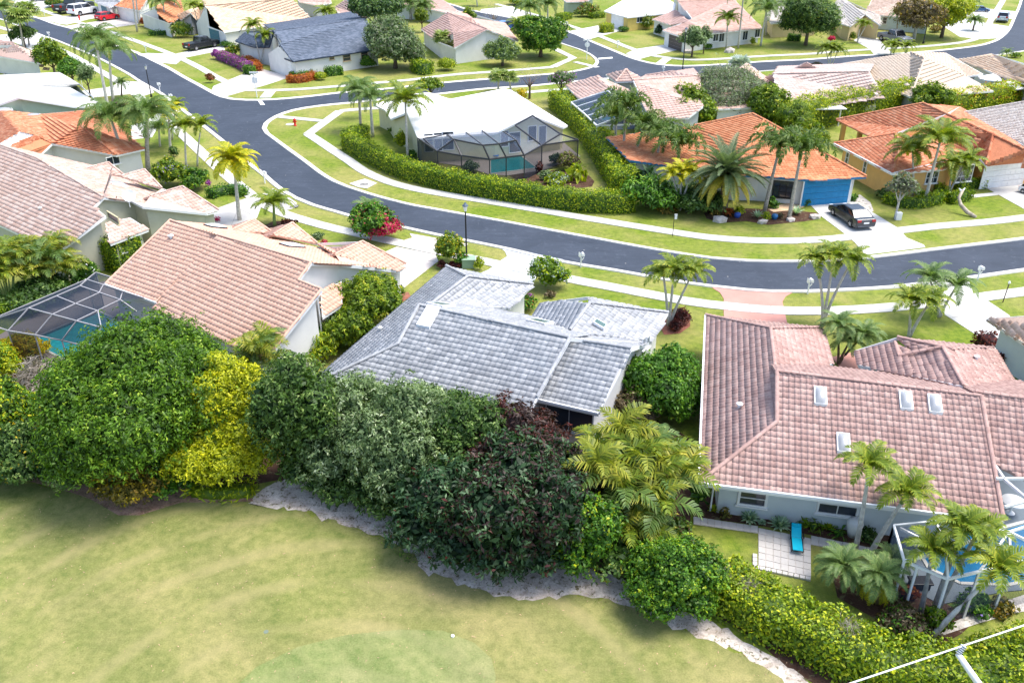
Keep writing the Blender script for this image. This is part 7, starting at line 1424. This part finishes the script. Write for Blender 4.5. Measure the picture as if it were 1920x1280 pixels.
B('yellow green feathery shrub by the purple flowers', 438, 96, 14, 13, lm('mango'), leaf=.4, dens=35, nl=2, aspect=.15, tipmat=lm('yellow'), tipfrac=.2); B('pink bougainvillea near the left white driveway', 224, 193, 12, 6, lm('purple'), leaf=.18, dens=70, nl=2)
B('large olive shrub with violet flowers behind the beige house', 318, 326, 34, 27, lm('mango'), leaf=.2, dens=75, nl=6, clump=3, tipmat=lm('bluepurple'), tipfrac=.08); B('green shrub right of the violet flowered one', 366, 338, 24, 20, lm('green'), leaf=.2, dens=75, nl=5, clump=3, tipmat=lm('mango'), tipfrac=.3)
B('tiny magenta flowers beside the oval hedge', 391, 343, 5, 7, lm('purple'), leaf=.15, dens=80, nl=0); B('low shrub against the white wall at left', 250, 314, 12, 8, lm('green'), leaf=.17, dens=60, nl=2); B('dark clump below the tall left palms', 325, 285, 10, 10, lm('dark'), leaf=.3, dens=40, nl=2, aspect=.2)
B('red crown of thorns in the driveway corner', 407, 411, 6, 5, lm('magenta'), leaf=.14, dens=80, nl=0); B('red flowering plant behind the salmon roof wing', 608, 454, 6, 5, lm('magenta'), leaf=.14, dens=80, nl=0); B('small silver green shrub behind the salmon ridge', 596, 443, 11, 7, lm('olive'), leaf=.15, dens=80, nl=2)
sheet('bed_ring', wl([(492, 425), (512, 415), (545, 414), (560, 424), (540, 436), (505, 436)]), MULCH, .022); B('maroon groundcover ring under the small coconut palm', 540, 419, 16, 6, lm('maroon'), leaf=.15, dens=80, nl=3)
B('purple and orange shrubs by the tall royal palms', 292, 44, 9, 9, lm('purple'), leaf=.2, dens=60, nl=0); B('orange red shrub under the royal palm pair', 270, 42, 10, 8, lm('orange'), leaf=.2, dens=60, nl=2); B('feathery palm shrub on the lawn by the black pickup', 339, 58, 20, 13, lm('mango'), leaf=.6, dens=25, nl=2, aspect=.12)
B('green shrubs by the far left driveway', 100, 7, 18, 7, lm('green'), leaf=.22, dens=50, nl=3, tipmat=lm('orange'), tipfrac=.15); B('shrubs in front of the tan roofed entry', 242, 20, 12, 10, lm('palm'), leaf=.5, dens=25, nl=2, aspect=.15)
B('clipped shrub beside the dark garage wall', 203, 17, 6, 6, lm('brownleaf'), leaf=.2, dens=60, nl=0); B('dark round shrub left of the white corner house', 423, 83, 9, 6, lm('green'), leaf=.2, dens=60, nl=0)
B('maroon shrub beside the white garage of the yellow house', 1171, 45, 7, 7, lm('maroon'), leaf=.2, dens=60, nl=0); B('round dark shrub under the maroon one', 1169, 55, 10, 5, lm('green'), leaf=.2, dens=60, nl=0); B('palm shrub beside the yellow wall', 1213, 43, 12, 13, lm('palm'), leaf=.5, dens=25, nl=0, aspect=.2)
B('tall shrubs by the blue window of the white house', 1236, 58, 10, 10, lm('teal'), leaf=.25, dens=50, nl=2); B('small lime shrub by the white house wall', 1411, 78, 5, 7, lm('hedgelime'), leaf=.2, dens=60, nl=0); B('low shrub under the white house bay window', 1325, 88, 13, 5, lm('green'), leaf=.2, dens=60, nl=2)
B('mixed shrubs at the top centre beyond the side road', 975, 2, 26, 6, lm('mango'), leaf=.25, dens=40, nl=3); B('flowering shrubs by the sage green house', 1100, 20, 22, 12, lm('palm'), leaf=.5, dens=25, nl=2, aspect=.2, tipmat=lm('red'), tipfrac=.15)
B('pink shrub before the tan house', 1559, 73, 7, 5, lm('magenta'), leaf=.2, dens=50, nl=0); B('yellow green shrub by the arched entry', 1599, 68, 6, 8, lm('mango'), leaf=.2, dens=50, nl=0); B('orange topped shrub on the lawn by the pale blue house', 1755, 55, 14, 6, lm('croton'), leaf=.22, dens=50, nl=2)
B('round brown hedge bush by the back road palms', 1532, 124, 10, 7, lm('brownleaf'), leaf=.2, dens=50, nl=0); B('small shrub near the right edge roofs', 1904, 104, 10, 5, lm('hedge'), leaf=.2, dens=50, nl=0); B('round green shrub left of the hedge behind orange roofs', 1530, 247, 15, 14, lm('hedge'), leaf=.22, dens=60, nl=3)
B('yellow green trailing shrub along the orange roof corner', 1500, 240, 24, 16, lm('hedgelime'), leaf=.28, dens=45, nl=4, clump=2); B('leafy shrub spilling down beside the orange roof', 1535, 262, 18, 11, lm('hedgelime'), leaf=.28, dens=45, nl=3, clump=2)
B('dark thicket under the foxtail palms', 1225, 368, 46, 32, lm('green'), leaf=.4, dens=26, nl=6, clump=2, aspect=.3); B('bird of paradise thicket at the hedge end', 1212, 345, 17, 26, lm('teal'), leaf=.7, dens=12, nl=2, aspect=.3, core=.6); B('dark thicket behind the date palm trunk', 1305, 374, 52, 26, lm('dark'), leaf=.3, dens=40, nl=6, clump=2)
B('yellow croton at the hedge end', 1228, 384, 8, 9, lm('yellow'), leaf=.2, dens=60, nl=0); B('rust croton row below the date palm', 1250, 392, 22, 8, lm('croton'), leaf=.2, dens=60, nl=3); B('croton left of the date palm foot', 1340, 398, 10, 7, lm('croton'), leaf=.18, dens=60, nl=2); B('croton right of the date palm foot', 1366, 399, 10, 7, lm('orange'), leaf=.18, dens=60, nl=2)
B('pale yellow plant beside the blue pot', 1386, 395, 9, 9, lm('hedgelime'), leaf=.18, dens=60, nl=0); B('variegated plant near the second blue pot', 1437, 406, 7, 9, lm('hedgelime'), leaf=.18, dens=60, nl=0); B('green shrub under the dark front window', 1447, 380, 12, 10, lm('green'), leaf=.2, dens=60, nl=2); B('yellow shrub beside the blue garage', 1494, 372, 7, 9, lm('hedgelime'), leaf=.18, dens=60, nl=0)
B('green shrub at the blue garage corner', 1512, 379, 9, 7, lm('green'), leaf=.18, dens=60, nl=0); B('round fern by the white garage pier', 1598, 370, 9, 7, lm('green'), leaf=.2, dens=60, nl=0); B('low brown tuft between the agaves', 1462, 405, 7, 6, lm('brownleaf'), leaf=.16, dens=60, nl=0)
sheet('rock_bed', wl([(1320, 400), (1350, 390), (1420, 392), (1500, 396), (1535, 400), (1530, 412), (1480, 418), (1440, 422), (1400, 415), (1350, 418), (1325, 410)]), MULCH, .022); sheet('rock_bed', wl([(1598, 372), (1612, 365), (1632, 380), (1638, 396), (1622, 404), (1604, 390)]), PEBBLE, .022); sheet('sand_bed', wl([(1440, 392), (1480, 380), (1515, 384), (1500, 392), (1450, 398)]), plain('orange_sand', (.6, .42, .27), .9, .2), .026)
B('dark shrub by the orange house corner', 1657, 364, 14, 10, lm('dark'), leaf=.18, dens=70, nl=2); B('olive rounded shrub behind the curved hedge', 1727, 366, 13, 9, lm('hedge'), leaf=.18, dens=70, nl=2)
# agaves and ferns in the near bed
sheet('near_bed', wl([(1300, 968), (1300, 940), (1330, 930), (1500, 960), (1660, 985), (1680, 1040), (1620, 1030), (1520, 1003), (1420, 985), (1350, 975)]), MULCH, .024); sheet('near_bed_low', wl([(1560, 1075), (1660, 1035), (1700, 1070), (1800, 1150), (1860, 1130), (1760, 1210), (1640, 1160), (1570, 1120)]), MULCH, .024)
sheet('pebble_strip', wl([(1740, 1180), (1790, 1165), (1860, 1135), (1920, 1115), (1980, 1100), (1980, 1135), (1900, 1150), (1830, 1170), (1765, 1192)]), PEBBLE, .028)
def rosette(label, px, py, r, n, mat, w=.15, up=.9, name='agave', cat='agave', curve=.4, group=None):
    m = MB(); rs = random.Random(int(px))
    for k in range(n):
        az = k * 2.39996; el = 1.35 - 1.15 * (k / n) ** .7 * up; L = r * rs.uniform(.85, 1.05); d = np.array([math.cos(az) * math.cos(el), math.sin(az) * math.cos(el), math.sin(el)]); s = np.array([-math.sin(az), math.cos(az), 0]) * w * .5
        a = d * .04; b = d * L * .5 + np.array([0, 0, .03]); c = d * L + np.array([0, 0, -curve * L * .25]); t = rs.random()
        m.add([a - s * .6, a + s * .6, b + s, b + np.array([0, 0, -.02]), b - s, c], [(0, 1, 2, 3), (0, 3, 4), (3, 2, 5), (4, 3, 5)], t)
    return tag(m.build(name, mat, None, loc=P(px, py, .05)), label, cat, group)
rosette('large silver agave left of the lounger by the pale wall', 1405, 975, .62, 50, lm('agave')); rosette('large silver agave nearest the turquoise lounger', 1462, 987, .68, 56, lm('agave')); rosette('small silver agave between the two large ones', 1428, 981, .27, 36, lm('agave')); rosette('small silver agave behind the lounger headrest', 1501, 979, .3, 36, lm('agave'))
rosette('yellow green bromeliad in the bed left of the agaves', 1337, 958, .42, 26, lm('hedgelime'), .10, .8, 'bromeliad', 'bromeliad'); rosette('yellow fern like plant right of the lounger', 1553, 992, .42, 26, lm('hedgelime'), .10, .8, 'bromeliad', 'bromeliad')
B('small croton by the bromeliad and wall', 1360, 963, 9, 12, lm('croton'), leaf=.14, dens=80, nl=0); B('green fern right of the turquoise lounger', 1526, 985, 14, 13, lm('hedge'), leaf=.3, dens=60, nl=0, aspect=.15); B('low dark fern near the kettle grill', 1572, 1000, 14, 9, lm('green'), leaf=.3, dens=60, nl=0, aspect=.15)
B('black green round shrub beside the cage door', 1627, 1003, 19, 15, lm('dark'), leaf=.14, dens=120, nl=0); B('maroon low shrub by the leaning trunks', 1655, 1042, 14, 9, lm('maroon'), leaf=.16, dens=80, nl=2); B('copper leaved shrub left of the white cage corner', 1705, 1110, 16, 14, lm('orange'), leaf=.18, dens=70, nl=2, tipmat=lm('maroon'), tipfrac=.5)
B('olive shrub under the pygmy palms', 1695, 1165, 50, 38, lm('brownleaf'), leaf=.15, dens=100, nl=4, tipmat=lm('green'), tipfrac=.5); B('round olive shrub at the foot of the palm trunks', 1755, 1165, 28, 26, lm('hedge'), leaf=.14, dens=110, nl=3, tipmat=lm('brownleaf'), tipfrac=.3); B('blue flowering shrub along the cage foot', 1825, 1130, 34, 22, lm('green'), leaf=.15, dens=90, nl=4, tipmat=lm('bluepurple'), tipfrac=.05)
B('rust coloured shrubs at the right edge by the cage', 1880, 1140, 26, 12, lm('croton'), leaf=.16, dens=80, nl=3)
B('green tuft in the shade under the areca clump edge', 1308, 935, 12, 20, lm('green'), leaf=.25, dens=50, nl=2)
rosette('blue grey agave in the rock bed by the driveway', 1493, 401, 1.0, 26, lm('agave'), .16, .8); rosette('blue grey agave in the rock bed under the foxtail palm', 1420, 408, .9, 26, lm('agave'), .16, .8)
# -- trees further off
T = tree
T('round glossy ficus tree on the corner lawn beyond the side road', 1014, 72, 45, 35, 3.0, lm('green'), leaf=.35, dens=32, nl=8, clump=3, tipmat=lm('mango'), tipfrac=.2, name='ficus_tree')
T('large grey olive tree beside the slate roofed house', 739, 86, 52, 48, 3.4, lm('olive'), leaf=.28, dens=32, nl=9, clump=2, core=.6, name='olive_tree', tipmat=lm('grey'), tipfrac=.3)
T('olive green round tree right of the brown roof gable', 942, 97, 30, 23, 2.2, lm('olive'), leaf=.22, dens=50, nl=5, clump=2, name='olive_tree', tipmat=lm('mango'), tipfrac=.4)
T('dark round oak at the top edge', 704, 14, 41, 29, 6.5, lm('dark'), leaf=.4, dens=26, nl=7, clump=2, tipmat=lm('teal'), tipfrac=.4, name='oak_tree')
T('tall dark conifer like tree on the lawn beyond the back road', 1518, 34, 48, 46, 4.6, lm('dark'), leaf=.38, dens=26, nl=11, clump=3, aspect=.3, core=.6, name='dark_evergreen', tipmat=lm('mango'), tipfrac=.1)
T('orange and green leaved tree before the pale blue house', 1722, 30, 44, 27, 4.2, lm('brownleaf'), leaf=.35, dens=18, nl=6, clump=2, core=.3, tipmat=lm('croton'), tipfrac=.5, bark=TRUNKW)
T('bright yellow green tree right of the orange leaved one', 1775, 26, 44, 27, 4.2, lm('yellowgreen'), leaf=.35, dens=22, nl=6, clump=2, core=.45, tipmat=lm('mango'), tipfrac=.4)
T('forked olive tree by the dark garage', 1300, 72, 22, 20, 3.0, lm('olive'), leaf=.25, dens=40, nl=4, clump=2, name='olive_tree'); T('grey green tree top right of the forked olive', 1322, 66, 12, 14, 3.0, lm('olive'), leaf=.25, dens=40, nl=2, clump=2, name='olive_tree')
T('slim thin leaved olive tree in the curved hedge ring', 1691, 350, 25, 23, 2.9, lm('grey'), leaf=.2, dens=36, nl=5, clump=2, core=.4, name='olive_tree', tipmat=lm('olive'), tipfrac=.5, bark=TRUNKW)
T('wide thin grey tree before the rose roofs', 1366, 178, 56, 42, 3.0, lm('grey'), leaf=.34, dens=110, nl=9, clump=2, core=0, spray=.5, tipmat=lm('olive'), tipfrac=.5, aspect=.25)
T('yellow green bushy tree left of the grey one', 1297, 205, 42, 38, 2.4, lm('mango'), leaf=.3, dens=36, nl=6, clump=3, core=.6); T('upright yellow green tree right of the grey one', 1441, 202, 34, 38, 2.6, lm('mango'), leaf=.3, dens=36, nl=5, clump=3, core=.6)
T('feathery green tree at the orange roof peak', 1492, 218, 32, 26, 2.6, lm('mango'), leaf=.28, dens=36, nl=5, clump=3, aspect=.2); T('round yellow green tree before the cream hipped roof', 1747, 183, 32, 24, 2.6, lm('mango'), leaf=.28, dens=40, nl=5, clump=3)
T('leafy tree beside the fan palms at the upper left', 94, 104, 27, 26, 3.4, lm('mango'), leaf=.35, dens=34, nl=6, clump=3, tipmat=lm('dark'), tipfrac=.3); T('round green tree behind the white roof', 131, 128, 22, 17, 2.8, lm('green'), leaf=.28, dens=40, nl=4, clump=2); T('grey green young tree with striped flag below it', 160, 140, 16, 17, 3.0, lm('olive'), leaf=.25, dens=35, nl=3, clump=2)
T('leafless lilac grey tree beside the white roof peak', 993, 143, 24, 15, 3.0, lm('twig'), leaf=.5, dens=10, nl=4, aspect=.06, core=0, name='bare_tree', tipmat=lm('purple'), tipfrac=.05); T('purple flowering tree at the back road corner', 1053, 149, 23, 13, 3.0, lm('olive'), leaf=.22, dens=36, nl=4, clump=2, tipmat=lm('purple'), tipfrac=.22, core=.5)
T('leafless brown tree beyond the brown roof', 925, 24, 18, 15, 3.4, lm('twig'), leaf=.7, dens=7, nl=4, aspect=.05, core=0, name='bare_tree'); T('green bushy tree behind the white roofed corner house', 806, 158, 24, 10, 2.6, lm('mango'), leaf=.28, dens=34, nl=4, clump=2)
T('yellow tipped croton tree on the lawn behind the white roof', 979, 176, 8, 8, 1.4, lm('yellow'), leaf=.25, dens=40, nl=0, tipmat=lm('hedge'), tipfrac=.4); T('tree filling the gap beside the brown roof house', 790, 30, 14, 12, 3.0, lm('palm'), leaf=.35, dens=30, nl=3, clump=2)
T('bushy green tree between side road and brown roof', 878, 30, 11, 13, 3.2, lm('mango'), leaf=.35, dens=30, nl=2, clump=2); T('shrubby tree on the far left lawn', 40, 62, 24, 12, 2.4, lm('dark'), leaf=.28, dens=34, nl=3, clump=2)
# -- palms
pa = palm
G3 = 'slim clustered palms along the near street'
pa('three slim leaning palms in the red mulch bed', 1254, 611, [(1244, 518), (1264, 508), (1299, 512)], 'small', 12, .8, .085, group=G3); pa('three tall slim palms beside the pink driveway', 1543, 609, [(1531, 490), (1563, 486), (1596, 492)], 'small', 13, .82, .09, group=G3, bend=.5)
pa('two short dark crowned palms behind the pink roof wing', 1704, 634, [(1708, 566), (1742, 568)], 'small', 13, .82, .09, group=G3); pa('two taller pale crowned palms by the right driveway', 1762, 594, [(1743, 524), (1793, 538)], 'pygmy', 13, 1.05, .09, group=G3, bend=.4)
pa('pygmy palm pair in the entry courtyard of the pink roof', 1572, 683, [(1571, 612), (1592, 642), (1618, 630)], 'pygmy', 16, .85, .07, mat=BARK)
G4 = 'palms around the white framed pool cage'
pa('tall curved palm before the pink roof, left one', 1603, 1035, [(1628, 888)], 'small', 12, .74, .10, group=G4, bend=.6, shaft=SHAFT, shaftlen=.5); pa('palm leaning right before the pink roof', 1628, 1042, [(1692, 940)], 'small', 12, .74, .10, group=G4, shaft=SHAFT, shaftlen=.5)
pa('short palm with brown crownshaft at the cage corner', 1726, 1150, [(1746, 1048)], 'small', 12, .66, .09, group=G4, shaft=plain('crownshaft_brown', (.30, .19, .12), .7, .2), shaftlen=.5); pa('palm crossing the middle of the blue pool', 1752, 1140, [(1797, 1010)], 'small', 12, .74, .10, group=G4, shaft=SHAFT, shaftlen=.6); pa('second crown over the blue pool further right', 1757, 1142, [(1832, 1000)], 'small', 12, .68, .09, group=G4, bend=.2)
pa('strongly leaning palm at the lower right', 1737, 1200, [(1858, 1080)], 'small', 12, .72, .09, group=G4, bend=.1, shaft=SHAFTY, shaftlen=.5)
pa('pygmy date palm left of the white cage', 1578, 1108, [(1580, 1062)], 'pygmy', 26, .72, .08, lo=-.9, mat=BARK); pa('pygmy date palm with yellow lower fronds', 1645, 1132, [(1648, 1080)], 'pygmy', 26, .72, .08, lo=-.7, low='pygmyyellow', nlow=22, mat=BARK); pa('pygmy date palm tucked against the cage corner', 1672, 1090, [(1674, 1055)], 'pygmy', 20, .6, .08, mat=BARK)
# left side
G1 = 'tall feather palms along the left street'
pa('tall royal palm left of the pair above the white roof', 205, 215, [(182, 92)], 'queen', 14, 1.15, .17, mat=TRUNKW, group=G1, shaft=SHAFT, shaftlen=1.2); pa('tall royal palm right of the pair above the white roof', 212, 191, [(205, 108)], 'queen', 14, 1.15, .17, mat=TRUNKW, group=G1, shaft=SHAFTY, shaftlen=1.0)
pa('leaning queen palm over the orange roof', 241, 322, [(208, 224)], 'queen', 15, 1.15, .17, mat=TRUNKW, group=G1); pa('stout queen palm with bushy crown left of the road', 277, 322, [(276, 218)], 'queen', 20, 1.1, .2, mat=TRUNK, group=G1)
pa('narrow palm right of the stout queen palm', 320, 286, [(316, 215)], 'smallyellow', 13, .95, .12, group=G1); pa('small cluster palm beside the violet shrub', 349, 316, [(347, 240)], 'small', 14, .95, .09, group=G1); pa('small palm beside the left pavement', 369, 312, [(377, 237)], 'small', 13, .9, .08, group=G1); pa('crown peeping over the kerb behind the palms', 322, 262, [(330, 200)], 'small', 12, .8, .08, group=G1)
pa('yellow leaved palm beside the road bend', 449, 413, [(440, 318)], 'smallyellow', 20, 1.12, .15, mat=TRUNKW, shaft=SHAFTY, shaftlen=1.0, lo=-1.3); pa('small bushy palm before the salmon house', 515, 423, [(513, 384)], 'coconut', 16, .62, .12, mat=SHAFT); pa('feathery palm rising from the bougainvillea', 690, 428, [(690, 394)], 'pygmy', 22, .9, .1, mat=BARK)
pa('short palm on the lawn below the street lamp', 228, 182, [(228, 157)], 'pygmy', 15, .8, .1, mat=BARK); pa('bushy dark palm behind the stout trunk', 300, 275, [(298, 242)], 'queen', 14, .7, .1)
pa('fan palm trio at the top left, front one', 45, 95, [(36, 36)], 'fan', 34, 1.75, .15, mat=TRUNK, lo=-1.0); pa('fan palm trio at the top left, right one', 54, 86, [(51, 22)], 'fan', 30, 1.65, .13, mat=TRUNK, lo=-1.0); pa('leaning palm at the top left edge', 25, 90, [(3, 20)], 'queen', 14, 1.0, .15, mat=TRUNK)
pa('silver green palm poking over the white roof', 9, 140, [(10, 134, 3)], 'pygmy', 10, .8, .08)
G2 = 'royal palms at the top left houses'
pa('thin royal palm trunk before the orange roof', 257, 60, [(246, -25)], 'queen', 10, 1, .16, mat=TRUNKW, group=G2); pa('thin royal palm trunk beside the first one', 261, 47, [(252, -25)], 'queen', 10, 1, .14, mat=TRUNKW, group=G2); pa('leafy palm before the orange gable', 311, 62, [(306, 5)], 'queen', 14, 1.05, .16, mat=TRUNKW, group=G2); pa('grey trunk palm beside the arched porch', 330, 46, [(326, -6)], 'queen', 12, .95, .14, mat=TRUNKW, group=G2)
pa('small palm pair by the arched porch', 379, 70, [(362, 12), (376, 16)], 'small', 12, .9, .08); pa('small fan topped palm pair at the white corner house', 489, 122, [(474, 50), (498, 70)], 'small', 13, 1.05, .09); pa('small palms at the far left driveway', 245, 32, [(236, 14)], 'pygmy', 14, .9, .1)
pa('white trunk palm cut by the top edge', 127, 16, [(122, -30)], 'queen', 8, 1, .2, mat=TRUNKW, group=G2)
pa('dark crowned palm behind the slate roof', 612, 46, [(612, 25)], 'coconut', 16, .85, .14); pa('pair of old palms left of the salmon house, left one', 770, 38, [(770, 8)], 'queen', 16, 1.1, .22, mat=TRUNK); pa('pair of old palms left of the salmon house, right one', 795, 40, [(793, 14)], 'queen', 16, 1.1, .22, mat=TRUNK)
pa('fan palm before the screened porch', 828, 107, [(828, 72)], 'fan', 34, 1.2, .14, lo=-1.1, mat=TRUNK); pa('bushy palm left of the round ficus', 972, 62, [(970, 48)], 'coconut', 16, .8, .1, mat=SHAFT)
pa('leaning queen palm at the top centre, left one', 1000, 55, [(992, 16)], 'queen', 15, 1.1, .15); pa('queen palm at the top centre, right one', 1027, 48, [(1027, 10)], 'queen', 16, 1.1, .15); pa('small palm at the top between roofs', 895, 12, [(893, -8)], 'queen', 12, .9, .12)
# corner house palms
pa('silver crowned palm on the corner lawn', 677, 246, [(672, 172)], 'queen', 16, .9, .13, mat=TRUNK); pa('yellow crowned palm beside it on the corner lawn', 699, 257, [(694, 185)], 'queen', 14, .85, .15, mat=TRUNKW); pa('slender palm behind the pair on the corner lawn', 675, 222, [(676, 160)], 'pygmy', 14, .95, .12)
pa('tall coconut palm in front of the white roof', 764.5, 298, [(760, 192)], 'coconut', 17, .95, .12, mat=TRUNKW, lo=-.8); pa('fan palm cluster behind the white roof, left one', 934, 172, [(935, 146)], 'fan', 30, 1.15, .13, lo=-.9); pa('fan palm cluster behind the white roof, right one', 958, 172, [(955, 148)], 'fan', 28, 1.05, .13, lo=-.9)
# blue garage house palms
G5 = 'foxtail palms around the house with the blue garage'
for l, bx, by, tx, ty in (('foxtail palm furthest left by the lime hedge', 1153, 291, 1155, 232), ('foxtail palm with the highest crown at the left', 1168, 311, 1172, 215), ('foxtail palm third from the left', 1182, 322, 1203, 252), ('foxtail palm fourth from the left over the white wall', 1228, 334, 1236, 270), ('foxtail palm nearest the clustered yellow palms', 1275, 350, 1272, 286)):
    pa(l, bx, by, [(tx, ty)], 'foxtail', 17, 1.4, .14, mat=TRUNK, group=G5, shaft=SHAFT, shaftlen=.8, lo=-.3)
pa('foxtail palm before the dark front window', 1433, 397, [(1458, 292)], 'foxtail', 17, 1.38, .15, mat=TRUNK, group=G5, shaft=SHAFT, lo=-.3); pa('foxtail palm left of the blue garage door', 1479, 411, [(1500, 298)], 'foxtail', 17, 1.38, .15, mat=TRUNK, group=G5, shaft=SHAFT, lo=-.3)
pa('yellowish triple palm left of the date palm', 1274, 395, [(1262, 330), (1278, 322), (1297, 326)], 'smallyellow', 11, .8, .09, lo=-.9); pa('large date palm with stiff radiating fronds and yellow skirt', 1354, 400, [(1363, 326)], 'date', 60, 1.12, .33, mat=BARK, lo=-.9, hi=1.5, low='datelow', nlow=30, cat='date palm', bulge=.2)
# orange house palms
pa('tall coconut palm before the orange house', 1734, 378, [(1762, 268)], 'coconut', 16, 1.0, .13, mat=TRUNKW, lo=-.5); pa('yellow tinged palm left of the tall coconut', 1712, 368, [(1711, 284)], 'coconut', 14, .8, .1, low='smallyellow', nlow=4); pa('slim palm pair by the orange front door', 1779, 362, [(1785, 312), (1810, 308)], 'small', 13, 1.05, .08)
# back road palms
G6 = 'tall palms beyond the back road'
for l, bx, by, tx, ty, k, sz in (('pale trunk palm before the rose brown roof', 1362, 92, 1364, 38, 'coconut', .85), ('tall palm with top cut by the frame, white house', 1384, 91, 1394, -8, 'queen', 1.0), ('bushy queen palm at the white house corner', 1426, 87, 1437, 20, 'queen', 1.1), ('leaning palm with dark foot by the tan house', 1451, 70, 1474, 12, 'queen', .9), ('thin palm between the white and tan houses', 1437, 66, 1436, 8, 'queen', .9)):
    pa(l, bx, by, [(tx, ty)], k, 14, sz, .14, mat=TRUNKW, group=G6)
pa('three small palms beyond the cream roof', 1556, 131, [(1548, 94), (1559, 92), (1571, 97)], 'small', 11, 1.0, .08); pa('small palm at the cream roof ridge, left one', 1670, 104, [(1671, 88)], 'small', 13, 1.05, .09); pa('small palm at the cream roof ridge, right one', 1697, 104, [(1697, 89)], 'small', 13, 1.0, .09)
pa('silver blue fan palm by the back road', 1386, 134, [(1386, 124)], 'silver', 40, 1.1, .14, lo=-.2); pa('grey fan palm before the pale blue house', 1681, 64, [(1684, 28)], 'pygmy', 20, 1.2, .13, mat=TRUNK); pa('short date palm by the wide white driveway', 1824, 58, [(1828, 40)], 'pygmy', 26, 1.1, .15, mat=BARK)
pa('small palm pair before the arched tan house', 1607, 80, [(1614, 45), (1624, 48)], 'small', 10, .8, .08); pa('dark palm by the blue parked car', 1818, 20, [(1821, 6)], 'queen', 14, .8, .12); pa('small palm at the right edge roof', 1888, 108, [(1888, 100)], 'pygmy', 12, .8, .09)
# grass tufts, fallen leaves: nobody could count them
def scatter(name, poly, n, size, mat, kind='stuff', aspect=.3, up=.15):
    pts = [P(*q) for q in poly]; xs = [p[0] for p in pts]; ys = [p[1] for p in pts]; X = RNG.uniform(min(xs), max(xs), n * 2); Y = RNG.uniform(min(ys), max(ys), n * 2)
    k = in_poly(X, Y, [(p[0], p[1]) for p in pts]); X, Y = X[k][:n], Y[k][:n]; p = np.stack([X, Y, np.full(len(X), .03)], 1); N = np.tile([0, 0, 1.0], (len(p), 1)) + RNG.normal(0, up, (len(p), 3))
    v, f, t = leaves(p, N, size, aspect, .3, 0); return tag(link(name, raw_mesh(name, v, f, t), mat), kind=kind)
scatter('fallen_leaves', [(0, 890), (200, 940), (480, 930), (800, 1050), (1080, 1115), (1300, 1190), (1200, 1100), (900, 1010), (600, 900), (300, 900)], 2600, .09, lm('brownleaf')); scatter('fallen_leaves', [(0, 900), (1900, 1280), (600, 1280), (0, 1280)], 500, .10, plain('dry_leaf', (.5, .33, .2), .8, .3))
scatter('weeds', [(700, 985), (760, 1000), (800, 1050), (770, 1060), (715, 1020)], 500, .14, lm('green'), aspect=.2, up=.8); scatter('weeds', [(1640, 1110), (1700, 1090), (1760, 1180), (1700, 1210)], 300, .14, lm('green'), aspect=.2, up=.8)
disc(499, 1184, .10, plain('sprinkler_grey', (.16, .2, .15), .6), 0, 'sprinkler_head', 'dark round sprinkler head in the golf grass', 'sprinkler', .02); disc(849, 1193, .07, WHITE, .0, 'golf_ball', 'small white marker on the putting green', 'marker', .08, 10)

scatter('edge_tufts', [(40, 893), (200, 935), (262, 950), (340, 928), (460, 936), (540, 944), (660, 978), (800, 1052), (930, 1100), (1060, 1102), (1220, 1143), (1350, 1192), (1490, 1270), (1470, 1284), (1340, 1208), (1210, 1158), (1060, 1118), (930, 1116), (800, 1068), (660, 994), (540, 960), (460, 952), (340, 945), (262, 970), (200, 952), (40, 908)], 9000, .10, lm('hedge'), aspect=.16, up=1.2)
scatter('dead_twigs', [(540, 930), (760, 990), (950, 1060), (1080, 1070), (1260, 1140), (1400, 1215), (1380, 1222), (1240, 1160), (1060, 1112), (930, 1104), (780, 1046), (600, 960)], 1800, .16, lm('brownleaf'), aspect=.12, up=.5)

for q in ((1352, 1072, 16, 12, 'patch of bare grey twigs at the left top of the lime hedge'), (1408, 1100, 14, 9, 'patch of bare twigs further along the lime hedge top'), (1592, 1180, 16, 9, 'thin twiggy patch in the middle of the lime hedge')):
    p_ = P(q[0], q[1], 1.5); s_ = scale_at(p_); tag(link('twiggy_bush', crown_mesh('twiggy_bush', [(0, 0, 0, q[2] / s_, q[2] / s_ * .8, .3)], lm('twig'), .34, 260, .05, droop=0, core=0, jitter=1.2, spray=.9), None, None, p_), q[4], 'twigs')
e = empty('driftwood_sculpture', P(1802, 402), 'curved white and brown driftwood sculpture on the orange house lawn', 'sculpture'); m = MB()
m.tube([(.9, -.9, .05), (.3, -.3, .35), (-.1, .3, .8), (-.2, .7, 1.3), (.1, 1.0, 1.9)], [.16, .2, .17, .13, .16], 8); m.build('trunk', plain('driftwood', (.45, .38, .30), .8, .3, 4), e, smooth=True); m = MB(); m.tube([(.05, .95, 1.8), (-.25, 1.0, 2.1)], [.15, .03], 7); m.tube([(.05, .95, 1.8), (.35, 1.1, 2.1)], [.13, .03], 7); m.build('head', WHITE, e, smooth=True)
e = empty('flag', P(156, 168), 'small striped red and white flag on a slim pole by the white roof', 'flag'); m = MB(); m.tube([(0, 0, 0), (0, 0, 3.0)], .03, 6); m.build('pole', ALU, e)
for k in range(7):
    m = MB(); z0 = 2.9 - k * .14; m.add([(0, 0, z0), (.45, -.1, z0 - .22), (.8, .03, z0 - .42), (.8, .03, z0 - .56), (.45, -.1, z0 - .36), (0, 0, z0 - .14)], [(0, 1, 4, 5), (1, 2, 3, 4)]); m.build('stripe', MATS['hydrant_red'] if k % 2 == 0 else WHITE, e)
m = MB(); m.add([(0, -.01, 2.9), (.35, -.09, 2.73), (.35, -.09, 2.4), (0, -.01, 2.55)], [(0, 1, 2, 3)]); m.build('canton', plain('navy_cloth', (.02, .04, .2), .7), e)
